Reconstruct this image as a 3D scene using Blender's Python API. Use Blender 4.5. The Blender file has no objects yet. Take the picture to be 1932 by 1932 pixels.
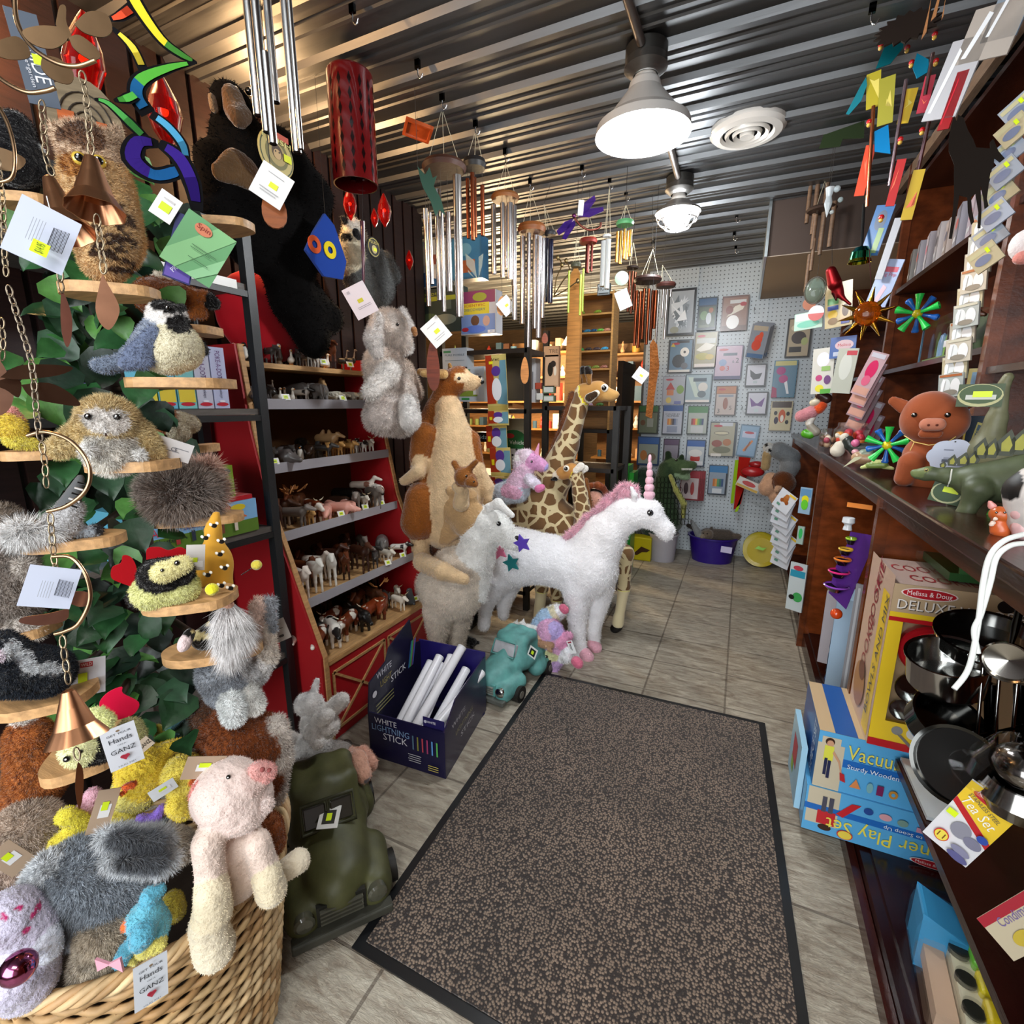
import bpy, math, random
import numpy as np
from mathutils import Vector, Matrix, Euler
random.seed(7); RNG = np.random.default_rng(7)
SC = bpy.context.scene; COL = SC.collection
# ---------------------------------------------------------------- camera
F_PX = 925.4; YAW = math.radians(24.77); PITCH = math.radians(12.34)
CAM = np.array([0.0, 0.0, 1.5])
_cy, _sy, _cp, _sp = math.cos(YAW), math.sin(YAW), math.cos(PITCH), math.sin(PITCH)
FW = np.array([-_sy*_cp, _cy*_cp, -_sp]); RT = np.array([_cy, _sy, 0.0]); UP = np.cross(RT, FW)
cam_d = bpy.data.cameras.new('camera'); cam = bpy.data.objects.new('camera', cam_d); COL.objects.link(cam)
cam_d.sensor_width = 36; cam_d.lens = F_PX/1932*36; cam_d.clip_start = 0.02
cam.matrix_world = Matrix(((RT[0], UP[0], -FW[0], CAM[0]), (RT[1], UP[1], -FW[1], CAM[1]), (RT[2], UP[2], -FW[2], CAM[2]), (0, 0, 0, 1)))
SC.camera = cam
# ---------------------------------------------------------------- world, large lights, exposure
w = bpy.data.worlds.new('world'); SC.world = w; w.use_nodes = True
w.node_tree.nodes['Background'].inputs[0].default_value = (0.75, 0.86, 1.0, 1)
w.node_tree.nodes['Background'].inputs[1].default_value = 0.35
def area(name, loc, target, size, power, color, sy=None):
    l = bpy.data.lights.new(name, 'AREA'); l.energy = power; l.color = color; l.size = size
    if sy: l.shape = 'RECTANGLE'; l.size_y = sy
    o = bpy.data.objects.new(name, l); COL.objects.link(o); o.location = loc
    o.rotation_euler = (Vector(target)-Vector(loc)).to_track_quat('-Z', 'Y').to_euler(); return o
def point(name, loc, power, color, r=0.05):
    l = bpy.data.lights.new(name, 'POINT'); l.energy = power; l.color = color; l.shadow_soft_size = r
    o = bpy.data.objects.new(name, l); COL.objects.link(o); o.location = loc; return o
area('window_daylight', (-0.3, -2.2, 1.7), (-0.5, 2.0, 1.0), 3.4, 110, (0.93, 0.97, 1.0), 2.0)
area('shop_fluorescent', (0.2, -0.9, 2.7), (0.1, -0.6, 0.0), 1.2, 30, (1.0, 0.97, 0.92), 0.5)  # area light overhead behind the camera, without a modelled fixture
SC.view_settings.view_transform = 'Standard'; SC.view_settings.look = 'None'
SC.view_settings.exposure = 0.5; SC.view_settings.gamma = 1.0; SC.view_settings.use_curve_mapping = False
# ---------------------------------------------------------------- pixel <-> world
def ray(x, y): return ((x-966)*RT-(y-966)*UP+F_PX*FW)/F_PX
def onD(x, y, D): return CAM+ray(x, y)*D
def onX(x, y, X): d = ray(x, y); return CAM+d*(X/d[0])
def onY(x, y, Y): d = ray(x, y); return CAM+d*(Y/d[1])
def onZ(x, y, Z): d = ray(x, y); return CAM+d*((Z-1.5)/d[2])
def depth(P): return float((np.asarray(P)-CAM) @ FW)
Z3 = np.array([0, 0, 1.0])
class Pl:                       # a vertical plane; t = along it (image right), n = towards the camera
    def __init__(s, p, n):
        s.p = np.array(p, float); s.n = np.array([n[0], n[1], 0.0]); s.n /= np.linalg.norm(s.n); s.t = np.cross(Z3, s.n)
    def pt(s, x, y, off=0.0):
        d = ray(x, y); q = s.p+s.n*off; return CAM+d*(((q-CAM) @ s.n)/(d @ s.n))
    def sc(s, x, y, off=0.0): return depth(s.pt(x, y, off))/F_PX
def PX(c): return Pl((c, 0, 0), (-1 if c > 0 else 1, 0))
def PY(c): return Pl((0, c, 0), (0, -1))
def PD(x, y, D, turn=0):         # plane through a point, facing the camera horizontally, optionally turned
    p = onD(x, y, D); n = CAM-p; n = n[:2]/np.linalg.norm(n[:2]); a = math.radians(turn)
    return Pl(p, (n[0]*math.cos(a)-n[1]*math.sin(a), n[0]*math.sin(a)+n[1]*math.cos(a)))
def PA(p, ang):                  # plane through p whose tangent has the heading ang (0 = +X)
    a = math.radians(ang); t = (math.cos(a), math.sin(a)); return Pl(p, (t[1], -t[0]))
# ---------------------------------------------------------------- colour
_lin = {}
def lin(c):
    if isinstance(c, str):
        if c not in _lin:
            v = [int(c[i:i+2], 16)/255 for i in (0, 2, 4)]
            _lin[c] = tuple(x/12.92 if x <= .04045 else ((x+.055)/1.055)**2.4 for x in v)
        return _lin[c]
    return c
# ---------------------------------------------------------------- materials (colour comes from the mesh's own colours)
MATS = {}
def mat(name, rough=.5, metal=0, spec=.5, sheen=0, bump=0, bscale=60, var=0, vscale=8, trans=0, coat=0, sss=0, emit=0, stretch=None, detail=3, dist=.01, alpha=1, aniso=0):
    if name in MATS: return MATS[name]
    m = bpy.data.materials.new(name); m.use_nodes = True; nt = m.node_tree; N = nt.nodes; L = nt.links
    b = N['Principled BSDF']; a = N.new('ShaderNodeAttribute'); a.attribute_name = 'Col'
    tc = N.new('ShaderNodeTexCoord'); mp = N.new('ShaderNodeMapping'); L.new(tc.outputs['Object'], mp.inputs[0])
    if stretch: mp.inputs['Scale'].default_value = stretch
    out = a.outputs['Color']
    if var:
        n = N.new('ShaderNodeTexNoise'); n.inputs['Scale'].default_value = vscale; n.inputs['Detail'].default_value = 4; L.new(mp.outputs[0], n.inputs['Vector'])
        r = N.new('ShaderNodeMapRange'); r.inputs[1].default_value = .3; r.inputs[2].default_value = .7; r.inputs[3].default_value = 1-var; r.inputs[4].default_value = 1+var*.5
        L.new(n.outputs[0], r.inputs[0]); v = N.new('ShaderNodeVectorMath'); v.operation = 'SCALE'; L.new(out, v.inputs[0]); L.new(r.outputs[0], v.inputs['Scale']); out = v.outputs[0]
    L.new(out, b.inputs['Base Color'])
    b.inputs['Roughness'].default_value = rough; b.inputs['Metallic'].default_value = metal; b.inputs['Specular IOR Level'].default_value = spec
    if sheen: b.inputs['Sheen Weight'].default_value = sheen; b.inputs['Sheen Roughness'].default_value = .4
    if coat: b.inputs['Coat Weight'].default_value = coat; b.inputs['Coat Roughness'].default_value = .08
    if trans: b.inputs['Transmission Weight'].default_value = trans; b.inputs['IOR'].default_value = 1.2
    if alpha < 1: b.inputs['Alpha'].default_value = alpha
    if emit: L.new(a.outputs['Color'], b.inputs['Emission Color']); b.inputs['Emission Strength'].default_value = emit
    if bump:
        n = N.new('ShaderNodeTexNoise'); n.inputs['Scale'].default_value = bscale; n.inputs['Detail'].default_value = detail; L.new(mp.outputs[0], n.inputs['Vector'])
        q = N.new('ShaderNodeBump'); q.inputs['Strength'].default_value = bump; q.inputs['Distance'].default_value = dist; L.new(n.outputs[0], q.inputs['Height']); L.new(q.outputs[0], b.inputs['Normal'])
    MATS[name] = m; return m
def M_(k): return MATS[k]
mat('paper', .5); mat('print', .28, spec=.5); mat('plastic', .3); mat('gloss', .12, coat=.5); mat('matte', .85, spec=.2); mat('flock', .95, spec=.15, sheen=.3, bump=.15, bscale=500, dist=.002)
mat('plush', .95, spec=.1, sheen=.5, bump=.9, bscale=95, var=.16, vscale=26, dist=.008)
mat('blackplush', .95, spec=.08, sheen=.03, bump=.5, bscale=50, dist=.01)
mat('plushsoft', .95, spec=.1, sheen=.4, bump=.6, bscale=60, var=.1, vscale=12, dist=.012)
mat('fur', .8, spec=.25, sheen=.3, bump=1, bscale=70, var=.3, vscale=30, dist=.012)
mat('chrome', .12, metal=1); mat('steel', .28, metal=1, bump=.05, bscale=30); mat('copper', .32, metal=1, var=.2, vscale=30); mat('pipe', .24, metal=1); mat('satin', .4, metal=.9)
mat('wood', .5, spec=.35, var=.3, vscale=9, stretch=(1, 1, 12), bump=.1, bscale=40)
mat('woodx', .5, spec=.35, var=.3, vscale=9, stretch=(1.5, 12, 12), bump=.08, bscale=40)
mat('woody', .5, spec=.35, var=.3, vscale=9, stretch=(12, 1.5, 12), bump=.08, bscale=40)
mat('varnish', .22, spec=.5, var=.5, vscale=4, stretch=(3, 1, 5), bump=.05, bscale=30)
mat('blackmetal', .45, spec=.5, bump=.05, bscale=300); mat('clear', .04, trans=1, alpha=.35); mat('tint', .08, trans=.75, coat=.3); mat('glow', .3, emit=3.0)
mat('lens', .05, trans=.6, coat=.6); mat('leaf', .45, spec=.4, var=.35, vscale=40, bump=.3, bscale=60, dist=.003)
mat('wicker', .55, spec=.3, var=.35, vscale=25, bump=.3, bscale=90, dist=.002)
mat('resin', .5, spec=.4, var=.35, vscale=14, bump=.3, bscale=25, dist=.004); mat('cloth', .9, spec=.1, sheen=.2, bump=.15, bscale=300, dist=.001); mat('film', .1, trans=1, alpha=.22)
# ---------------------------------------------------------------- objects, names, labels
def tag(o, label=None, cat=None, group=None, kind=None):
    if label: o['label'] = label
    if cat: o['category'] = cat
    if group: o['group'] = group
    if kind: o['kind'] = kind
    return o
class M:                         # collects coloured shapes into ONE mesh
    def __init__(s): s.v = []; s.f = []; s.c = []; s.s = []; s.nv = 0
    def add(s, V, Fs, col, smooth=False):
        V = np.asarray(V, float).reshape(-1, 3); s.v.append(V); o = s.nv; s.nv += len(V); c = lin(col)
        for f in Fs: s.f.append(tuple(i+o for i in f)); s.c.append(c); s.s.append(smooth)
        return s
    def box(s, c, d, col, R=None, tap=1.0):
        x, y, z = [q/2 for q in d]; V = np.array([(a*x*(tap if k > 0 else 1), b*y*(tap if k > 0 else 1), k*z) for k in (-1, 1) for b in (-1, 1) for a in (-1, 1)])
        if R is not None: V = V @ np.array(R).T
        return s.add(V+np.array(c), [(0, 2, 3, 1), (4, 5, 7, 6), (0, 1, 5, 4), (2, 6, 7, 3), (0, 4, 6, 2), (1, 3, 7, 5)], col)
    def bb(s, lo, hi, col): lo, hi = np.array(lo, float), np.array(hi, float); return s.box((lo+hi)/2, hi-lo, col)
    def tube(s, pts, r, col, n=8, cap=True, sx=1.0, ref=None):
        P = [np.array(p, float) for p in pts]; k = len(P); R = [r]*k if np.isscalar(r) else r; V = []; u = None
        for i, p in enumerate(P):
            t = P[min(i+1, k-1)]-P[max(i-1, 0)]; t = t/(np.linalg.norm(t)+1e-12)
            if u is None: a = ref if ref is not None else (Z3 if abs(t[2]) < .9 else np.array([1., 0, 0])); u = a-t*(a @ t)
            else: u = u-t*(u @ t)
            u = u/(np.linalg.norm(u)+1e-12); w_ = np.cross(t, u)
            for j in range(n): a = 2*math.pi*j/n; V.append(p+R[i]*(u*math.cos(a)*sx+w_*math.sin(a)))
        Fs = [(i*n+j, i*n+(j+1) % n, (i+1)*n+(j+1) % n, (i+1)*n+j) for i in range(k-1) for j in range(n)]
        s.add(V, Fs, col, True)
        if cap: s.add(V[:n], [tuple(range(n))[::-1]], col); s.add(V[-n:], [tuple(range(n))], col)
        return s
    def cyl(s, a, b, r, col, n=16, r2=None): return s.tube([a, b], [r, r if r2 is None else r2], col, n)
    def lathe(s, prof, c, col, n=24, ax=None, cols=None, wave=0, wn=6, open_=True):
        A = np.eye(3) if ax is None else basis(ax)     # columns: u, v, axis
        V = [];
        for i, (r, z) in enumerate(prof):
            for j in range(n):
                a = 2*math.pi*j/n; rr = r*(1+wave*math.cos(wn*a)*(i/(len(prof)-1))); V.append(np.array(c)+A @ np.array([rr*math.cos(a), rr*math.sin(a), z]))
        for i in range(len(prof)-1):
            Fs = [(j, (j+1) % n, n+(j+1) % n, n+j) for j in range(n)]
            s.add(V[i*n:(i+2)*n], Fs, cols[i] if cols else col, True)
        return s
    def ell(s, c, r, col, n=14, m=9, R=None):
        r = (r, r, r) if np.isscalar(r) else r; V = [(0, 0, -1)]
        for i in range(1, m):
            b = math.pi*i/m
            for j in range(n): a = 2*math.pi*j/n; V.append((math.sin(b)*math.cos(a), math.sin(b)*math.sin(a), -math.cos(b)))
        V.append((0, 0, 1)); V = np.array(V)*np.array(r)
        if R is not None: V = V @ np.array(R).T
        Fs = [(0, 1+(j+1) % n, 1+j) for j in range(n)]+[(1+i*n+j, 1+i*n+(j+1) % n, 1+(i+1)*n+(j+1) % n, 1+(i+1)*n+j) for i in range(m-2) for j in range(n)]
        e = 1+(m-2)*n; Fs += [(e+j, e+(j+1) % n, e+n) for j in range(n)]
        return s.add(V+np.array(c), Fs, col, True)
    def prism(s, poly, o, t, u, th, col, back=None):   # outline extruded by th along t x u
        o, t, u = map(lambda q: np.array(q, float), (o, t, u)); nn = np.cross(t, u); nn /= np.linalg.norm(nn); k = len(poly)
        A = [o+t*x+u*y for x, y in poly]; Bk = [p-nn*th for p in A]
        s.add(A, [tuple(range(k))], col); s.add(Bk, [tuple(range(k))[::-1]], back or col)
        return s.add(A+Bk, [(i, k+i, k+(i+1) % k, (i+1) % k) for i in range(k)], col)
    def obj(s, name, m='paper', parent=None, org=None, bev=0):
        V = np.concatenate(s.v) if s.v else np.zeros((0, 3))
        if parent is not None: org = np.array(parent.get('_o', (0, 0, 0)))
        elif org is None: org = np.array([(V[:, 0].min()+V[:, 0].max())/2, (V[:, 1].min()+V[:, 1].max())/2, V[:, 2].min()])
        V = V-np.array(org); me = bpy.data.meshes.new(name); me.from_pydata(V.tolist(), [], s.f)
        a = me.color_attributes.new('Col', 'FLOAT_COLOR', 'CORNER'); cnt = [len(f) for f in s.f]
        a.data.foreach_set('color', np.repeat(np.concatenate([np.array(s.c), np.ones((len(s.c), 1))], 1), cnt, axis=0).astype(np.float32).ravel())
        me.polygons.foreach_set('use_smooth', np.array(s.s, bool)); me.materials.append(MATS[m]); me.update()
        o = bpy.data.objects.new(name, me); COL.objects.link(o)
        if parent is not None: o.parent = parent
        else: o.location = org
        o['_o'] = tuple(float(q) for q in org)
        if bev: b = o.modifiers.new('bevel', 'BEVEL'); b.width = bev; b.segments = 2; b.limit_method = 'ANGLE'
        return o
def basis(ax):
    a = np.array(ax, float); a /= np.linalg.norm(a); h = np.array([1., 0, 0]) if abs(a[0]) < .8 else np.array([0, 1., 0])
    u = np.cross(h, a); u /= np.linalg.norm(u); return np.stack([u, np.cross(a, u), a], 1)
def empty(name, loc, label=None, cat=None, group=None):
    o = bpy.data.objects.new(name, None); COL.objects.link(o); o.location = loc; o.empty_display_size = .05; o['_o'] = tuple(float(q) for q in loc)
    return tag(o, label, cat, group)
def copy_tree(o, parent=None):
    c = o.copy(); COL.objects.link(c)
    if parent is not None: c.parent = parent; c.matrix_parent_inverse = o.matrix_parent_inverse
    for ch in [q for q in CH.get(o.name, [])]: copy_tree(ch, c)
    return c
CH = {}
def index_children():
    CH.clear()
    for o in bpy.data.objects:
        if o.parent: CH.setdefault(o.parent.name, []).append(o)
def spawn(proto, loc, rz=0, sc=1, label=None, group=None, rx=0, ry=0):
    if proto.name not in CH and any(q.parent == proto for q in bpy.data.objects[-40:]): index_children()
    used = proto.get('_used'); o = copy_tree(proto) if used else proto; proto['_used'] = 1
    o.location = [float(q) for q in loc]; o.rotation_euler = (rx, ry, rz); o.scale = (sc, sc, sc) if np.isscalar(sc) else sc
    if label: o['label'] = label
    if group: o['group'] = group
    return o
# ---------------------------------------------------------------- text and flat printed art
_txt = {}
def textmesh(t):
    if t not in _txt:
        cu = bpy.data.curves.new('t', 'FONT'); cu.body = t; cu.align_x = 'CENTER'; cu.align_y = 'CENTER'; cu.resolution_u = 2
        o = bpy.data.objects.new('t', cu); me = o.to_mesh(); V = np.zeros(len(me.vertices)*3); me.vertices.foreach_get('co', V)
        _txt[t] = (V.reshape(-1, 3).copy(), [tuple(p.vertices) for p in me.polygons]); o.to_mesh_clear(); bpy.data.objects.remove(o); bpy.data.curves.remove(cu)
    return _txt[t]
def art(m, o, t, u, W, H, items, e=.0006):
    # items in fractions of W,H from the lower-left corner; o is the lower-left corner of the face, t right, u up (unit); drawn on top of each other
    o, t, u = (np.array(q, float) for q in (o, t, u)); n = np.cross(t, u); lay = 0
    for it in items:
        lay += 1; k = it[0]; z = n*e*lay
        if k == 't':
            V, Fs = textmesh(it[1]); x, y, sz, c = it[2:6]; wmax = it[6] if len(it) > 6 else None; rot = math.radians(it[7]) if len(it) > 7 else 0
            if not len(V): continue
            w_ = np.ptp(V[:, 0]); sx = sy = sz*H
            if wmax: sx = wmax*W/w_
            X = V[:, 0]*sx; Y = V[:, 1]*sy; X, Y = X*math.cos(rot)-Y*math.sin(rot), X*math.sin(rot)+Y*math.cos(rot)
            m.add(o+z+t*(x*W+X)[:, None]+u*(y*H+Y)[:, None], Fs, c); continue
        if k == 'r': x, y, w_, h, c = it[1:6]; P = [(x-w_/2, y-h/2), (x+w_/2, y-h/2), (x+w_/2, y+h/2), (x-w_/2, y+h/2)]
        elif k == 'e': x, y, w_, h, c = it[1:6]; P = [(x+w_*math.cos(a*math.pi/10), y+h*math.sin(a*math.pi/10)) for a in range(20)]
        else: P, c = it[1], it[2]
        m.add([o+z+t*(p[0]*W)+u*(p[1]*H) for p in P], [tuple(range(len(P)))], c)
    return m
def card(name, c, t, u, W, H, T, col, items=(), mat_='print', parent=None, label=None, cat=None, group=None, hole=True, side=None):
    # a carton or card: c = centre of the front face, t/u unit right/up vectors, thickness T backwards
    c, t, u = (np.array(q, float) for q in (c, t, u)); t = t/np.linalg.norm(t); u = u/np.linalg.norm(u); n = np.cross(t, u); m = M()
    m.box(c-n*T/2, (W, H, T), side or col, np.stack([t, u, n], 1)); o = c-t*W/2-u*H/2
    art(m, o, t, u, W, H, [('r', .5, .5, 1, 1, col)]+list(items)); ob = m.obj(name, mat_, parent)
    return tag(ob, label, cat, group) if parent is None else ob
def cardpx(name, pl, x, y, w_, h, T, col, items=(), roll=0, **k):  # the same from the pixel box it fills on a plane
    c = pl.pt(x, y); W = np.linalg.norm(pl.pt(x+w_/2, y)-pl.pt(x-w_/2, y)); H = abs(pl.pt(x, y+h/2)[2]-pl.pt(x, y-h/2)[2]); a = math.radians(roll)
    return card(name, c, pl.t*math.cos(a)+Z3*math.sin(a), Z3*math.cos(a)-pl.t*math.sin(a), W, H, T, col, items, **k)
def quadcard(name, P, T, col, items=(), mat_='print', **k):        # P = lower-left, lower-right, upper-left world points
    a, b, c = (np.array(q, float) for q in P); t = b-a; W = np.linalg.norm(t); t /= W; u = c-a; u = u-t*(u @ t); H = np.linalg.norm(u); u /= H
    return card(name, a+t*W/2+u*H/2, t, u, W, H, T, col, items, mat_, **k)
# ---------------------------------------------------------------- soft bodies from an implicit surface
def surf(fn, lo, hi, h):
    lo = np.array(lo)-2*h; hi = np.array(hi)+2*h; n = np.ceil((hi-lo)/h).astype(int)+1
    g = [lo[i]+np.arange(n[i])*h for i in range(3)]; P = np.stack(np.meshgrid(*g, indexing='ij'), -1)
    Fv = fn(P.reshape(-1, 3)).reshape(n); S = Fv < 0
    sl = [slice(0, -1), slice(1, None)]; cnt = np.zeros(n-1); acc = np.zeros(tuple(n-1)+(3,)); C = [(a, b, c) for a in (0, 1) for b in (0, 1) for c in (0, 1)]
    for a in C:
        for ax in range(3):
            if a[ax]: continue
            b = list(a); b[ax] = 1; fa = Fv[sl[a[0]], sl[a[1]], sl[a[2]]]; fb = Fv[sl[b[0]], sl[b[1]], sl[b[2]]]; msk = (fa < 0) != (fb < 0)
            tt = np.where(msk, fa/np.where(msk, fa-fb, 1), 0); cnt += msk
            for d in range(3): acc[..., d] += np.where(msk, a[d]+(tt if d == ax else 0), 0)
    idx = np.argwhere(cnt > 0); iv = -np.ones(n-1, int); iv[cnt > 0] = np.arange(len(idx))
    V = lo+(idx+acc[cnt > 0]/cnt[cnt > 0][:, None])*h; Q = []
    for ax in range(3):
        s0 = [slice(None)]*3; s1 = [slice(None)]*3; s0[ax] = slice(0, -1); s1[ax] = slice(1, None); d = S[tuple(s0)] != S[tuple(s1)]
        e = np.argwhere(d); o1, o2 = [q for q in range(3) if q != ax]
        e = e[(e[:, o1] > 0) & (e[:, o2] > 0) & (e[:, o1] < n[o1]-1) & (e[:, o2] < n[o2]-1)]
        if not len(e): continue
        ins = S[e[:, 0], e[:, 1], e[:, 2]]
        def cell(da, db): q = e.copy(); q[:, o1] += da; q[:, o2] += db; return iv[q[:, 0], q[:, 1], q[:, 2]]
        q = np.stack([cell(-1, -1), cell(0, -1), cell(0, 0), cell(-1, 0)], 1)
        flip = ins if ax != 1 else ~ins; q[~flip] = q[~flip][:, ::-1]; Q.append(q)
    return V, np.concatenate(Q)
def cone_d(P, a, b, ra, rb):     # rounded cone between a and b
    ab = b-a; L = ab @ ab; t = np.clip(((P-a) @ ab)/max(L, 1e-9), 0, 1) if L > 1e-9 else np.zeros(len(P))
    return np.linalg.norm(P-a-t[:, None]*ab, axis=1)-(ra+(rb-ra)*t)
def soft(name, prims, h, k=.02, mat_='plush', parent=None, wob=0, furn=0, furl=.01, org=None, fur_droop=.3, furw=None):
    furw = furw or h*.1
    # prims: dict(a,b,ra,rb,col,paint,flat,n) in world metres
    G = [p for p in prims if not p.get('paint')]; lo = np.min([np.minimum(p['a']-p['ra'], p['b']-p['rb']) for p in G], 0); hi = np.max([np.maximum(p['a']+p['ra'], p['b']+p['rb']) for p in G], 0)
    def d1(p, P):
        f = p.get('flat', 1)
        if f != 1: n = p['n']; q = P-p['a']; P = P+(q @ n)[:, None]*n*(1/f-1)
        b = p['b']; return cone_d(P, p['a'], b, p['ra'], p['rb'])*(min(f, 1))
    def fn(P):
        D = None
        for p in G:
            d = d1(p, P); kk = p.get('k', k)
            if D is None: D = d
            else: hh = np.clip(.5+.5*(D-d)/kk, 0, 1); D = D*(1-hh)+d*hh-kk*hh*(1-hh)
        if wob: D = D+wob*np.sin(P[:, 0]*31+3*np.sin(P[:, 2]*23))*np.sin(P[:, 1]*29+1)*np.sin(P[:, 2]*27+2*np.sin(P[:, 0]*17))
        return D
    n = np.ceil((hi-lo)/h)+4
    while np.prod(n) > 420000: h *= 1.12; n = np.ceil((hi-lo)/h)+4
    V, Q = surf(fn, lo, hi, h)
    best = np.full(len(V), 1e9); C = np.zeros((len(V), 3)); jit = h*.6*np.sin(V[:, 0]*400)*np.sin(V[:, 1]*430)*np.sin(V[:, 2]*410)
    for p in G:
        d = d1(p, V); s_ = d < best; best[s_] = d[s_]; C[s_] = lin(p['col'])
    for p in prims:
        if p.get('paint') and not p.get('proj'): s_ = d1(p, V)+jit < 0; C[s_] = lin(p['col'])
        elif p.get('paint'):      # a patch of colour on the front of the body
            n = p['n']; e = (V-p['a']) @ n; s_ = (cone_d(V-e[:, None]*n, p['a'], p['b']-((p['b']-p['a']) @ n)*n, p['ra'], p['rb'])+jit < 0) & (e > -.02-p['off']); C[s_] = lin(p['col'])
    Fs = Q.tolist(); vc = np.concatenate([C, np.ones((len(V), 1))], 1)
    nb = len(V)
    if furn:
        P0, P1, P2 = V[Q[:, 0]], V[Q[:, 1]], V[Q[:, 2]]; nn = np.cross(P1-P0, V[Q[:, 3]]-P0); nn = nn/(np.linalg.norm(nn, axis=1, keepdims=True)+1e-12)
        ii = RNG.integers(0, len(Q), furn); uv = RNG.random((furn, 2)); base = P0[ii]+(P1-P0)[ii]*uv[:, :1]+(V[Q[:, 3]]-P0)[ii]*uv[:, 1:]
        dr = nn[ii]+RNG.normal(0, .36, (furn, 3))+np.array([0, 0, -fur_droop]); dr /= np.linalg.norm(dr, axis=1, keepdims=True)
        sd = np.cross(dr, RNG.normal(0, 1, (furn, 3))); sd /= np.linalg.norm(sd, axis=1, keepdims=True); ll = furl*(.6+.7*RNG.random((furn, 1)))
        T = np.stack([base-nn[ii]*furw-sd*furw, base-nn[ii]*furw+sd*furw, base+dr*ll], 1).reshape(-1, 3); o = len(V)
        V = np.concatenate([V, T]); br = (.98+.42*RNG.random((furn, 1))); cc = np.repeat(np.clip(C[Q[ii, 0]]*br, 0, 1), 3, 0)
        vc = np.concatenate([vc, np.concatenate([cc, np.ones((len(cc), 1))], 1)]); Fs += [(o+3*i, o+3*i+1, o+3*i+2) for i in range(furn)]
    if parent is not None: org = np.array(parent['_o'])
    elif org is None: org = np.array([(lo[0]+hi[0])/2, (lo[1]+hi[1])/2, lo[2]])
    me = bpy.data.meshes.new(name); me.from_pydata((V-org).tolist(), [], Fs)
    at = me.color_attributes.new('Col', 'FLOAT_COLOR', 'POINT'); at.data.foreach_set('color', vc.astype(np.float32).ravel())
    me.polygons.foreach_set('use_smooth', np.ones(len(Fs), bool)); me.materials.append(MATS[mat_]); me.update()
    o = bpy.data.objects.new(name, me); COL.objects.link(o); o['_o'] = tuple(float(q) for q in org); o['_nb'] = nb
    if parent is not None: o.parent = parent
    else: o.location = org
    return o
class Sk:                        # sketches prims on a plane in pixel units
    def __init__(s, pl): s.pl = pl; s.P = []; s.col = 'ffffff'
    def c(s, x, y, r, x2=None, y2=None, r2=None, o=0, o2=None, col=None, f=1, paint=False, k=None):
        if col: s.col = col if not paint else s.col
        a = s.pl.pt(x, y, o); b = a.copy() if x2 is None else s.pl.pt(x2, y2, o if o2 is None else o2)
        p = dict(a=a, b=b, ra=r*depth(a)/F_PX, rb=(r if r2 is None else r2)*depth(b)/F_PX, col=col or s.col, paint=paint, proj=paint, off=o, flat=f, n=s.pl.n)
        if k: p['k'] = k
        s.P.append(p); return s
    def make(s, name, label=None, cat=None, h=.01, parent=None, group=None, **k):
        o = soft(name, s.P, h, parent=parent, **k); return tag(o, label, cat, group) if parent is None else o
def hang(o, z=None):
    V = np.zeros(len(o.data.vertices)*3); o.data.vertices.foreach_get('co', V); V = V.reshape(-1, 3); p = V[V[:, 2].argmax()]+np.array(o['_o']); M().tube([p-Z3*.004, (p[0], p[1], 2.77)], .0009, '3a3632', 4).obj('string', 'matte', o); return o
def eye(par, pl, x, y, off, r, col='0a0806', ring=None, name='eye'):
    c = pl.pt(x, y, off)
    if par.get('_nb'):           # seat it on the body's surface
        V = np.zeros(len(par.data.vertices)*3); par.data.vertices.foreach_get('co', V); V = V.reshape(-1, 3)[:par['_nb']]+np.array(par['_o']); d = ray(x, y); d = d/np.linalg.norm(d); tt = (V-CAM) @ d; pe = np.linalg.norm(V-CAM-tt[:, None]*d, axis=1); k = pe < max(r*1.6, .006)
        if k.any(): c = CAM+d*(tt[k].min()+r*.1)
    m = M(); R = np.stack([pl.t, Z3, pl.n], 1)
    if ring: m.ell(c-pl.n*r*.3, (r*1.5, r*1.5, r*.8), ring, R=R)
    m.ell(c, (r, r, r), col, R=R); m.ell(c+pl.n*r*.75+Z3*r*.35-pl.t*r*.2, r*.28, 'ffffff', n=8, m=6); return m.obj(name, 'gloss', par)
def sticker(x, y, w_=.22, h=.14): return ('r', x, y, w_, h, 'd8f020')
def hangtag(par, pl, x, y, w_, h, off=0, roll=0, col='eef0f2', items=(), string=None, name='price_tag', T=.0008):
    c = pl.pt(x, y, off); s_ = pl.sc(x, y, off); a = math.radians(roll); t = pl.t*math.cos(a)+Z3*math.sin(a); u = Z3*math.cos(a)-pl.t*math.sin(a)
    o = card(name, c, t, u, w_*s_, h*s_, T, col, items, 'paper', parent=par)
    if string: M().tube([c+u*h*s_*.42, pl.pt(string[0], string[1], off)], .0006, 'd8d8d8', 5).obj('string', 'paper', par)
    return o
def smooth(P, n=6):
    P = [np.array(p, float) for p in P]; out = []
    for i in range(len(P)-1):
        p0, p1, p2, p3 = P[max(i-1, 0)], P[i], P[i+1], P[min(i+2, len(P)-1)]
        for j in range(n): t = j/n; out.append(.5*((2*p1)+(-p0+p2)*t+(2*p0-5*p1+4*p2-p3)*t*t+(-p0+3*p1-3*p2+p3)*t**3))
    return out+[P[-1]]
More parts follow.
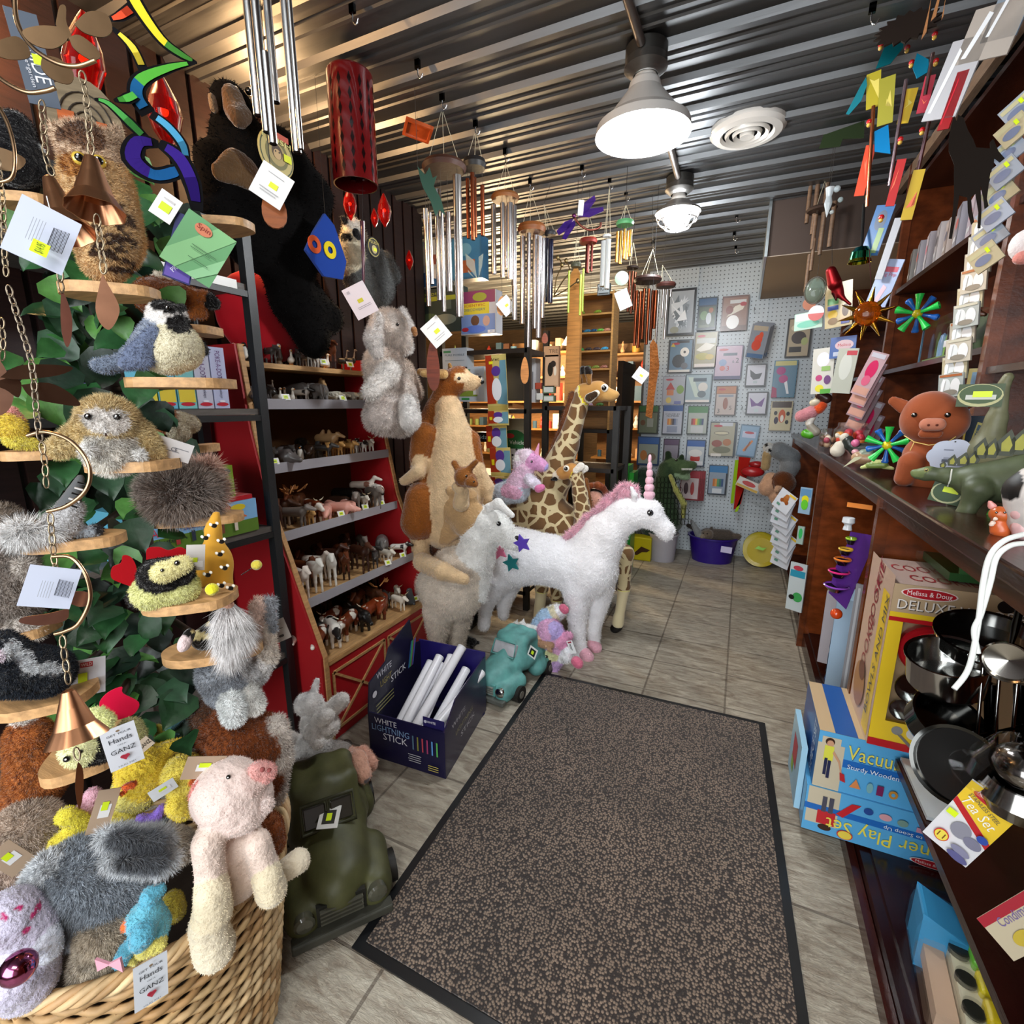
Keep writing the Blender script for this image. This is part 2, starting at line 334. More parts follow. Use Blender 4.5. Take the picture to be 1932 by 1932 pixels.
# ================================================================ the room
def struct(o): o['kind'] = 'structure'; return o
ZC = 2.775
def tile_mat():
    m = bpy.data.materials.new('stone_tile'); m.use_nodes = True; nt = m.node_tree; N = nt.nodes; L = nt.links; b = N['Principled BSDF']
    g = N.new('ShaderNodeNewGeometry'); sx = N.new('ShaderNodeMapping'); L.new(g.outputs['Position'], sx.inputs[0]); sx.inputs['Location'].default_value = (-.05, -.135, 0)
    br = N.new('ShaderNodeTexBrick'); br.offset = 0; br.inputs['Scale'].default_value = 1; br.inputs['Brick Width'].default_value = .402; br.inputs['Row Height'].default_value = .333
    br.inputs['Mortar Size'].default_value = .0055; br.inputs['Mortar Smooth'].default_value = .3; br.inputs['Color1'].default_value = (.34, .305, .25, 1); br.inputs['Color2'].default_value = (.41, .375, .315, 1); br.inputs['Mortar'].default_value = (.19, .165, .135, 1)
    L.new(sx.outputs[0], br.inputs['Vector'])
    st = N.new('ShaderNodeMapping'); st.inputs['Scale'].default_value = (3, 11, 1); L.new(g.outputs['Position'], st.inputs[0])
    n1 = N.new('ShaderNodeTexNoise'); n1.inputs['Scale'].default_value = 2.4; n1.inputs['Detail'].default_value = 8; n1.inputs['Distortion'].default_value = 1.6; L.new(st.outputs[0], n1.inputs['Vector'])
    r1 = N.new('ShaderNodeValToRGB'); e = r1.color_ramp.elements; e[0].position = .3; e[0].color = (.55, .47, .40, 1); e[1].position = .70; e[1].color = (1.4, 1.42, 1.38, 1); L.new(n1.outputs[0], r1.inputs[0])
    mx = N.new('ShaderNodeMix'); mx.data_type = 'RGBA'; mx.blend_type = 'MULTIPLY'; mx.inputs[0].default_value = .85; L.new(br.outputs[0], mx.inputs[6]); L.new(r1.outputs[0], mx.inputs[7]); L.new(mx.outputs[2], b.inputs['Base Color'])
    n2 = N.new('ShaderNodeTexNoise'); n2.inputs['Scale'].default_value = 9; n2.inputs['Detail'].default_value = 5; n2.inputs['Distortion'].default_value = 2; L.new(st.outputs[0], n2.inputs['Vector'])
    vo = N.new('ShaderNodeTexVoronoi'); vo.feature = 'DISTANCE_TO_EDGE'; vo.inputs['Scale'].default_value = 3.2; ds = N.new('ShaderNodeVectorMath'); ds.operation = 'ADD'; sc_ = N.new('ShaderNodeVectorMath'); sc_.operation = 'SCALE'; sc_.inputs['Scale'].default_value = .9
    L.new(n2.outputs['Color'], sc_.inputs[0]); L.new(sc_.outputs[0], ds.inputs[0]); L.new(st.outputs[0], ds.inputs[1]); L.new(ds.outputs[0], vo.inputs['Vector'])
    mr = N.new('ShaderNodeMapRange'); mr.inputs[1].default_value = 0; mr.inputs[2].default_value = .05; mr.inputs[3].default_value = 0; mr.inputs[4].default_value = .5; L.new(vo.outputs[0], mr.inputs[0])
    ad = N.new('ShaderNodeMath'); ad.operation = 'ADD'; L.new(mr.outputs[0], ad.inputs[0]); L.new(n2.outputs[0], ad.inputs[1])
    sb = N.new('ShaderNodeMath'); sb.operation = 'SUBTRACT'; L.new(ad.outputs[0], sb.inputs[0]); L.new(br.outputs['Fac'], sb.inputs[1])
    bp = N.new('ShaderNodeBump'); bp.inputs['Strength'].default_value = .6; bp.inputs['Distance'].default_value = .007; L.new(sb.outputs[0], bp.inputs['Height']); L.new(bp.outputs[0], b.inputs['Normal'])
    b.inputs['Roughness'].default_value = .38; MATS['tile'] = m
tile_mat()
struct(M().bb((-6.5, -3, -.05), (2.2, 8.2, 0), 'a09078').obj('floor', 'tile'))
# corrugated metal ceiling: ribs run across the shop
mat('galv', .46, metal=1, var=.12, vscale=3, stretch=(.4, 6, 1), bump=.04, bscale=14)
m = M(); prof = [(0, 0), (.045, 0), (.057, -.020), (.083, -.020), (.095, 0)]; per = .23; ys = []; y = -3.0
while y < 8.2:
    ys += [(y+a, ZC+b) for a, b in prof] + [(y+.13, ZC), (y+.136, ZC-.006), (y+.150, ZC-.006), (y+.156, ZC), (y+.18, ZC), (y+.186, ZC-.006), (y+.20, ZC-.006), (y+.206, ZC)]; y += per
V = [(x, a, b) for a, b in ys for x in (-6.5, 2.2)]
m.add(V, [(2*i, 2*i+2, 2*i+3, 2*i+1) for i in range(len(ys)-1)], '76787a'); m.bb((-6.5, -3, ZC+.03), (2.2, 8.2, ZC+.06), '777777')
struct(m.obj('ceiling', 'galv'))
# left wall of dark battens, ends at y = 3.1
m = M(); m.bb((-2.2, -3, 0), (-2.11, 3.1, ZC), '1a0c0a'); yy = -3.0
while yy < 3.05: m.bb((-2.112, yy, 0), (-2.097, yy+.085, ZC), random.choice(['231210', '1f100d', '281511'])); yy += .105
struct(m.obj('wall_left', 'wood'))
struct(M().bb((-6.5, -3.1, 0), (2.2, -3, .55), '8a8378').bb((-6.5, -3.1, 2.5), (2.2, -3, ZC), '8a8378').obj('wall_front', 'matte'))
struct(M().bb((1.05, -3, 0), (1.15, 5.4, ZC), '4a2412').obj('wall_right', 'varnish'))
struct(M().bb((-6.5, 8.1, 0), (2.2, 8.2, ZC), '6f5436').obj('wall_far', 'wood'))
struct(M().bb((-6.6, -3, 0), (-6.5, 8.2, ZC), '5c4630').obj('wall_far_left', 'wood'))
# pegboard back wall
def peg_mat():
    m = bpy.data.materials.new('pegboard'); m.use_nodes = True; nt = m.node_tree; N = nt.nodes; L = nt.links; b = N['Principled BSDF']
    g = N.new('ShaderNodeNewGeometry'); sp = N.new('ShaderNodeSeparateXYZ'); L.new(g.outputs['Position'], sp.inputs[0])
    def fr(o, s_):
        a = N.new('ShaderNodeMath'); a.operation = 'MULTIPLY'; a.inputs[1].default_value = 1/s_; L.new(o, a.inputs[0]); f = N.new('ShaderNodeMath'); f.operation = 'FRACT'; L.new(a.outputs[0], f.inputs[0])
        c = N.new('ShaderNodeMath'); c.operation = 'SUBTRACT'; c.inputs[1].default_value = .5; L.new(f.outputs[0], c.inputs[0]); return c.outputs[0]
    x = fr(sp.outputs[0], .036); z = fr(sp.outputs[2], .036); cb = N.new('ShaderNodeCombineXYZ'); L.new(x, cb.inputs[0]); L.new(z, cb.inputs[1])
    ln = N.new('ShaderNodeVectorMath'); ln.operation = 'LENGTH'; L.new(cb.outputs[0], ln.inputs[0]); lt = N.new('ShaderNodeMath'); lt.operation = 'LESS_THAN'; lt.inputs[1].default_value = .15; L.new(ln.outputs['Value'], lt.inputs[0])
    mx = N.new('ShaderNodeMix'); mx.data_type = 'RGBA'; mx.inputs[6].default_value = (.52, .57, .60, 1); mx.inputs[7].default_value = (.10, .11, .12, 1); L.new(lt.outputs[0], mx.inputs[0]); L.new(mx.outputs[2], b.inputs['Base Color'])
    b.inputs['Roughness'].default_value = .3; MATS['peg'] = m
peg_mat()
m = M()
for x0, x1 in ((-.95, -.50), (-.495, .12), (.125, .72), (.725, 1.05)): m.bb((x0, 5.3, 0), (x1, 5.34, ZC), '8f9496')
for x in (-.4975, .1225, .7225): m.bb((x-.006, 5.292, 0), (x+.006, 5.3, ZC), '4c5052')
m.bb((.12, 5.29, 1.63), (1.05, 5.3, 1.642), '33373a')
struct(m.obj('wall_back', 'peg'))
struct(M().bb((-.98, 5.34, 0), (1.15, 5.42, ZC), '555555').bb((-1.10, 4.75, 0), (-1.05, 5.34, 1.9), '2a2018').obj('wall_back_side', 'matte'))
# boxed soffit below the ceiling at the back right
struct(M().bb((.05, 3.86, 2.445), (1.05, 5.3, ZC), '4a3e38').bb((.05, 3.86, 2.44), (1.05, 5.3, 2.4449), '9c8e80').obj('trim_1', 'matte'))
struct(M().bb((.035, 3.84, 2.44), (.052, 5.3, ZC), 'b8c0c2').obj('trim_2', 'steel'))
# walk-off rug
def rug_mat():
    m = bpy.data.materials.new('rug_pile'); m.use_nodes = True; nt = m.node_tree; N = nt.nodes; L = nt.links; b = N['Principled BSDF']
    tc = N.new('ShaderNodeTexCoord'); n = N.new('ShaderNodeTexVoronoi'); n.inputs['Scale'].default_value = 125; n.inputs['Randomness'].default_value = .75; L.new(tc.outputs['Object'], n.inputs['Vector'])
    r = N.new('ShaderNodeValToRGB'); e = r.color_ramp.elements; e[0].position = .33; e[0].color = (.20, .145, .105, 1); e[1].position = .56; e[1].color = (.016, .010, .008, 1); L.new(n.outputs['Distance'], r.inputs[0]); 
    n2 = N.new('ShaderNodeTexNoise'); n2.inputs['Scale'].default_value = 300; L.new(tc.outputs['Object'], n2.inputs['Vector']); n3 = N.new('ShaderNodeTexNoise'); n3.inputs['Scale'].default_value = 3; L.new(tc.outputs['Object'], n3.inputs['Vector'])
    mu = N.new('ShaderNodeMath'); mu.operation = 'MULTIPLY_ADD'; mu.inputs[1].default_value = 1.2; L.new(n2.outputs[0], mu.inputs[0]); L.new(n3.outputs[0], mu.inputs[2]); v = N.new('ShaderNodeVectorMath'); v.operation = 'SCALE'; L.new(r.outputs[0], v.inputs[0]); L.new(mu.outputs[0], v.inputs['Scale']); L.new(v.outputs[0], b.inputs['Base Color'])
    bp = N.new('ShaderNodeBump'); bp.inputs['Strength'].default_value = 1; bp.inputs['Distance'].default_value = .004; bp.invert = True; L.new(n.outputs['Distance'], bp.inputs['Height']); L.new(bp.outputs[0], b.inputs['Normal'])
    b.inputs['Roughness'].default_value = .95; b.inputs['Sheen Weight'].default_value = .25; MATS['rug'] = m
rug_mat()
A, B_, C_, D_ = (-.868, .80), (-.905, 2.39), (.23, 2.405), (.30, .78)
def inset(q, d): cx, cy = -.31, 1.6; return (q[0]+(d if q[0] < cx else -d), q[1]+(d if q[1] < cy else -d))
rug = M().prism([A, D_, C_, B_], (0, 0, .005), (1, 0, 0), (0, 1, 0), .0048, '17181a').obj('rug', 'plastic')
tag(rug, 'brown speckled walk-off rug with black rubber border lying on the tile floor', 'rug')
M().prism([inset(A, .028), inset(D_, .028), inset(C_, .028), inset(B_, .028)], (0, 0, .009), (1, 0, 0), (0, 1, 0), .004, '4a382e').obj('pile', 'rug', rug)
# pendant lamps
def lamp(name, x, y, zr, r, label, caged):
    t = empty(name, (x, y, zr), label, 'lamp', None)
    M().cyl((x, y, ZC-.01), (x, y, ZC-.05), .075, '5b5a57', 24).lathe([(.075, ZC-.05), (.078, ZC-.075), (.06, ZC-.09), (.045, ZC-.10)], (x, y, 0), '6d6b68').obj('canopy', 'satin', t)
    top = zr+(.17 if not caged else .11)
    M().lathe([(.030, ZC-.08), (.040, top+.02), (.042, top)], (x, y, 0), 'a8a5a0').obj('socket', 'plastic', t)
    if not caged:
        M().lathe([(.045, top+.012), (.055, top), (.075, zr+.10), (.13, zr+.06), (r-.02, zr+.045), (r, zr+.03), (r+.005, zr), (r, zr), (r-.022, zr+.038), (.05, top-.01)], (x, y, 0), 'c4c2be', 40).obj('shade', 'plastic', t)
        bz = zr+.045; br = .055
    else:
        bz = zr+.03; br = .075
        m = M(); m.lathe([(.06, top), (.10, zr+.075), (.125, zr+.06), (.127, zr+.05)], (x, y, 0), 'a09c98', 32).obj('shade', 'satin', t); m = M()
        for k in range(8):
            a = k*math.pi/4; m.tube([(x+.122*math.cos(a)*math.sin(q), y+.122*math.sin(a)*math.sin(q), zr+.055-.10*math.cos(q)) for q in (.15, .5, .9, 1.3, 1.57)], .003, 'b0aca8', 6)
        for q in (.6, 1.1): m.tube([(x+.122*math.sin(q)*math.cos(a), y+.122*math.sin(q)*math.sin(a), zr+.055-.10*math.cos(q)) for a in np.linspace(0, 6.283, 25)], .003, 'b0aca8', 6)
        m.obj('cage', 'satin', t)
    mm = bpy.data.materials.get('bulb')
    if not mm: mat('bulb', .3, emit=38); 
    M().ell((x, y, bz), (br, br, br*.9), 'f4faff').obj('bulb', 'bulb', t)
    return t
lamp('pendant_lamp', -.435, 2.11, 2.485, .17, 'grey metal dome pendant lamp nearest the camera glowing white under the ceiling', False)
lamp('pendant_lamp', -.445, 3.25, 2.53, .13, 'small caged pendant lamp glowing white further back under the ceiling', True)
point('lamp_glow', (-.435, 2.11, 2.42), 38, (.93, .97, 1.0), .09); point('lamp_glow', (-.445, 3.25, 2.46), 18, (.93, .97, 1.0), .08)
tag(M().tube([(-.47, -.5, ZC-.035), (-.44, 2.03, ZC-.035)], .016, '7b7471', 10).obj('conduit', 'satin'), 'grey metal conduit running along the ceiling to the nearest dome lamp', 'pipe')
tag(M().tube([(-.44, 2.19, ZC-.035), (-.445, 3.17, ZC-.035)], .016, '8b8481', 10).obj('conduit', 'satin'), 'grey metal conduit on the ceiling between the two pendant lamps', 'pipe')
v = M(); c = (-.10, 2.86, ZC-.03); v.lathe([(.0, -.012), (.03, -.014), (.032, .004)], c, 'cfcac2', 32); v.lathe([(.045, .0), (.06, -.012), (.065, .004)], c, 'cfcac2', 32); v.lathe([(.078, .0), (.092, -.010), (.098, .004)], c, 'cfcac2', 32); v.lathe([(.108, .006), (.118, -.006), (.15, .0), (.165, .014), (.167, .03)], c, 'd2cdc6', 40)
v = tag(v.obj('ceiling_vent', 'plastic'), 'round white ceiling vent with concentric rings beside the dome lamp', 'vent'); M().lathe([(0, .012), (.11, .012)], c, '0c0b0a', 32).obj('duct_opening', 'matte', v)
# warm lit shop area beyond the left wall, seen through the gap
point('warm_shop_lamp', (-2.6, 5.2, 1.9), 100, (1.0, .72, .40), .15); point('warm_shop_lamp', (-4.4, 4.2, 1.9), 100, (1.0, .70, .38), .15); point('warm_shop_lamp', (-1.7, 5.6, 1.9), 60, (1.0, .78, .5), .12)
point('warm_string_light', (-1.95, .75, 2.55), 24, (1.0, .55, .22), .05); point('warm_string_light', (-1.95, 1.75, 2.52), 16, (1.0, .6, .28), .05)
# ================================================================ furniture
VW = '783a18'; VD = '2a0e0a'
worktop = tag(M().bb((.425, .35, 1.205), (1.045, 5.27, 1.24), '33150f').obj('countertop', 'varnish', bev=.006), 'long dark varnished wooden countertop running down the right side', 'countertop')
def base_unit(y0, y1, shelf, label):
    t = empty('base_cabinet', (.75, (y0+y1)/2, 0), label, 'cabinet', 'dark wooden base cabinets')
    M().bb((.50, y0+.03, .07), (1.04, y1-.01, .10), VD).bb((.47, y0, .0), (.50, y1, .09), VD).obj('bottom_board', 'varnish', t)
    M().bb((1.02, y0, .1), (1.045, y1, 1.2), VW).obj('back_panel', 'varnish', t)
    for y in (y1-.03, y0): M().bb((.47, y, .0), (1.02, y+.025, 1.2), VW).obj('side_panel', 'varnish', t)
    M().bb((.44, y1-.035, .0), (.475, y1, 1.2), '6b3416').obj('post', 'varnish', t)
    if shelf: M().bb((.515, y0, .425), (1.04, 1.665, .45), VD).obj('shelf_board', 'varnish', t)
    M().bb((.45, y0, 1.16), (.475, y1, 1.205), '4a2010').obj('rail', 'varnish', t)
base_unit(.4, 2.0, True, 'dark wooden base cabinet nearest the camera holding the boxed kitchen toys')
base_unit(2.0, 3.4, False, 'dark wooden base cabinet with hanging toy packs in the middle of the counter')
base_unit(3.4, 5.25, False, 'dark wooden base cabinet at the far end beside the pegboard wall')
# lower step board in front of the nearest cabinet
tag(M().bb((.445, .35, .0), (.468, 1.96, .055), '3c1812').obj('toe_board', 'varnish'), 'low dark wooden toe board under the nearest cabinet', 'board')
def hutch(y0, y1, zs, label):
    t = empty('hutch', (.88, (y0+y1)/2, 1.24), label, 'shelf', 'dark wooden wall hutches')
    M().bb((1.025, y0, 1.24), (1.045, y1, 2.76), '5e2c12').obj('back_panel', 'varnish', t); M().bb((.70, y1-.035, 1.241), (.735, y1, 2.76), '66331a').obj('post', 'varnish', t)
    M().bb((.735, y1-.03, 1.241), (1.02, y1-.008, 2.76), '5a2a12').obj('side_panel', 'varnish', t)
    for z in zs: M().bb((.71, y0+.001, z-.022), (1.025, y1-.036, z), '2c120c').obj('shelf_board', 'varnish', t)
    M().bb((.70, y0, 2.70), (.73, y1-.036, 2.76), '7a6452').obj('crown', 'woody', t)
hutch(3.6, 5.25, (1.69, 2.12, 2.6), 'dark wooden wall hutch at the far end behind the hanging packs')
hutch(2.2, 3.6, (1.69, 2.12, 2.64), 'dark wooden wall hutch with toy boxes behind the brown pig figure')
hutch(.5, 2.2, (1.62, 2.12, 2.64), 'dark wooden wall hutch nearest the camera at the right edge')
# ---- red barn display rack
BR = 'a01018'; TN = 'b98d5c'
barn = empty('barn_rack', (-1.83, 1.835, 0), 'red barn-shaped display rack with tan edges full of animal figurines', 'display rack')
PRF = [(-1.555, 0), (-1.555, .43), (-1.76, 1.0), (-1.84, 1.40), (-1.875, 1.74)]
for y in (1.42, 2.235):
    P = [(x, z) for x, z in PRF]+[(-2.09, 1.74), (-2.09, 0)]
    M().prism([(x+2.09, z) for x, z in P], (-2.09, y, 0), (1, 0, 0), (0, 0, 1), -.015, BR).obj('side_panel', 'paper', barn)
    m = M()
    for (x0, z0), (x1, z1) in zip(PRF[:-1], PRF[1:]):
        a = np.array([x0+.002, y+.0075, z0]); b = np.array([x1+.002, y+.0075, z1]); d = b-a; L_ = np.linalg.norm(d); d /= L_; n_ = np.cross((0, 1, 0), d); m.box((a+b)/2, (.012, .021, L_), TN, np.stack([n_, (0, 1, 0), d], 1))
    m.obj('edge_trim', 'wood', barn)
M().bb((-2.09, 1.43, 0), (-2.075, 2.24, 1.70), '4f3218').obj('back_panel', 'matte', barn)
SHELVES = [(.40, -1.555), (.655, -1.645), (.945, -1.75), (1.235, -1.80), (1.505, -1.838), (1.675, -1.868)]
for i, (z, x) in enumerate(SHELVES):
    s_ = M().bb((-2.075, 1.436, z-.022), (x, 2.235, z), 'c49a68').obj('shelf_board', 'woody', barn)
    if 1 <= i <= 4: M().bb((x, 1.44, z-.024), (x+.003, 2.23, z+.020), '9a979c').obj('front_lip', 'plastic', s_)
m = M().bb((-1.575, 1.436, .0), (-1.560, 2.235, .378), BR)
f = m.obj('front_panel', 'paper', barn); m = M()
def strip(m, y0, z0, y1, z1, w_, x): a = np.array([x, y0, z0]); b = np.array([x, y1, z1]); d = b-a; L_ = np.linalg.norm(d); d /= L_; m.box((a+b)/2, (.006, w_, L_), TN, np.stack([(1, 0, 0), np.cross(d, (1, 0, 0)), d], 1))
for y0, y1 in ((1.47, 1.82), (1.85, 2.20)):
    for a in ((y0, .05, y1, .05), (y0, .33, y1, .33), (y0, .05, y0, .33), (y1, .05, y1, .33), (y0, .05, y1, .33), (y0, .33, y1, .05)): strip(m, *a, .012, -1.557)
for a in ((1.436, .0, 1.436, .40), (2.235, .0, 2.235, .40), (1.436, .385, 2.235, .385)): strip(m, *a, .02, -1.556)
m.obj('cross_trim', 'woody', f)
# ---- black metal and grey board shelf unit on the left wall
unit = empty('shelf_unit', (-1.88, .7, 0), 'black metal shelf unit with grey boards behind the leafy tree stand', 'shelf unit')
for x in (-1.70, -2.06):
    for y in (1.36, .02): M().box((x, y, 1.06), (.035, .035, 2.12), '17191b').obj('post', 'blackmetal', unit)
for z in (.46, 1.02, 1.485, 1.93): M().bb((-2.06, .03, z-.022), (-1.692, 1.345, z), '5d5650').obj('shelf_board', 'woody', unit); M().bb((-1.70, .03, z-.045), (-1.684, 1.345, z-.023), '141414').obj('rail', 'blackmetal', unit)
M().bb((-2.07, .02, 2.10), (-1.685, 1.375, 2.12), '1a1c1e').obj('top_frame', 'blackmetal', unit); M().tube([(-2.04, 1.36, 1.95), (-1.98, 1.36, 1.50)], .012, '101010', 6).obj('brace', 'blackmetal', unit)
tag(M().bb((-1.69, .95, 1.905), (-1.682, 1.30, 1.935), 'd8d6d2').obj('price_rail', 'plastic'), 'white plastic price rail on the upper black shelf edge', 'rail')
tag(M().ell((-1.985, 1.66, 1.88), (.085, .235, .195), 'a3101c', 24, 14).obj('floor_pouf', 'flock'), 'rounded bright red felt pouf on top of the barn rack', 'pouf')
# ---- black shelving in the middle, behind the big plush animals
Bk = '15120f'
def rack(name, x0, x1, y0, y1, z1, zs, label, cat='shelf unit'):
    t = empty(name, ((x0+x1)/2, (y0+y1)/2, 0), label, cat)
    for x in (x0, x1):
        for y in (y0, y1): M().box((x, y, z1/2), (.04, .04, z1), Bk).obj('post', 'blackmetal', t)
    for z in zs: M().bb((x0, y0-.02, z-.03), (x1, y1, z), '241d19').obj('shelf_board', 'woodx', t)
    return t
rack('shelf_unit', -2.02, -1.34, 3.16, 3.5, 2.02, (.15, .55, 1.0, 1.47, 1.87), 'black shelf unit with science toy boxes behind the kangaroo')
rack('shelf_unit', -1.33, -.80, 3.48, 3.85, 1.49, (.15, .6, 1.05, 1.49), 'black shelf unit carrying signs and cards behind the tall giraffe')
tag(M().prism([(-.0, 0), (.11, .0), (.10, .85), (.06, .92), (.02, .86)], (-1.17, 3.42, 1.49), (1, 0, 0), (0, 0, 1), .05, 'b07a3c').obj('wooden_post', 'wood'), 'rough light wooden post standing on the black shelf beside the frog rack', 'post')
# light wood rack of rubber lizards and frogs
t = empty('wooden_rack', (-1.09, 4.1, 1.3), 'light wooden rack of small shelves holding rubber lizards and frogs', 'shelf'); lw = 'b98a4c'
for x in (-1.29, -.985): M().bb((x-.008, 4.0, 1.3), (x+.008, 4.18, 2.36), lw).obj('side_panel', 'wood', t)
M().bb((-1.29, 4.17, 1.3), (-.985, 4.185, 2.36), '8a6030').obj('back_panel', 'wood', t)
FZ = [2.352, 2.205, 2.065, 1.925, 1.785, 1.64, 1.49]
for z in FZ: M().bb((-1.282, 4.0, z-.014), (-.993, 4.17, z), lw).obj('shelf_board', 'woodx', t)
rack('floor_rack', -1.3, -.98, 4.05, 4.3, 1.3, (.3, .8, 1.3), 'dark stand under the light wooden lizard rack', 'stand')
# lit shelving of the far room
for i, (x0, x1, y, lab) in enumerate(((-4.3, -3.0, 6.6, 'far lit shelf unit of small goods at the left behind the wind chimes'), (-2.9, -1.95, 6.0, 'far lit shelf unit of small goods behind the silver wind chimes'), (-1.85, -1.05, 6.6, 'far lit shelf unit of small goods right behind the lizard rack'))):
    t = empty('gift_shelf', ((x0+x1)/2, y, 0), lab, 'shelf')
    M().bb((x0, y+.3, 0), (x1, y+.33, 2.3), '8a6238').obj('back_panel', 'wood', t)
    for z in (.4, .8, 1.2, 1.55, 1.85, 2.15): M().bb((x0, y, z-.025), (x1, y+.3, z), 'a8763e').obj('shelf_board', 'woodx', t)
    for z in (.8, 1.2, 1.55, 1.85, 2.15):
        x = x0+.06
        while x < x1-.06:
            w_ = random.uniform(.05, .13); h_ = random.uniform(.08, .24); c = random.choice(['d8c8a0', 'b03828', 'e8e4dc', '3a5a70', 'c89038', '6a4028', '8a9a58', 'd8a878', 'efe8d8', '504038']); k = random.random()
            m = M(); nm, cat = ('gift_box', 'box') if k < .4 else (('ornament', 'ornament') if k < .7 else ('mug', 'mug'))
            if k < .4: m.bb((x, y+.04, z), (x+w_, y+.16, z+h_), c)
            elif k < .7: m.lathe([(w_*.3, 0), (w_*.45, h_*.25), (w_*.2, h_*.6), (w_*.28, h_*.75), (.002, h_)], (x+w_/2, y+.1, z), c, 10)
            else: m.lathe([(w_*.4, 0), (w_*.42, .09), (w_*.38, .09), (w_*.36, .01), (.001, .01)], (x+w_/2, y+.1, z), c, 12)
            tag(m.obj(nm, 'paper'), 'small out-of-focus %s among the goods on the %s' % (nm.replace('_', ' '), lab.split(' of')[0]), cat, '%ss on the %s' % (nm.replace('_', ' '), lab.split(' of')[0])); x += w_+random.uniform(.02, .09)
hang(tag(M().lathe([(.02, .12), (.09, 0), (.088, 0), (.018, .12)], (-1.72, 5.2, 2.12), 'fff0c8', 20).obj('lamp_shade', 'glow'), 'small glowing cream lampshade above the lizard rack', 'lamp')); hang(tag(M().lathe([(.04, .10), (.11, 0), (.108, 0), (.038, .10)], (-1.50, 5.0, 2.12), 'fff0c8', 20).obj('lamp_shade', 'glow'), 'wider glowing cream lampshade above the lizard rack beside the crystal', 'lamp'))
# ================================================================ animal figurines on the red barn rack
def pr(a, b, ra, rb, col, **k): return dict(a=np.array(a, float), b=np.array(b, float), ra=ra, rb=rb, col=col, flat=1, n=np.array([0, 1., 0]), **k)
def quad(name, body, L=.10, H=.085, leg=None, head=None, neckup=.35, r=.017, snout=.4, spots=None, tail=None, hr=None, extra=(), mt='plastic', hs=1.0, h=.0035):
    # facing +X, standing on z = 0
    leg = leg or body; head = head or body; hr = hr or r*.62; z = H-r*1.1; P = [pr((-L*.36, 0, z), (L*.30, 0, z+r*.1), r, r*1.05, body)]
    for x in (-.36, .32):
        for y in (-1, 1): P += [pr((L*x, y*r*.5, z-r*.2), (L*(x+.02*y), y*r*.55, z*.45), r*.42, r*.27, body), pr((L*(x+.02*y), y*r*.55, z*.45), (L*(x+.03*y), y*r*.55, r*.2), r*.25, r*.27, leg)]
    hx, hz = L*.52, z+H*neckup; P += [pr((L*.32, 0, z+r*.3), (hx*.94, 0, hz), r*.8, hr*.8, body), pr((hx*.96, 0, hz), (hx+L*snout*.6*hs, 0, hz-H*.10), hr, hr*.6, head)]
    for y in (-1, 1): P.append(pr((hx*.93, y*hr*.6, hz+hr*.5), (hx*.90, y*hr*1.1, hz+hr*1.3), hr*.28, hr*.12, body))
    if tail: P.append(pr((-L*.36-r*.7, 0, z+r*.2), (-L*.36-r*1.3, 0, z*.5), r*.2, r*.18, tail))
    for sx, sy, sz, sr, sc in (spots or ()): P.append(pr((L*sx, r*sy, z+r*sz), (L*sx, r*sy, z+r*sz), r*sr, r*sr, sc, paint=True))
    P += list(extra); return soft(name, P, h, k=r*.35, mat_=mt, org=(0, 0, 0))
def antlers(par, x, z, col, s_=1):
    m = M()
    for y in (-1, 1):
        m.tube([(x, y*.006, z), (x-.004, y*.02*s_, z+.008), (x, y*.034*s_, z+.022*s_)], [.0025, .003, .0015], col, 6); m.prism([(0, 0), (.018, .004), (.02, .016), (.012, .012), (.008, .022), (.002, .012), (-.008, .018), (-.006, .004)], (x-.004, y*.026*s_, z+.010), (1, 0, 0), (0, y*.55, .83), .003, col)
    m.obj('antlers', 'plastic', par)
def horns(par, x, z, col='e0d4b8', l=.02):
    m = M()
    for y in (-1, 1): m.tube([(x, y*.005, z), (x, y*.014, z+.003), (x+.004, y*.02, z+l*.6)], [.0026, .002, .0006], col, 6)
    m.obj('horns', 'plastic', par)
F = {}
F['brown and white cow'] = quad('cow_figurine', '6e2f16', .125, .09, leg='d8ccba', head='e8e0d4', neckup=.05, r=.021, spots=((-.1, .9, .6, .8, 'ece6da'), (.2, -.9, .2, .7, 'ece6da'), (-.3, 0, .9, .5, 'ece6da')), tail='6e2f16'); horns(F['brown and white cow'], .062, .096)
F['black and white cow'] = quad('cow_figurine', 'ebe7de', .125, .09, head='1b1918', neckup=.05, r=.021, spots=((-.1, .9, .6, .8, '141313'), (.2, -.9, .2, .7, '141313'), (-.3, 0, .9, .6, '141313'), (.25, .8, .5, .5, '141313')), tail='ebe7de')
F['red brown bull'] = quad('bull_figurine', '7a3114', .13, .088, neckup=.02, r=.024, tail='7a3114', leg='5a2410'); horns(F['red brown bull'], .064, .092)
F['black bull'] = quad('bull_figurine', '131110', .125, .085, neckup=.0, r=.023, tail='131110')
F['white horse'] = quad('horse_figurine', 'dcd9d0', .115, .105, neckup=.32, r=.017, tail='8c8a84', hr=.0095)
F['pinto horse'] = quad('horse_figurine', 'd8ccc0', .115, .105, neckup=.32, r=.017, hr=.0095, spots=((-.2, .8, .3, .9, '8a5a48'), (.2, -.8, .3, .8, '8a5a48'), (.3, .7, 0, .6, '8a5a48')), tail='5a4038')
F['dark brown horse'] = quad('horse_figurine', '3a2016', .115, .105, neckup=.32, r=.017, tail='120c0a', hr=.0095, head='4a2a1c')
F['chestnut horse'] = quad('horse_figurine', '5e2f18', .11, .10, neckup=.30, r=.017, tail='2a1208', hr=.0095, leg='2a1810')
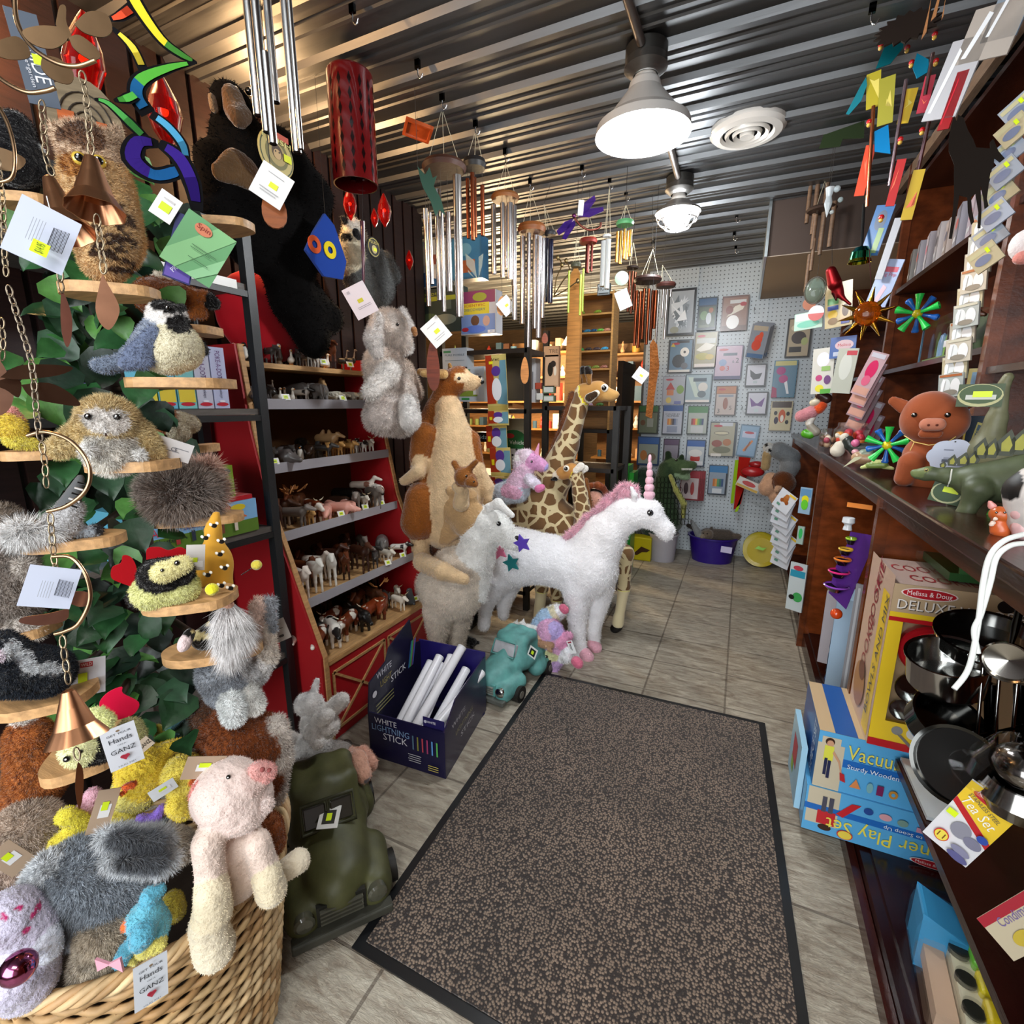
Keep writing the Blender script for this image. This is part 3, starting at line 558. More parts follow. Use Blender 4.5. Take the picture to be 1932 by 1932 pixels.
F['moose'] = quad('moose_figurine', '4b2c1b', .12, .10, neckup=.10, r=.021, hr=.013, leg='8a7460'); antlers(F['moose'], .058, .115, 'a9713f', 1.1)
F['pink pig'] = quad('pig_figurine', 'dd9f8f', .10, .058, neckup=-.02, r=.019, hr=.013)
F['brown bear'] = quad('bear_figurine', '2d1d15', .10, .070, neckup=.0, r=.022, hr=.014)
F['grey elephant'] = quad('elephant_figurine', '6d6a68', .11, .085, neckup=.03, r=.026, hr=.017, snout=.1, extra=(pr((.068, 0, .078), (.078, 0, .03), .007, .004, '6d6a68'),))
F['grey donkey'] = quad('donkey_figurine', '6b625b', .11, .085, neckup=.22, r=.017, tail='3a3430', hr=.011, head='8a8078')
F['golden dog'] = quad('dog_figurine', 'c39457', .075, .06, neckup=.22, r=.012, tail='c39457', hr=.010)
F['white sheep'] = quad('sheep_figurine', 'd9d2c0', .075, .055, neckup=.12, r=.017, head='cfc4ac', leg='b8aa90', mt='fur')
F['spotted dog'] = quad('dog_figurine', 'd8d4cc', .075, .06, neckup=.22, r=.012, tail='201c1a', hr=.010, spots=((-.2, .8, .3, .8, '1a1716'), (.2, -.8, .3, .7, '1a1716')), head='1f1b19')
F['dark grey wolf'] = quad('wolf_figurine', '3c3836', .09, .065, neckup=.18, r=.013, tail='3c3836', hr=.010)
F['bald eagle'] = soft('eagle_figurine', [pr((0, 0, .030), (.005, 0, .055), .017, .012, '2c1e16'), pr((-.03, 0, .012), (-.005, 0, .035), .008, .014, '2c1e16'), pr((.008, 0, .070), (.010, 0, .074), .010, .010, 'f0ece2'), pr((.018, 0, .072), (.024, 0, .069), .004, .0015, 'e0a030'), pr((0, 0, .008), (0, 0, .014), .016, .010, '5a4630')], .003, k=.006, mat_='plastic', org=(0, 0, 0))
F['white goose'] = soft('goose_figurine', [pr((-.012, 0, .024), (.012, 0, .024), .013, .013, 'ebe6da'), pr((.016, 0, .030), (.018, 0, .056), .006, .004, 'ebe6da'), pr((.020, 0, .060), (.023, 0, .060), .006, .005, 'ebe6da'), pr((.028, 0, .059), (.033, 0, .058), .003, .0015, 'd8862c'), pr((0, .005, .003), (0, .005, .014), .004, .003, 'd8862c'), pr((0, -.005, .003), (0, -.005, .014), .004, .003, 'd8862c')], .0028, k=.005, mat_='plastic', org=(0, 0, 0))
F['ostrich'] = soft('ostrich_figurine', [pr((-.012, 0, .045), (.010, 0, .045), .016, .014, '2e2a27'), pr((.016, 0, .052), (.022, 0, .088), .005, .003, '8a7a6c'), pr((.024, 0, .092), (.034, 0, .090), .005, .002, '8a7a6c'), pr((0, .006, .003), (0, .006, .034), .003, .003, '8a7a6c'), pr((0, -.006, .003), (0, -.006, .034), .003, .003, '8a7a6c')], .0028, k=.005, mat_='plastic', org=(0, 0, 0))
F['grey seal'] = soft('seal_figurine', [pr((0, 0, .018), (.006, 0, .062), .020, .012, '4a4d50'), pr((.006, 0, .066), (.018, 0, .072), .010, .005, '4a4d50'), pr((-.03, 0, .008), (0, 0, .016), .007, .014, '4a4d50'), pr((.01, .02, .006), (.0, .014, .018), .005, .006, '3a3c3e'), pr((.01, -.02, .006), (.0, -.014, .018), .005, .006, '3a3c3e')], .003, k=.006, mat_='plastic', org=(0, 0, 0))
F['penguin'] = soft('penguin_figurine', [pr((0, 0, .02), (0, 0, .045), .016, .012, '161718'), pr((.006, 0, .022), (.005, 0, .045), .013, .010, 'ece8de'), pr((0, 0, .060), (.002, 0, .062), .010, .009, '161718'), pr((.010, 0, .061), (.017, 0, .060), .003, .001, 'd08030'), pr((0, .016, .025), (0, .013, .045), .004, .004, '161718'), pr((0, -.016, .025), (0, -.013, .045), .004, .004, '161718')], .0028, k=.004, mat_='plastic', org=(0, 0, 0))
F['grey hippo'] = quad('hippo_figurine', '5e5856', .11, .06, neckup=-.08, r=.024, hr=.017)
F['tan camel'] = quad('camel_figurine', 'b89468', .11, .10, neckup=.18, r=.019, hr=.010, extra=(pr((-.02, 0, .10), (-.015, 0, .112), .010, .006, 'b89468'), pr((.014, 0, .10), (.012, 0, .112), .010, .006, 'b89468')))
F['white goat'] = quad('goat_figurine', 'e0d8c8', .08, .062, neckup=.22, r=.013, hr=.009); horns(F['white goat'], .040, .075, '9a8868', .016)
index_children()
ROWS = [
 (0, -1.60, ['brown and white cow', 'black and white cow', 'brown and white cow', 'black bull', 'red brown bull', 'red brown bull', 'white goat', 'grey seal', 'penguin'], .095),
 (0, -1.71, ['brown and white cow', 'black bull', 'brown and white cow', 'brown bear', 'chestnut horse', 'moose', 'dark grey wolf', 'white goat'], .10),
 (0, -1.84, ['dark brown horse', 'black bull', 'chestnut horse', 'dark brown horse', 'brown bear', 'moose', 'black bull', 'dark brown horse'], .10),
 (1, -1.685, ['pinto horse', 'white horse', 'white horse', 'chestnut horse', 'dark brown horse', 'dark grey wolf', 'white goat', 'spotted dog'], .10),
 (1, -1.79, ['dark brown horse', 'chestnut horse', 'pinto horse', 'dark brown horse', 'chestnut horse', 'grey donkey', 'dark grey wolf', 'grey elephant'], .10),
 (1, -1.91, ['dark brown horse', 'dark brown horse', 'chestnut horse', 'dark brown horse', 'brown bear', 'dark brown horse', 'grey donkey'], .11),
 (2, -1.795, ['dark brown horse', 'grey donkey', 'golden dog', 'brown and white cow', 'pink pig', 'pink pig', 'pink pig', 'grey donkey', 'white goat', 'grey donkey', 'black and white cow'], .072),
 (2, -1.885, ['chestnut horse', 'moose', 'chestnut horse', 'moose', 'pink pig', 'pink pig', 'brown bear', 'black bull', 'brown bear', 'pinto horse'], .08),
 (3, -1.845, ['dark grey wolf', 'grey hippo', 'dark grey wolf', 'penguin', 'brown bear', 'dark grey wolf', 'golden dog', 'golden dog', 'golden dog', 'spotted dog', 'spotted dog', 'white goat'], .064),
 (3, -1.93, ['brown bear', 'black bull', 'grey hippo', 'brown bear', 'black bull', 'grey seal', 'tan camel', 'golden dog', 'golden dog', 'spotted dog'], .078),
 (4, -1.885, ['grey hippo', 'dark grey wolf', 'white goose', 'white goose', 'spotted dog', 'grey elephant', 'grey elephant', 'white sheep', 'white sheep', 'white sheep', 'white sheep'], .068),
 (4, -1.975, ['brown bear', 'grey hippo', 'ostrich', 'white goose', 'grey elephant', 'grey elephant', 'tan camel', 'white sheep', 'white sheep'], .085),
 (5, -1.91, ['penguin', 'bald eagle', 'dark grey wolf', 'bald eagle', 'white goose', 'dark grey wolf', 'spotted dog', 'spotted dog', 'white goose', 'chestnut horse', 'ostrich', 'ostrich'], .06),
 (5, -1.985, ['bald eagle', 'bald eagle', 'dark grey wolf', 'penguin', 'brown bear', 'dark grey wolf', 'ostrich', 'white goose'], .08)]
SN = ['bottom', 'second-lowest', 'third', 'fourth', 'fifth', 'top']; ORD = ['first', 'second', 'third', 'fourth', 'fifth', 'sixth', 'seventh', 'eighth', 'ninth', 'tenth', 'eleventh', 'twelfth']
rk = {}
for si, x, kinds, dy in ROWS:
    row = rk.get(si, 0); rk[si] = row+1; y = 1.49
    for i, k in enumerate(kinds):
        big = ('horse' in k or 'cow' in k or 'bull' in k or 'moose' in k); sc = 1.28 if si < 3 else (1.2 if si == 3 else 1.12)
        if y > 2.19: break
        rz = random.uniform(-.9, .5)+(0 if si else -.5); 
        spawn(F[k], (x+random.uniform(-.01, .005)-(.035*sc if big else .01), y+random.uniform(-.01, .01), SHELVES[si][0]), rz, sc*random.uniform(.93, 1.05), '%s figurine, %s from the left, %s row, %s barn shelf' % (k, ORD[i], ('front', 'second', 'back')[row], SN[si]), 'figurines on the %s barn shelf' % SN[si]); y += dy*.93
for i, (si, x, y) in enumerate(((0, -1.60, 2.14), (0, -1.67, 1.78), (1, -1.66, 2.12), (2, -1.775, 1.80), (2, -1.78, 1.98), (2, -1.77, 2.10), (3, -1.815, 1.48), (4, -1.85, 1.60), (4, -1.852, 1.95), (5, -1.872, 1.86), (5, -1.872, 2.04), (1, -1.65, 1.98))):
    z = SHELVES[si][0]; c = np.array([x+.012, y, z+.028]); card('price_tag', c, (.25, .97, 0), (-.3, 0, .95), .038, .028, .001, 'e8e8e0', (('r', .5, .5, .5, .55, 'd8f020'), ('r', .5, .5, .35, .12, '667010')), 'paper', label='white price tag with yellow sticker, %s of those on the %s barn shelf' % (ORD[i % 3], SN[si]), cat='price tag', group='price tags on the barn rack')
# ================================================================ large standing plush animals in the middle of the shop
def floor_leg(s, x, y, r, x2, y2, r2, **k): s.c(x, y, r, x2, y2, r2, **k)
# --- white unicorn
pl = PY(2.75); s = Sk(pl); W = 'f2f2f6'
s.c(1222, 968, 26, 1176, 975, 28, col=W, f=.75); s.c(1222, 968, 25, 1255, 1000, 15, f=.8); s.c(1255, 1000, 15, 1258, 1008, 13, f=.8); s.c(1180, 965, 29, 1140, 1010, 38, f=.75); s.c(1140, 1010, 40, 1110, 1060, 56, f=.8)
s.c(1112, 1075, 52, 1040, 1058, 46); s.c(1040, 1056, 46, 975, 1048, 54); s.c(970, 1060, 50, 940, 1085, 34)
s.c(1090, 1110, 30, 1089, 1190, 14.5, o=.07); s.c(1089, 1190, 14.5, 1094, 1232, 14, o=.08); s.c(1132, 1105, 28, 1119, 1190, 12.5, o=-.05); s.c(1119, 1190, 12.5, 1121, 1214, 12, o=-.04)
s.c(936, 1090, 32, 916, 1148, 12, o=.07); s.c(916, 1148, 12, 913, 1180, 12, o=.07); s.c(962, 1090, 28, 950, 1140, 12, o=-.08); s.c(950, 1140, 12, 950, 1160, 11, o=-.08)
s.c(1197, 934, 6, 1190, 918, 3, o=.04); s.c(1202, 934, 6, 1200, 920, 3, o=-.04)
uni = s.make('plush_unicorn', 'large white standing unicorn plush with pink mane and horn on the tile floor', 'stuffed unicorn', h=.011, k=.03, furn=26000, furl=.011, wob=.003, mat_='plushsoft')
s = Sk(pl); s.c(1198, 926, 6, 1180, 925, 9, col='f0bccc', f=.6); s.c(1180, 925, 10, 1150, 950, 9, f=.5); s.c(1150, 950, 9, 1110, 985, 8, f=.5); s.c(1110, 985, 9, 1068, 1016, 5, f=.5)
s.make('mane', h=.008, parent=uni, furn=7000, furl=.03, mat_='fur', furw=.0015)
m = M(); P = [pl.pt(1225, 940), pl.pt(1226, 860)]
for i in range(6):
    a = P[0]+(P[1]-P[0])*i/6; b = P[0]+(P[1]-P[0])*(i+1)/6; r = .032*(1-i/7.2); m.ell((a+b)/2, (r, r, np.linalg.norm(b-a)*.72), 'eebfd0')
m.obj('horn', 'plushsoft', uni); eye(uni, pl, 1226, 968, .063, .013, ring='3a3a40')
for x, y, o in ((1107, 1240, .10), (1122, 1222, -.02)): s = Sk(pl); s.c(x-3, y-6, 12, x+2, y, 12, o=o, col='eab0c0'); s.make('hoof', h=.007, parent=uni)
s = Sk(pl); s.c(922, 1075, 10, 905, 1130, 14, o=-.14, col='b06a72'); s.c(905, 1130, 14, 900, 1165, 8, o=-.14); s.make('tail', h=.009, parent=uni, furn=3000, furl=.04, mat_='fur')
# --- white and cream llama
pl = PY(2.30); s = Sk(pl); W = 'e9e9e6'; Bg = 'd9cdbe'
s.c(842, 1105, 56, 862, 1080, 50, col=Bg); s.c(862, 1120, 48, 885, 1070, 40); s.c(826, 1150, 34, 824, 1215, 14, o=.05); s.c(824, 1215, 14, 822, 1242, 13, o=.06); s.c(866, 1150, 28, 862, 1215, 13, o=-.08); s.c(862, 1215, 13, 860, 1240, 12, o=-.08)
s.c(800, 1140, 34, 800, 1200, 16, o=-.1); s.c(895, 1050, 34, 908, 1010, 32, col=W); s.c(908, 1010, 33, 920, 985, 30); s.c(898, 1060, 34, 902, 1100, 20); s.c(902, 1100, 20, 912, 1132, 6)
s.c(930, 985, 30, 945, 1000, 23); s.c(945, 1000, 22, 974, 1022, 13, f=.8); s.c(972, 1028, 10, 955, 1024, 10, f=.8)
ll = s.make('plush_llama', 'large llama plush with white head and neck and cream body beside the blue truck planter', 'stuffed llama', h=.011, k=.03, furn=26000, furl=.016, wob=.003)
s = Sk(pl); s.c(922, 958, 9, 940, 950, 8, o=.06, col='eeeeec', f=.6); s.c(940, 950, 9, 966, 972, 6, o=.07, f=.6); s.make('ear', h=.006, parent=ll)
s = Sk(pl); s.c(974, 1014, 4, 984, 1019, 4.5, o=.012, col='15120f', f=1.4); s.make('nose', h=.004, parent=ll, mat_='plastic'); eye(ll, pl, 941, 988, .075, .013)
# --- kangaroo with joey
pl = PY(2.42); s = Sk(pl); Br = '8a4f1e'; Tn = 'd6b890'
s.c(852, 722, 25, 865, 716, 24, col=Br); s.c(868, 715, 22, 890, 722, 14, col=Tn, f=.8); s.c(890, 722, 13, 906, 718, 8, f=.8); s.c(845, 735, 24, 828, 775, 25, col=Br); s.c(828, 775, 26, 812, 815, 32); s.c(812, 815, 36, 822, 900, 48); s.c(848, 770, 24, 855, 830, 38, col=Tn, o=.03)
s.c(855, 830, 38, 858, 930, 56, col=Tn, o=.03); s.c(850, 950, 56, 842, 990, 46, o=.03); s.c(795, 940, 30, 790, 985, 34, col=Br, o=.16); s.c(880, 960, 26, 875, 1010, 30, col=Br, o=-.06); s.c(835, 1000, 34, 835, 1040, 26, col='5a2c12')
s.c(800, 820, 24, 792, 862, 20, col=Br, o=.14); s.c(793, 865, 15, 790, 890, 13, col=Tn, o=.16); s.c(790, 890, 13, 762, 908, 9, o=.2); s.c(888, 830, 18, 900, 880, 14, col=Br, o=-.02); s.c(902, 885, 13, 918, 918, 13, col=Tn, o=0); s.c(918, 918, 13, 922, 940, 8, o=0)
s.c(789, 1000, 17, 795, 1055, 17, col=Tn, o=.16); s.c(797, 1060, 18, 835, 1078, 17, o=.24, o2=.34); s.c(835, 1078, 17, 876, 1093, 11, o=.34); s.c(866, 1000, 17, 860, 1050, 15, o=-.06); s.c(862, 1055, 14, 890, 1066, 12, o=-.02)
s.c(820, 870, 26, 830, 960, 38, col=Br, o=-.02); s.c(872, 712, 9, 866, 712, 9, col='e6cfa8', paint=True, o=.06)
kg = s.make('plush_kangaroo', 'tall brown kangaroo plush with tan belly and a joey in the pouch above the llama', 'stuffed kangaroo', h=.012, k=.02, furn=14000, furl=.008)
s = Sk(pl); s.c(838, 705, 8, 792, 702, 7, o=.08, col='a87c45', f=.6); s.c(838, 708, 6, 798, 706, 4, o=.095, col='c9a56c', f=.6); s.make('ear', h=.005, parent=kg); s = Sk(pl); s.c(852, 702, 6, 848, 688, 4, o=-.05, col='a87c45', f=.6); s.make('ear', h=.005, parent=kg)
s = Sk(pl); s.c(906, 714, 5, 909, 720, 5, col='111010'); s.make('nose', h=.004, parent=kg, mat_='plastic'); eye(kg, pl, 866, 714, .08, .010)
s = Sk(pl); s.c(820, 935, 14, 880, 975, 40, o=.16, col='b8956a', f=.5); s.c(850, 925, 10, 890, 935, 12, o=.17); s.c(835, 1000, 30, 855, 975, 40, o=.12, f=.5); s.make('pouch', h=.009, parent=kg)
s = Sk(pl); s.c(876, 900, 19, 886, 906, 14, o=.25, col='8a5526'); s.c(888, 909, 11, 896, 913, 7, o=.28); s.c(864, 886, 6, 857, 874, 6, o=.25); s.c(886, 884, 6, 898, 871, 5, o=.25); s.c(872, 928, 13, 870, 950, 16, o=.22, col='cbb08a'); s.c(860, 918, 8, 868, 925, 8, o=.25)
jy = tag(s.make('plush_joey', h=.006, furn=3000, furl=.006), 'small brown joey plush looking out of the kangaroo pouch', 'stuffed joey'); eye(jy, pl, 880, 898, .305, .006); eye(jy, pl, 894, 909, .30, .005, name='nose')
# dark stand the kangaroo sits on, behind the llama
m = M(); m.bb((-1.98, 2.42, 0), (-1.55, 2.85, .02), '14110f'); m.bb((-1.98, 2.42, .50), (-1.55, 2.85, .54), '14110f')
for x in (-1.96, -1.57):
    for y in (2.44, 2.83): m.bb((x-.02, y-.02, 0), (x+.02, y+.02, .52), '14110f')
tag(m.obj('display_stand', 'blackmetal'), 'low black display stand behind the llama under the kangaroo', 'stand')
# --- giraffes
def giraffe_mat(name, scale, c1=(.155, .075, .022), c2=(.62, .52, .30)):
    m = bpy.data.materials.new(name); m.use_nodes = True; nt = m.node_tree; N = nt.nodes; L = nt.links; b = N['Principled BSDF']; tc = N.new('ShaderNodeTexCoord'); a = N.new('ShaderNodeAttribute'); a.attribute_name = 'Col'
    v = N.new('ShaderNodeTexVoronoi'); v.feature = 'DISTANCE_TO_EDGE'; v.inputs['Scale'].default_value = scale; v.inputs['Randomness'].default_value = .8; L.new(tc.outputs['Object'], v.inputs['Vector'])
    n = N.new('ShaderNodeTexNoise'); n.inputs['Scale'].default_value = scale*3; mu = N.new('ShaderNodeMath'); mu.operation = 'MULTIPLY_ADD'; mu.inputs[1].default_value = .12; L.new(tc.outputs['Object'], n.inputs['Vector']); L.new(n.outputs[0], mu.inputs[0]); L.new(v.outputs[0], mu.inputs[2])
    g = N.new('ShaderNodeMath'); g.operation = 'GREATER_THAN'; g.inputs[1].default_value = .155; L.new(mu.outputs[0], g.inputs[0]); mx = N.new('ShaderNodeMix'); mx.data_type = 'RGBA'; mx.inputs[6].default_value = c2+(1,); mx.inputs[7].default_value = c1+(1,); L.new(g.outputs[0], mx.inputs[0])
    sp = N.new('ShaderNodeSeparateColor'); L.new(a.outputs['Color'], sp.inputs[0]); g2 = N.new('ShaderNodeMath'); g2.operation = 'GREATER_THAN'; g2.inputs[1].default_value = .85; L.new(sp.outputs[1], g2.inputs[0])
    m2 = N.new('ShaderNodeMix'); m2.data_type = 'RGBA'; L.new(g2.outputs[0], m2.inputs[0]); L.new(a.outputs['Color'], m2.inputs[6]); L.new(mx.outputs[2], m2.inputs[7]); L.new(m2.outputs[2], b.inputs['Base Color']); b.inputs['Roughness'].default_value = .9; b.inputs['Sheen Weight'].default_value = .3; MATS[name] = m
giraffe_mat('giraffe', 11); giraffe_mat('giraffe_small', 20)
SP = 'ffff00'                                                           # where the coat is spotted
pl = PY(3.12); s = Sk(pl); C2 = 'ddd0a8'
s.c(1106, 742, 19, 1128, 738, 19, col='a8793a', f=.8); s.c(1128, 740, 16, 1152, 746, 10, col='b58a4c', f=.8); s.c(1152, 746, 10, 1162, 745, 7, f=.8); s.c(1098, 740, 13, 1092, 770, 15, col=SP); s.c(1092, 770, 16, 1070, 840, 21); s.c(1070, 840, 22, 1045, 900, 32); s.c(1045, 905, 34, 1010, 960, 50)
s.c(1010, 975, 48, 990, 985, 44); s.c(1040, 985, 48, 1130, 1030, 40); s.c(990, 990, 40, 985, 1020, 30)
s.c(1018, 1060, 20, 1022, 1110, 12, o=.05); s.c(1022, 1110, 11, 1016, 1165, 10, col=C2, o=.05); s.c(1050, 1060, 18, 1050, 1130, 10, col=SP, o=-.1); s.c(1050, 1130, 10, 1052, 1150, 9, col=C2, o=-.1)
s.c(1135, 1030, 36, 1178, 1045, 17, col=SP, o=.03); s.c(1178, 1045, 17, 1177, 1110, 11, o=.03); s.c(1177, 1110, 11, 1168, 1165, 9, col=C2, o=.03); s.c(1167, 1165, 9, 1166, 1176, 11, o=.04)
gf = s.make('plush_giraffe', 'tall giraffe plush standing behind the white unicorn', 'stuffed giraffe', h=.011, k=.025, mat_='giraffe')
s = Sk(pl); s.c(1080, 745, 7, 1066, 800, 9, col='6a3a18', o=-.01, f=.6); s.c(1066, 800, 9, 1040, 870, 11, f=.6); s.c(1040, 870, 11, 1018, 915, 9, f=.6); s.make('mane', h=.008, parent=gf, furn=5000, furl=.02, mat_='fur')
for x, o in ((1112, .03), (1104, -.03)): s = Sk(pl); s.c(x, 722, 5, x-2, 704, 6, o=o, col='8a6030'); s.c(x-2, 702, 7, x-4, 696, 6, o=o, col='1c1410'); s.make('horn', h=.006, parent=gf)
s = Sk(pl); s.c(1112, 752, 9, 1126, 742, 6, col='e8e0cc', o=.09, f=.5); s.c(1112, 750, 5, 1122, 744, 3, o=.105, col='3a2a1c', f=.5); s.make('ear', h=.005, parent=gf); eye(gf, pl, 1140, 732, .045, .017, ring='efe8d8')
s = Sk(pl); s.c(1166, 1182, 9, 1160, 1186, 9, col='121011', o=.04); s.make('hoof', h=.006, parent=gf, mat_='plastic')
pl = PY(2.98); s = Sk(pl)
s.c(1078, 888, 15, 1062, 892, 12, col='b07c3c', f=.8); s.c(1062, 894, 10, 1048, 897, 7, col='e2d8c4', f=.8); s.c(1088, 895, 13, 1094, 930, 13, col=SP); s.c(1094, 930, 14, 1104, 1000, 20); s.c(1104, 1000, 24, 1120, 1030, 26); s.c(1098, 1030, 12, 1096, 1090, 8); s.c(1130, 1040, 12, 1132, 1100, 8)
g2 = s.make('plush_giraffe', 'small young giraffe plush facing left between the tall giraffe and the unicorn', 'stuffed giraffe', h=.008, k=.02, mat_='giraffe_small'); eye(g2, pl, 1068, 884, .035, .014, ring='efe8d8')
s = Sk(pl); s.c(1086, 888, 6, 1096, 880, 8, col='f0ece2', f=.5, o=.04); s.c(1098, 890, 5, 1104, 884, 7, col='f0ece2', f=.5, o=.0); s.make('ear', h=.005, parent=g2); s = Sk(pl); s.c(1048, 903, 5, 1040, 905, 2, col='15100e', o=.01); s.make('mouth', h=.004, parent=g2)
s = Sk(pl); s.c(1106, 905, 4, 1118, 990, 6, col='7a4a20', o=-.02, f=.6); s.make('mane', h=.006, parent=g2, furn=1500, furl=.012, mat_='fur')
# --- curly haired doll
pl = PY(3.3); s = Sk(pl); s.c(1122, 944, 18, col='d9a08c'); s.c(1120, 985, 18, 1122, 1030, 26, col='8a6a80')
dl = s.make('rag_doll', 'rag doll with curly auburn hair between the small giraffe and the unicorn mane', 'doll', h=.008)
s = Sk(pl)
for i in range(22): a = random.random()*6.28; s.c(1122+22*math.cos(a), 935+20*abs(math.sin(a))*(-1 if random.random() < .75 else .8), 6, col=random.choice(['7a3a1c', '8f4822', '6a2f16']), o=random.uniform(-.04, .03))
s.make('hair', h=.007, parent=dl, mat_='fur'); eye(dl, pl, 1117, 944, .06, .004); eye(dl, pl, 1129, 943, .06, .004)
# --- pastel unicorns
def fluff(s, x, y, r, n, cols, sp, o=0):
    for i in range(n): s.c(x+random.uniform(-sp, sp), y+random.uniform(-sp, sp), r*random.uniform(.6, 1), col=random.choice(cols), o=o+random.uniform(-.02, .02))
PA_ = ['e8b8d8', 'c8c0ea', 'b8d8ea', 'e8dcb8', 'e0a8cc']
pl = PY(2.9); s = Sk(pl); s.c(1005, 870, 17, 1022, 878, 11, col='dba0cc', f=.9); s.c(1022, 878, 10, 1026, 880, 8, col='b8b0e8', f=.9); s.c(990, 885, 18, 975, 920, 22, col='e2c0d8'); s.c(975, 925, 24, 950, 930, 20, col='cbd8e6'); s.c(950, 935, 18, 935, 930, 14, col='bcd6e0'); fluff(s, 988, 870, 12, 10, ['ece6ee', 'f2eef0', 'e6d4e4'], 12); s.c(1000, 905, 11, 1012, 915, 10, col='e8e0f0', o=.05); s.c(960, 925, 14, 975, 930, 12, paint=True, col='e3b0cc', o=.05)
u1 = s.make('plush_unicorn', 'pastel rainbow unicorn plush riding on the back of the tall giraffe', 'stuffed unicorn', h=.008, furn=6000, furl=.012, mat_='fur')
M().lathe([(.018, 0), (.013, .03), (.006, .07), (.001, .085)], pl.pt(1011, 860), 'e8a0c0', 12, ax=(.25, 0, 1)).obj('horn', 'plushsoft', u1); eye(u1, pl, 1003, 871, .06, .008); s = Sk(pl); s.c(1016, 922, 8, 1022, 920, 7, col='d87aa8', o=.07); s.make('hoof', h=.005, parent=u1); s = Sk(pl); s.c(990, 860, 4, 988, 853, 3, o=.03, col='e070a8'); s.make('ear', h=.004, parent=u1)
pl = PY(2.44); s = Sk(pl); s.c(1030, 1238, 19, 1038, 1232, 18, col='dcdca8', f=.9); s.c(1042, 1246, 15, 1050, 1250, 11, col='c8a8d8', f=.9); s.c(1022, 1258, 8, 1046, 1262, 8, col='cfa8dc'); fluff(s, 1012, 1225, 11, 12, ['ecebef', 'e0d8ea', 'd8e4ee'], 10); s.c(1038, 1195, 26, 1050, 1215, 20, col='d9a8cc', o=-.02); s.c(1022, 1182, 20, 1030, 1165, 16, col='a8c4e0', o=-.08); s.c(1034, 1205, 20, 1045, 1190, 16, col='b8a8dc'); fluff(s, 1052, 1155, 10, 12, ['f0f0f4', 'e8ecf2'], 9, -.12); s.c(1035, 1160, 12, 1046, 1156, 12, col='e0d8b8', o=-.1); s.c(1060, 1210, 14, 1072, 1200, 9, col='e09cc0', o=.0); fluff(s, 1068, 1236, 9, 12, ['f0f0f4', 'e8ecf2'], 8, .02)
u2 = s.make('plush_unicorn', 'pastel rainbow unicorn plush lying on the floor at the feet of the white unicorn', 'stuffed unicorn', h=.008, furn=9000, furl=.012, mat_='fur')
M().lathe([(.016, 0), (.012, -.03), (.006, -.06), (.001, -.07)], pl.pt(1015, 1246, .05), 'd898b0', 12).obj('horn', 'plushsoft', u2); eye(u2, pl, 1031, 1239, .062, .009)
for x, y, r, o in ((1089, 1250, 10, .06), (1064, 1149, 8, -.1)): s = Sk(pl); s.c(x-2, y-2, r, x+2, y+2, r, col='d8708c', o=o); s.make('hoof', h=.005, parent=u2)
hangtag(u2, pl, 1078, 1221, 12, 26, .09, 22, items=(('r', .5, .5, .1, .5, '30302f'), ('r', .35, .55, .08, .4, '50504f'), ('r', .5, .88, .6, .12, 'a03048')), name='swing_tag')
# --- green crocodile draped in a net
pl = PY(4.85); s = Sk(pl); G = '33452f'
s.c(1266, 878, 14, 1290, 882, 13, col='46583a', f=.9); s.c(1290, 882, 12, 1306, 878, 9, f=.9); s.c(1270, 895, 9, 1296, 900, 7, col='7d9474', f=.9); s.c(1258, 885, 16, 1250, 930, 22, col=G); s.c(1250, 930, 24, 1262, 985, 24); s.c(1215, 905, 24, 1200, 940, 30, col='2c4234', o=-.15); s.c(1225, 950, 30, 1240, 1000, 28, o=-.1); s.c(1262, 870, 7, 1260, 856, 6, col='20301c'); s.c(1284, 870, 5, 1286, 862, 5)
cr = s.make('plush_crocodile', 'green crocodile plush with toothy jaw standing at the back beside the white bucket', 'stuffed crocodile', h=.016, k=.03, wob=.008)
s = Sk(pl); s.c(1265, 898, 4, 1276, 925, 5, o=.12, col='9a9a55'); s.c(1276, 925, 5, 1290, 950, 6, o=.12); s.c(1290, 950, 6, 1289, 975, 4, o=.1); s.make('belly', h=.01, parent=cr)
m = M(); n_ = 9
for i in range(n_): a = pl.pt(1287+i*2.3, 884, .09); m.lathe([(.007, 0), (.001, -.018)], a, 'f2f2ee', 6)
m.obj('teeth', 'plastic', cr); m = M()
for i in range(7):
    for j in range(9): x = 1236+i*7-3*(j % 2)+j*3; y = 905+j*10; c = [pl.pt(x+4*math.cos(a), y+6*math.sin(a), .145+.02*math.sin(i)) for a in np.linspace(0, 6.283, 7)]; m.tube(c, .0022, '0d120c', 4, cap=False)
m.obj('net', 'matte', cr); eye(cr, pl, 1276, 868, .05, .012)
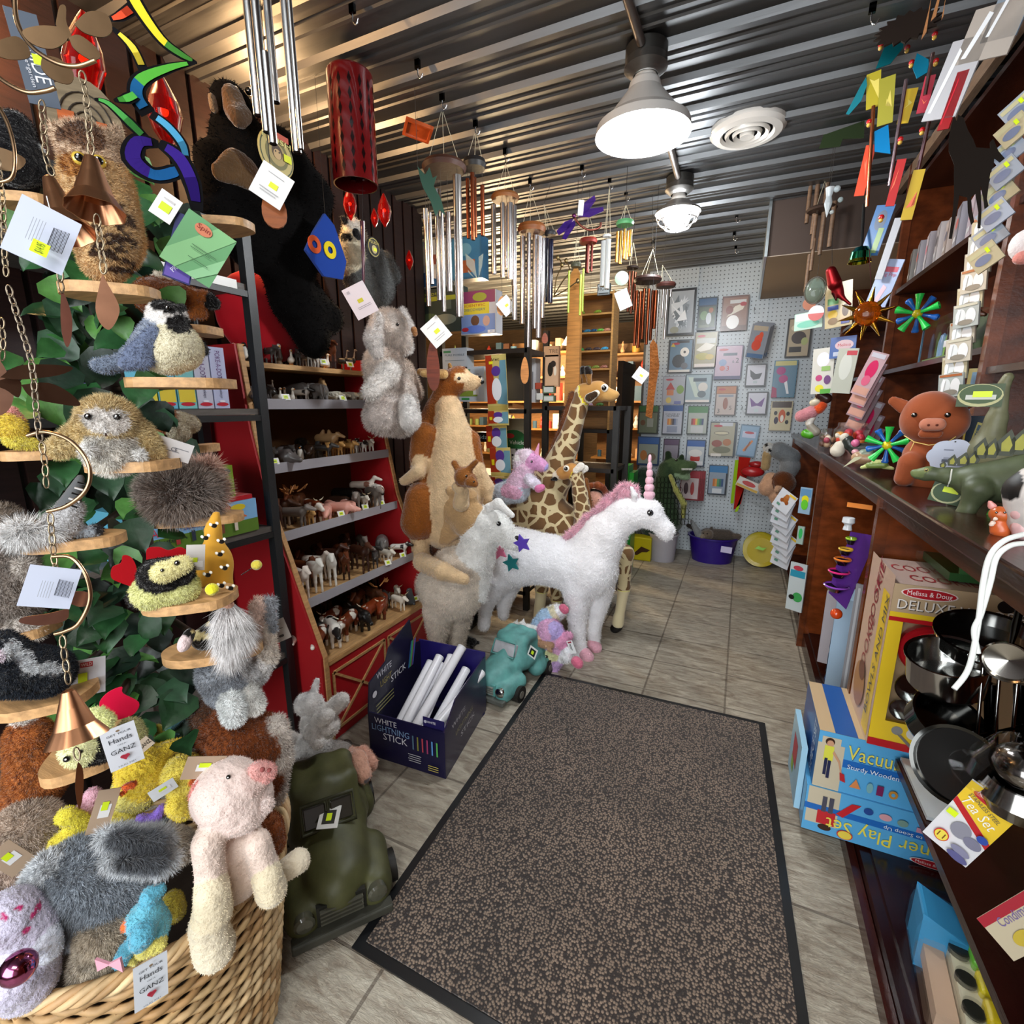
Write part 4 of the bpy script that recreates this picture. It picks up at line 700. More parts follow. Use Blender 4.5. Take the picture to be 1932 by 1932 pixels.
# --- gorilla-sized chimpanzee sitting on the black shelf unit
pl = PX(-1.84); s = Sk(pl); K = '080707'
s.c(432, 190, 32, 445, 200, 30, col=K); s.c(440, 250, 40, 480, 330, 80, f=.6); s.c(480, 330, 82, 520, 420, 70, f=.6); s.c(525, 280, 36, 590, 370, 34, o=.03); s.c(592, 375, 33, 590, 470, 22, o=.05); s.c(590, 470, 22, 572, 545, 14, o=.08); s.c(520, 470, 52, 560, 560, 48, f=.7); s.c(560, 570, 50, 590, 640, 36, f=.7); s.c(400, 400, 36, 470, 470, 40, f=.7); s.c(560, 560, 40, 620, 600, 30, f=.8); s.c(395, 300, 30, 405, 380, 30, f=.7)
ch = s.make('plush_chimpanzee', 'huge black chimpanzee plush with tan face sitting high against the dark wall', 'stuffed chimpanzee', h=.018, k=.04, furn=6000, furl=.012, mat_='blackplush')
s = Sk(pl); s.c(440, 185, 22, 446, 208, 26, o=.09, col='5a432e', f=.6); s.c(450, 222, 18, 462, 216, 14, o=.12, col='4c3826', f=.7); s.make('face', h=.009, parent=ch); s = Sk(pl); s.c(400, 185, 9, 404, 205, 9, o=.03, col='7a6650', f=.6); s.make('ear', h=.008, parent=ch)
s = Sk(pl); s.c(415, 325, 18, 450, 315, 24, o=.17, col='5a4228', f=.35); s.c(450, 318, 24, 470, 330, 26, o=.17, f=.35); s.make('belly_patch', h=.009, parent=ch); eye(ch, pl, 443, 170, .165, .014); eye(ch, pl, 470, 172, .13, .014)
c = pl.pt(521, 292, .25); cm = M(); cm.lathe([(0, .004), (.072, .004), (.076, 0), (0, -.001)], c, 'b9a868', 28, ax=pl.n); cm.lathe([(.066, .0045), (.07, .0045)], c, '2f3d22', 28, ax=pl.n); cm.lathe([(0, .0048), (.048, .0048)], c, '6f6a3c', 24, ax=pl.n)
o_ = c-pl.t*.075-Z3*.075; art(cm, o_+pl.n*.005, pl.t, Z3, .15, .15, [('e', .5, .5, .24, .24, 'a8945c'), ('e', .5, .55, .15, .16, '4a3826'), ('e', .5, .5, .11, .11, 'c0a070'), ('e', .45, .55, .02, .02, '100c0a'), ('e', .55, .55, .02, .02, '100c0a'), ('r', .5, .9, .7, .13, 'b8503a'), ('t', 'PLUSH', .5, .78, .16, 'd8d080', .8), ('r', .78, .5, .22, .16, 'd8e020')]); cm.obj('round_tag', 'paper', ch)
# --- ring tailed lemur
pl = PX(-1.80); s = Sk(pl); s.c(665, 430, 17, 672, 440, 16, col='d9d2c4'); s.c(680, 446, 9, 690, 452, 6, col='cfc8b8'); s.c(662, 455, 20, 665, 500, 26, col='cfc4aa'); s.c(690, 500, 40, 705, 540, 38, col='5d5f5e', o=-.03); s.c(672, 510, 28, 690, 560, 26, col='686a68'); s.c(725, 490, 16, 740, 520, 16, col='4c4e4e', o=-.1); s.c(650, 415, 6, 646, 410, 5, col='1a1817'); s.c(668, 436, 8, 672, 442, 8, col='0c0b0b', paint=True, o=.08); s.c(660, 428, 7, 664, 428, 7, col='171414', paint=True, o=.08)
lm = s.make('plush_lemur', 'grey lemur plush with black and white face perched on the red display rack', 'stuffed lemur', h=.010, furn=12000, furl=.014, mat_='fur'); s = Sk(pl); s.c(672, 440, 9, 676, 446, 7, col='0b0a0a', o=.075, f=.6); s.make('eye_patch', h=.005, parent=lm)
c = pl.pt(704, 467, .16); m = M().lathe([(0, .004), (.043, .004), (.045, 0)], c, '1a1812', 24, ax=pl.n); m.lathe([(.036, .005), (.039, .005)], c, 'b0a04c', 24, ax=pl.n); art(m, c-pl.t*.045-Z3*.045+pl.n*.006, pl.t, Z3, .09, .09, [('t', 'PLUSH', .5, .72, .2, 'c8b860', .75), ('e', .5, .4, .2, .2, 'b0a070'), ('r', .55, .4, .25, .16, 'd8e020')]); m.obj('round_tag', 'paper', lm)
# --- cream lop eared rabbit, large
pl = PX(-1.66); s = Sk(pl); Cw = 'd8cdc4'; s.c(734, 618, 34, 748, 640, 28, col=Cw); s.c(755, 650, 20, 765, 655, 14, col='e4e0dc'); s.c(722, 690, 36, 735, 730, 42, col='cdc0b6', o=-.02); s.c(752, 745, 32, 720, 785, 34, col='c8bdb6'); s.c(758, 700, 22, 772, 740, 24, col='cbb8a8', o=-.08); s.c(726, 790, 30, 760, 800, 24, col='cfc8c2'); s.c(735, 700, 20, 700, 740, 16, o=.12, col='dcd6d0')
rb = s.make('plush_rabbit', 'large cream lop-eared rabbit plush leaning on the right end of the red rack', 'stuffed rabbit', h=.011, k=.025, furn=26000, furl=.015, wob=.004, mat_='fur')
s = Sk(pl); s.c(712, 600, 14, 705, 640, 18, o=.13, col='d2cbc6', f=.6); s.c(705, 640, 18, 712, 665, 14, o=.14, f=.6); s.make('ear', h=.008, parent=rb, furn=4000, furl=.012, mat_='fur'); s = Sk(pl); s.c(760, 590, 10, 772, 618, 12, o=-.02, col='d2cbc6', f=.6); s.make('ear', h=.008, parent=rb, furn=2000, furl=.012, mat_='fur')
s = Sk(pl); s.c(772, 765, 22, 774, 790, 24, o=.14, col='dedad6', f=.7); s.make('foot', h=.008, parent=rb, furn=4000, furl=.010, mat_='fur'); eye(rb, pl, 750, 612, .11, .008); s = Sk(pl); s.c(781, 622, 6, 783, 630, 5, o=.06, col='a8764c'); s.make('nose', h=.004, parent=rb)

for x, y, c, l in ((984, 1026, '5a44b0', 'purple'), (964, 1063, '1f6a6c', 'dark teal'), (941, 1040, 'c86a88', 'pink')):
    q = PY(2.16 if l == 'purple' else 2.5); k = pl_ = q.sc(x, y)*18; tag(M().prism([(k*(1 if i % 2 else .5)*math.sin(i*.628+.3), k*(1 if i % 2 else .5)*math.cos(i*.628+.3)) for i in range(10)][::-1], q.pt(x, y), q.t, Z3, .012, c).obj('felt_star', 'cloth'), 'small %s star ornament hanging beside the llama muzzle' % l, 'ornament')
# ================================================================ things standing on the floor
# ---- open carton of white tubes
o0 = np.array([-1.346, 1.44, 0]); ex = np.array([.375, .018, 0]); ex /= np.linalg.norm(ex); ey = np.array([-.066, .481, 0]); ey /= np.linalg.norm(ey); Wd, Dp, T_ = .375, .485, .006; NV = '17143a'
def bp_(x, y, z): return o0+ex*x+ey*y+Z3*z
bx = empty('display_carton', bp_(Wd/2, Dp/2, 0), 'open navy display carton of white glow tubes on the floor beside the rug', 'carton')
def pan(poly, o, t, th, name, items=(), W=1, H=1, col=NV):
    m = M(); m.prism(poly, o, t, Z3, th, col); n_ = np.cross(t, Z3); art(m, o, t, Z3, W, H, items); return m.obj(name, 'print', bx)
FH = .215
st = [('t', 'WHITE', .24, .86, .17, 'dcdce4', .30), ('t', 'LIGHTNING', .30, .70, .19, '7fa0c8', .50), ('t', 'STICK', .36, .54, .21, 'dcdce4', .32)]
for i, c in enumerate(('5a7a90', '8a8a40', 'c04858', 'b04070', '60a0e0', '60c060')): st.append(('r', .60+.062*i, .60, .018, .30, c))
for i in range(4): st.append(('r', .62, .34-.045*i, .17-.02*(i % 2), .016, 'b8b8c0'))
for i in range(3): st.append(('r', .86, .22-.045*i, .13, .016, 'c8b860'))
pan([(0, 0), (Wd, 0), (Wd, FH), (0, FH)], bp_(0, 0, 0), ex, T_, 'front_wall', st, Wd, FH)
st2 = [('t', 'WHITE', .3, .72, .12, 'b8b8c0', .30, 0), ('t', 'STICK', .5, .35, .12, 'b8b8c0', .34, 0), ('t', 'LIGHTNING', .42, .52, .12, '8a8a60', .4)]
pan([(0, 0), (Dp, 0), (Dp, .30), (.12, .29), (.0, FH)], bp_(Wd, 0, 0), ey, T_, 'side_wall', st2, Dp, .26)
pan([(0, 0), (Wd, 0), (Wd, .32), (0, .32)], bp_(Wd, Dp, 0), -ex, T_, 'back_wall', (), 1, 1, '241c66')
lp = [(0, 0), (Dp, 0), (Dp, .31), (Dp-.07, .33), (Dp-.10, .47), (Dp-.30, .42), (Dp-.33, .37), (.02, .34), (0, .22)]
pan([(x, z) for x, z in lp], bp_(T_, 0, 0), ey, T_, 'header_wall', [('t', 'WHITE', .28, .80, .10, 'dcdce4', .26), ('t', 'LIGHT', .30, .68, .10, 'a89a50', .2), ('t', 'STICK', .52, .62, .11, 'dcdce4', .28), ('e', .10, .64, .035, .035, 'dcdce4')]+[('p', [(.70+.02*i, .55), (.78+.02*i, .85), (.80+.02*i, .85), (.72+.02*i, .55)], c) for i, c in enumerate(('3a60a0', '40a080', '60b050', '903070', '4070c0'))]+[('r', .25, .50-.04*i, .3, .012, '9a9a60') for i in range(3)], Dp, .42, '1b1930')
M().box(bp_(Wd/2, Dp/2, .003), (Wd-.05, Dp-.04, .006), '17143a').obj('bottom', 'print', bx)
tubes = [(.06, .05, .03, .10, .36, .38), (.10, .04, .05, .16, .35, .37), (.15, .04, .04, .20, .33, .33), (.20, .04, .09, .22, .28, .38), (.19, .06, .13, .26, .26, .42), (.23, .05, .05, .28, .30, .30), (.26, .08, .09, .33, .40, .26), (.27, .03, .14, .35, .30, .26), (.31, .05, .10, .33, .35, .20), (.13, .03, .10, .15, .30, .36), (.33, .04, .05, .35, .35, .15)]
for i, (x0, y0, z0, x1, y1, z1) in enumerate(tubes):
    a, b = bp_(x0, y0, z0), bp_(x1, y1+.06, z0+(z1-z0)*.62); b = a+(b-a)/np.linalg.norm(b-a)*.42
    if (b-a)[2]/.42 > .9: b = a+.4*(b-a)
    t = tag(M().cyl(a, b, .0215, 'e9e9ee', 16).obj('glow_tube', 'plastic'), 'white plastic tube in the navy carton, %s counted from the header side' % ORD[i], 'toy stick', 'white tubes in the carton')
    d = (b-a)/np.linalg.norm(b-a); M().cyl(b-d*.004, b+d*.004, .0225, 'd8d8dc', 16).obj('end_cap', 'plastic', t)
quadcard('hang_card', (bp_(.27, .012, .205), bp_(.37, .012, .205), bp_(.265, .012, .255)), .001, '241f58', (('t', 'WHITE', .4, .6, .3, 'ececf4', .4), ('e', .12, .6, .07, .14, 'c8c8d8')), label='small navy header card on the front edge of the tube carton', cat='card')
# ---- resin truck planters
def truck(name, p, head, sc, col, dark, lab, bedcol, silver):
    h = np.array([head[0], head[1], 0.]); h /= np.linalg.norm(h); l = np.cross(Z3, h)
    def w_(x, y, z): return np.array(p)+(h*x+l*y+Z3*z)*sc
    def q(a, b, ra, rb, c=col, **k): return dict(a=w_(*a), b=w_(*b), ra=ra*sc, rb=rb*sc, col=c, flat=1, n=Z3, **k)
    P = [q((.02, 0, .115), (.17, 0, .095), .075, .062), q((.02, .045, .12), (.15, .03, .10), .05, .05), q((.02, -.045, .12), (.15, -.03, .10), .05, .05)]
    for s_ in (-1, 1):
        P += [q((.08, s_*.095, .07), (.185, s_*.085, .06), .045, .045), q((-.20, s_*.10, .06), (-.10, s_*.10, .06), .045, .045), q((-.02, s_*.075, .12), (-.13, s_*.075, .12), .04, .04), q((-.03, s_*.06, .225), (-.11, s_*.06, .225), .028, .028), q((.02, s_*.075, .13), (-.03, s_*.06, .225), .025, .025), q((-.14, s_*.07, .13), (-.12, s_*.06, .225), .025, .025), q((-.30, s_*.10, .075), (-.13, s_*.10, .075), .022, .022), q((-.30, s_*.10, .13), (-.15, s_*.10, .13), .018, .018, bedcol)]
    P += [q((-.025, 0, .225), (-.11, 0, .225), .040, .038), q((-.02, 0, .16), (-.11, 0, .16), .085, .08), q((-.02, .03, .215), (-.11, .03, .215), .036, .034), q((-.02, -.03, .215), (-.11, -.03, .215), .036, .034), q((-.30, -.09, .08), (-.30, .09, .08), .022, .022), q((-.30, -.09, .13), (-.30, .09, .13), .018, .018, bedcol), q((-.28, 0, .05), (-.12, 0, .05), .05, .05)]
    body = soft(name, P, .0075*sc, k=.020*sc, mat_='resin', org=np.array(p)); tag(body, lab, 'planter')
    R = np.stack([h, l, Z3], 1)
    up = h*(-.42)+Z3*.9; up /= np.linalg.norm(up); f = np.cross(l, up); c = w_(.050, 0, .203)
    if silver: m = M().box(c-f*.012*sc, (.125*sc, .062*sc, .03*sc), 'b4b6bc', np.stack([l, up, f], 1)); m.obj('windshield', 'resin', body, bev=.006); M().tube([c+l*x*sc+up*y*sc+f*.005*sc for x, y in ((-.066, -.035), (.066, -.035), (.06, .035), (-.06, .035), (-.066, -.035))], .0045*sc, col, 6).obj('window_frame', 'resin', body)
    else:
        for s_ in (-1, 1): M().box(c+l*s_*.034*sc-f*.010*sc, (.056*sc, .055*sc, .03*sc), '2d2c22', np.stack([l, up, f], 1)).obj('windshield_pane', 'gloss', body, bev=.004)
        M().tube([c+l*x*sc+up*y*sc+f*.006*sc for x, y in ((-.068, -.034), (.068, -.034), (.066, .036), (-.066, .036), (-.068, -.034))], .005*sc, dark, 6).tube([c-up*.034*sc+f*.006*sc, c+up*.036*sc+f*.006*sc], .004*sc, dark, 6).obj('window_frame', 'resin', body)
    for s_ in (-1, 1):
        M().lathe([(.024*sc, -.012*sc), (.024*sc, .004*sc), (.018*sc, .008*sc), (.001, .011*sc)], w_(.222, s_*.085, .075), 'b8bcb8' if silver else '4d4d40', 16, ax=h).obj('headlight', 'chrome' if silver else 'gloss', body)
        for x in (.13, -.16): M().cyl(w_(x, s_*.112, .040), w_(x, s_*.150, .040), .040*sc, '1c1b18', 20).cyl(w_(x, s_*.15, .040), w_(x, s_*.153, .040), .018*sc, '6d6a60', 14).obj('wheel', 'resin', body)
    M().box(w_(.232, 0, .035), (.03*sc, .235*sc, .022*sc), '5a5d58' if silver else '3a3a32', R).obj('bumper', 'resin', body, bev=.004)
    g = M()
    for i in range(4): g.box(w_(.222, 0, .058+.011*i), (.016*sc, .10*sc, .005*sc), '8a8c84' if silver else '4c4b40', R)
    g.box(w_(.216, 0, .075), (.012*sc, .115*sc, .055*sc), '20201a' if not silver else col, R).obj('grille', 'resin', body)
    return body, w_, h, l
tl, w1, h1, l1 = truck('truck_planter', (-1.045, 2.235, 0), (-.13, -1, 0), 1.08, '5f9c98', '2a6a70', 'turquoise resin pickup truck planter with plush toys in its bed on the floor', '4c8682', True)
card('price_tag', w1(-.01, .128, .19), h1*.3+l1*-.2+Z3*.0+np.array([.9, .2, -.3]), (.3, 0, .9), .05, .06, .001, 'e8e8e4', (('r', .5, .5, .7, .7, '1c1c1c'), ('r', .5, .5, .3, .35, 'd8f020')), 'paper', parent=tl)
gt, w2, h2, l2 = truck('truck_planter', (-1.125, .985, 0), (.80, -.62, 0), 1.18, '4b4c2c', '34351f', 'army green resin pickup truck planter with plush toys in its bed beside the wicker basket', '2c231a', False)
n_ = np.cross(l2, h2); card('price_tag', w2(.07, -.0, .205), l2*.9+h2*.35, h2*-.9+l2*.35+Z3*.25, .062, .07, .001, 'e4e4e0', (('r', .5, .5, .62, .62, '2c2c28'), ('r', .5, .5, .26, .34, 'd8f020')), 'paper', parent=gt)
# plush toys in the truck beds
def small_plush(name, lab, cat, prims, pos, h=.006, mat_='plush', furn=2500, furl=.007, eyes=(), group=None, k=.008, ec='0a0806', er=.004):
    o = soft(name, [dict(a=np.array(a, float)+pos, b=np.array(b, float)+pos, ra=ra, rb=rb, col=c, flat=1, n=Z3) for a, b, ra, rb, c in prims], h, k=k, mat_=mat_, furn=furn, furl=furl)
    tag(o, lab, cat, group)
    for e in eyes: M().ell(np.array(e)+pos, er, ec, n=8, m=6).obj('eye', 'gloss', o)
    return o
def lying(c, hc=None, l=.09, r=.03): hc = hc or c; return [((0, 0, r), (l, 0, r), r, r*.85, c), ((-r*1.2, 0, r*1.4), (-r*1.4, 0, r*1.3), r*.85, r*.8, hc), ((-r*1.9, 0, r*1.2), (-r*2.1, 0, r*1.1), r*.45, r*.4, hc), ((0, r, r*.4), (-r, r*1.3, r*.35), r*.35, r*.3, c), ((0, -r, r*.4), (-r, -r*1.3, r*.35), r*.35, r*.3, c), ((l, r, r*.5), (l*1.25, r*1.3, r*.4), r*.38, r*.34, c), ((l, -r, r*.5), (l*1.25, -r*1.3, r*.4), r*.38, r*.34, c), ((-r*1.2, r*.6, r*2.1), (-r*1.2, r*.8, r*2.5), r*.25, r*.15, hc), ((-r*1.2, -r*.6, r*2.1), (-r*1.2, -r*.8, r*2.5), r*.25, r*.15, hc)]
small_plush('plush_puppy', 'small white puppy plush lying on top of the toys in the turquoise truck bed', 'stuffed dog', lying('efeeec', l=.11, r=.032), w1(-.20, -.01, .17), eyes=((-.066, .012, .045), (-.066, -.012, .045)))
small_plush('plush_puppy', 'small peach plush lying in front of the white puppy in the turquoise truck bed', 'stuffed animal', lying('dcb898', l=.08, r=.026), w1(-.16, .04, .16), eyes=((-.054, .010, .036),))
small_plush('plush_panda', 'small black and white plush at the left of the turquoise truck bed', 'stuffed panda', lying('1c1b1c', 'e4e2de', l=.07, r=.026), w1(-.22, -.07, .16), eyes=((-.054, .010, .036),))
small_plush('plush_piglet', 'small tan plush hanging over the right side of the turquoise truck bed', 'stuffed animal', lying('a88468', l=.07, r=.026), w1(-.15, .085, .145))
small_plush('plush_panda', 'small panda plush on the floor between the llama legs and the turquoise truck', 'stuffed panda', lying('141415', 'd8d6d2', l=.07, r=.03), onZ(874, 1215, 0), eyes=((-.06, .012, .042),))
small_plush('plush_koala', 'grey koala plush in the army green truck bed', 'stuffed koala', [((0, 0, .05), (.05, .02, .05), .055, .05, '8b8580'), ((-.04, .0, .12), (-.04, 0, .125), .045, .045, '938c86'), ((-.03, .045, .155), (-.03, .05, .16), .02, .02, '9a938d'), ((-.03, -.045, .155), (-.03, -.05, .16), .02, .02, '9a938d')], w2(-.24, .03, .12), eyes=((-.06, .015, .155),))
small_plush('plush_poodle', 'curly white dog plush with black collar on top of the army green truck bed', 'stuffed dog', [((0, 0, .05), (.06, 0, .06), .05, .045, 'dcd8d4'), ((-.03, 0, .12), (.0, .0, .13), .042, .04, 'e6e3e0'), ((.05, .03, .1), (.09, .05, .14), .03, .028, 'e2deda'), ((.06, -.03, .1), (.10, -.03, .13), .028, .026, 'e2deda'), ((-.02, .03, .16), (-.01, .04, .2), .014, .01, 'efeceA'), ((.02, -.04, .06), (.09, -.07, .05), .026, .024, 'dcd8d4')], w2(-.20, .0, .27), furn=5000, mat_='fur')
small_plush('plush_mole', 'taupe plush slumped at the right of the army green truck bed', 'stuffed animal', [((0, 0, .05), (.04, .03, .05), .055, .05, '8d847c'), ((.05, -.03, .08), (.06, -.04, .09), .03, .025, '9a9088')], w2(-.17, -.06, .13))
small_plush('plush_pig', 'peach footed plush sticking out at the left of the army green truck bed', 'stuffed pig', [((0, 0, .03), (.06, -.03, .05), .03, .036, 'cf9f8a'), ((.06, -.03, .05), (.11, -.06, .03), .034, .03, 'd4a48e'), ((.02, .04, .02), (.07, .02, .0), .026, .03, 'cc9a86'), ((.115, -.062, .028), (.12, -.064, .026), .022, .02, '6a6468')], w2(-.20, .10, .14))
small_plush('plush_lamb', 'white and grey plush behind the poodle in the army green truck bed', 'stuffed lamb', [((0, 0, .05), (.05, .02, .05), .05, .05, 'd0ccc8'), ((-.04, -.03, .08), (-.05, -.03, .08), .035, .035, 'bcb6b0')], w2(-.26, -.03, .16), furn=3000, mat_='fur')
# ---- buckets and discs at the back wall
def bucket(name, lab, p, r0, r1, h, col, rim, mt='plastic', sx=1, cat='bucket'):
    b = M().lathe([(.001, .004), (r0, .004), (r0, 0), (r1, h), (r1+.012, h), (r1+.012, h+.012), (r1-.004, h+.012), (r1-.006, h), (r0-.008, .02), (.001, .02)], (0, 0, 0), col, 36); o = b.obj(name, mt, org=(0, 0, 0)); o.location = tuple(float(q) for q in p); o.scale = (sx, 1, 1); o['_o'] = tuple(float(q) for q in p); return tag(o, lab, cat)
pb = bucket('storage_tub', 'deep purple plastic tub of plush animals on the floor by the pegboard', (-.155, 5.05, 0), .155, .19, .24, '2b1478', '2b1478', sx=1.18, cat='tub')
quadcard('paper_label', ((-.075, 4.846, .145), (.02, 4.842, .14), (-.075, 4.846, .205)), .002, 'c9c4e4', label='blank lilac paper label on the purple tub', cat='label')
wb = bucket('bucket', 'white round plastic bucket with an orange plush leg sticking out below the unicorn muzzle', (-.60, 4.86, 0), .115, .135, .26, 'a9a6ae', 'd0ccd0')
small_plush('plush_raccoon', 'grey brown raccoon plush lying across the purple tub', 'stuffed raccoon', [((-.08, 0, .04), (.10, .02, .05), .07, .06, '4f463f'), ((-.07, -.05, .06), (-.09, -.06, .06), .05, .045, '6a5d50'), ((-.11, -.09, .05), (-.12, -.1, .045), .022, .02, '8a7c6c'), ((.10, .02, .05), (.20, .0, .06), .035, .025, '5a4f46'), ((-.20, 0, .10), (-.26, 0, .12), .03, .02, '2c2622'), ((-.05, -.02, .11), (-.04, -.02, .13), .015, .01, '4f463f')], np.array([-.13, 4.98, .22]), h=.009, furn=3000, eyes=((-.075, -.1, .08), (-.11, -.095, .08)), er=.007)
small_plush('plush_shark', 'pale grey shark plush poking out of the left side of the purple tub', 'stuffed shark', [((-.02, 0, .0), (-.12, 0, .16), .045, .018, '7d7f80'), ((0, -.02, .02), (.05, -.02, .03), .04, .035, '8c8e8e')], np.array([-.24, 4.96, .23]), h=.009, furn=0)
small_plush('plush_giraffe', 'orange plush giraffe leg sticking out of the white bucket', 'stuffed giraffe', [((0, 0, 0), (.01, 0, .09), .02, .018, 'c27a2a'), ((.01, 0, .09), (.05, 0, .14), .018, .015, 'c8843a'), ((.01, 0, .09), (-.02, 0, .12), .015, .01, 'c8843a')], np.array([-.555, 4.80, .22]), h=.006, furn=0)
yb = M(); yb.bb((-.88, 4.72, 0), (-.69, 4.86, .235), 'b3a80e'); art(yb, (-.88, 4.719, 0), (1, 0, 0), Z3, .19, .235, [('p', [(.1, .25), (.5, .62), (.95, .5), (.8, .40), (.55, .38), (.3, .22)], '3c2212')]); tag(yb.obj('bag', 'print', bev=.01), 'yellow bag with a brown bird print on the floor left of the white bucket', 'bag')
for i in range(6):
    c = np.array([.27, 5.12-.02*i, .155]); cl = ['8a8212', 'a89a18', 'b8a420', 'c4ae24', 'b0b030', 'b9a51e'][i]
    tag(M().lathe([(.001, .0), (.12, .0), (.155, .012), (.155, .016), (.12, .006), (.001, .006)], c, cl, 30, ax=(-.25, -1, .32)).obj('play_disc', 'plastic'), 'yellow green plastic disc leaning by the cabinet, %s from the wall' % ORD[i], 'disc', 'yellow discs beside the purple tub')
m = M(); art(m, np.array([.215, 4.97, .16]), np.array([1., 0, 0]), np.array([0, .3, .95]), .1, .05, [('p', [(0, .4), (.3, 1), (.6, .7), (1, .8), (.7, .2), (.4, .3)], '86c81a')]); tag(m.obj('leaf_decoration', 'plastic'), 'bright green plastic leaf shape lying on the yellow discs', 'toy')
for x0, x1, z1, lab in ((-.90, -.86, .98, 'tall narrow green carton standing beside the pegboard corner'), (-.855, -.815, .92, 'second tall green carton standing beside the pegboard corner')): tag(M().bb((x0, 4.3, 0), (x1, 4.5, z1), '1f8a2c').obj('tall_carton', 'print'), lab, 'carton')
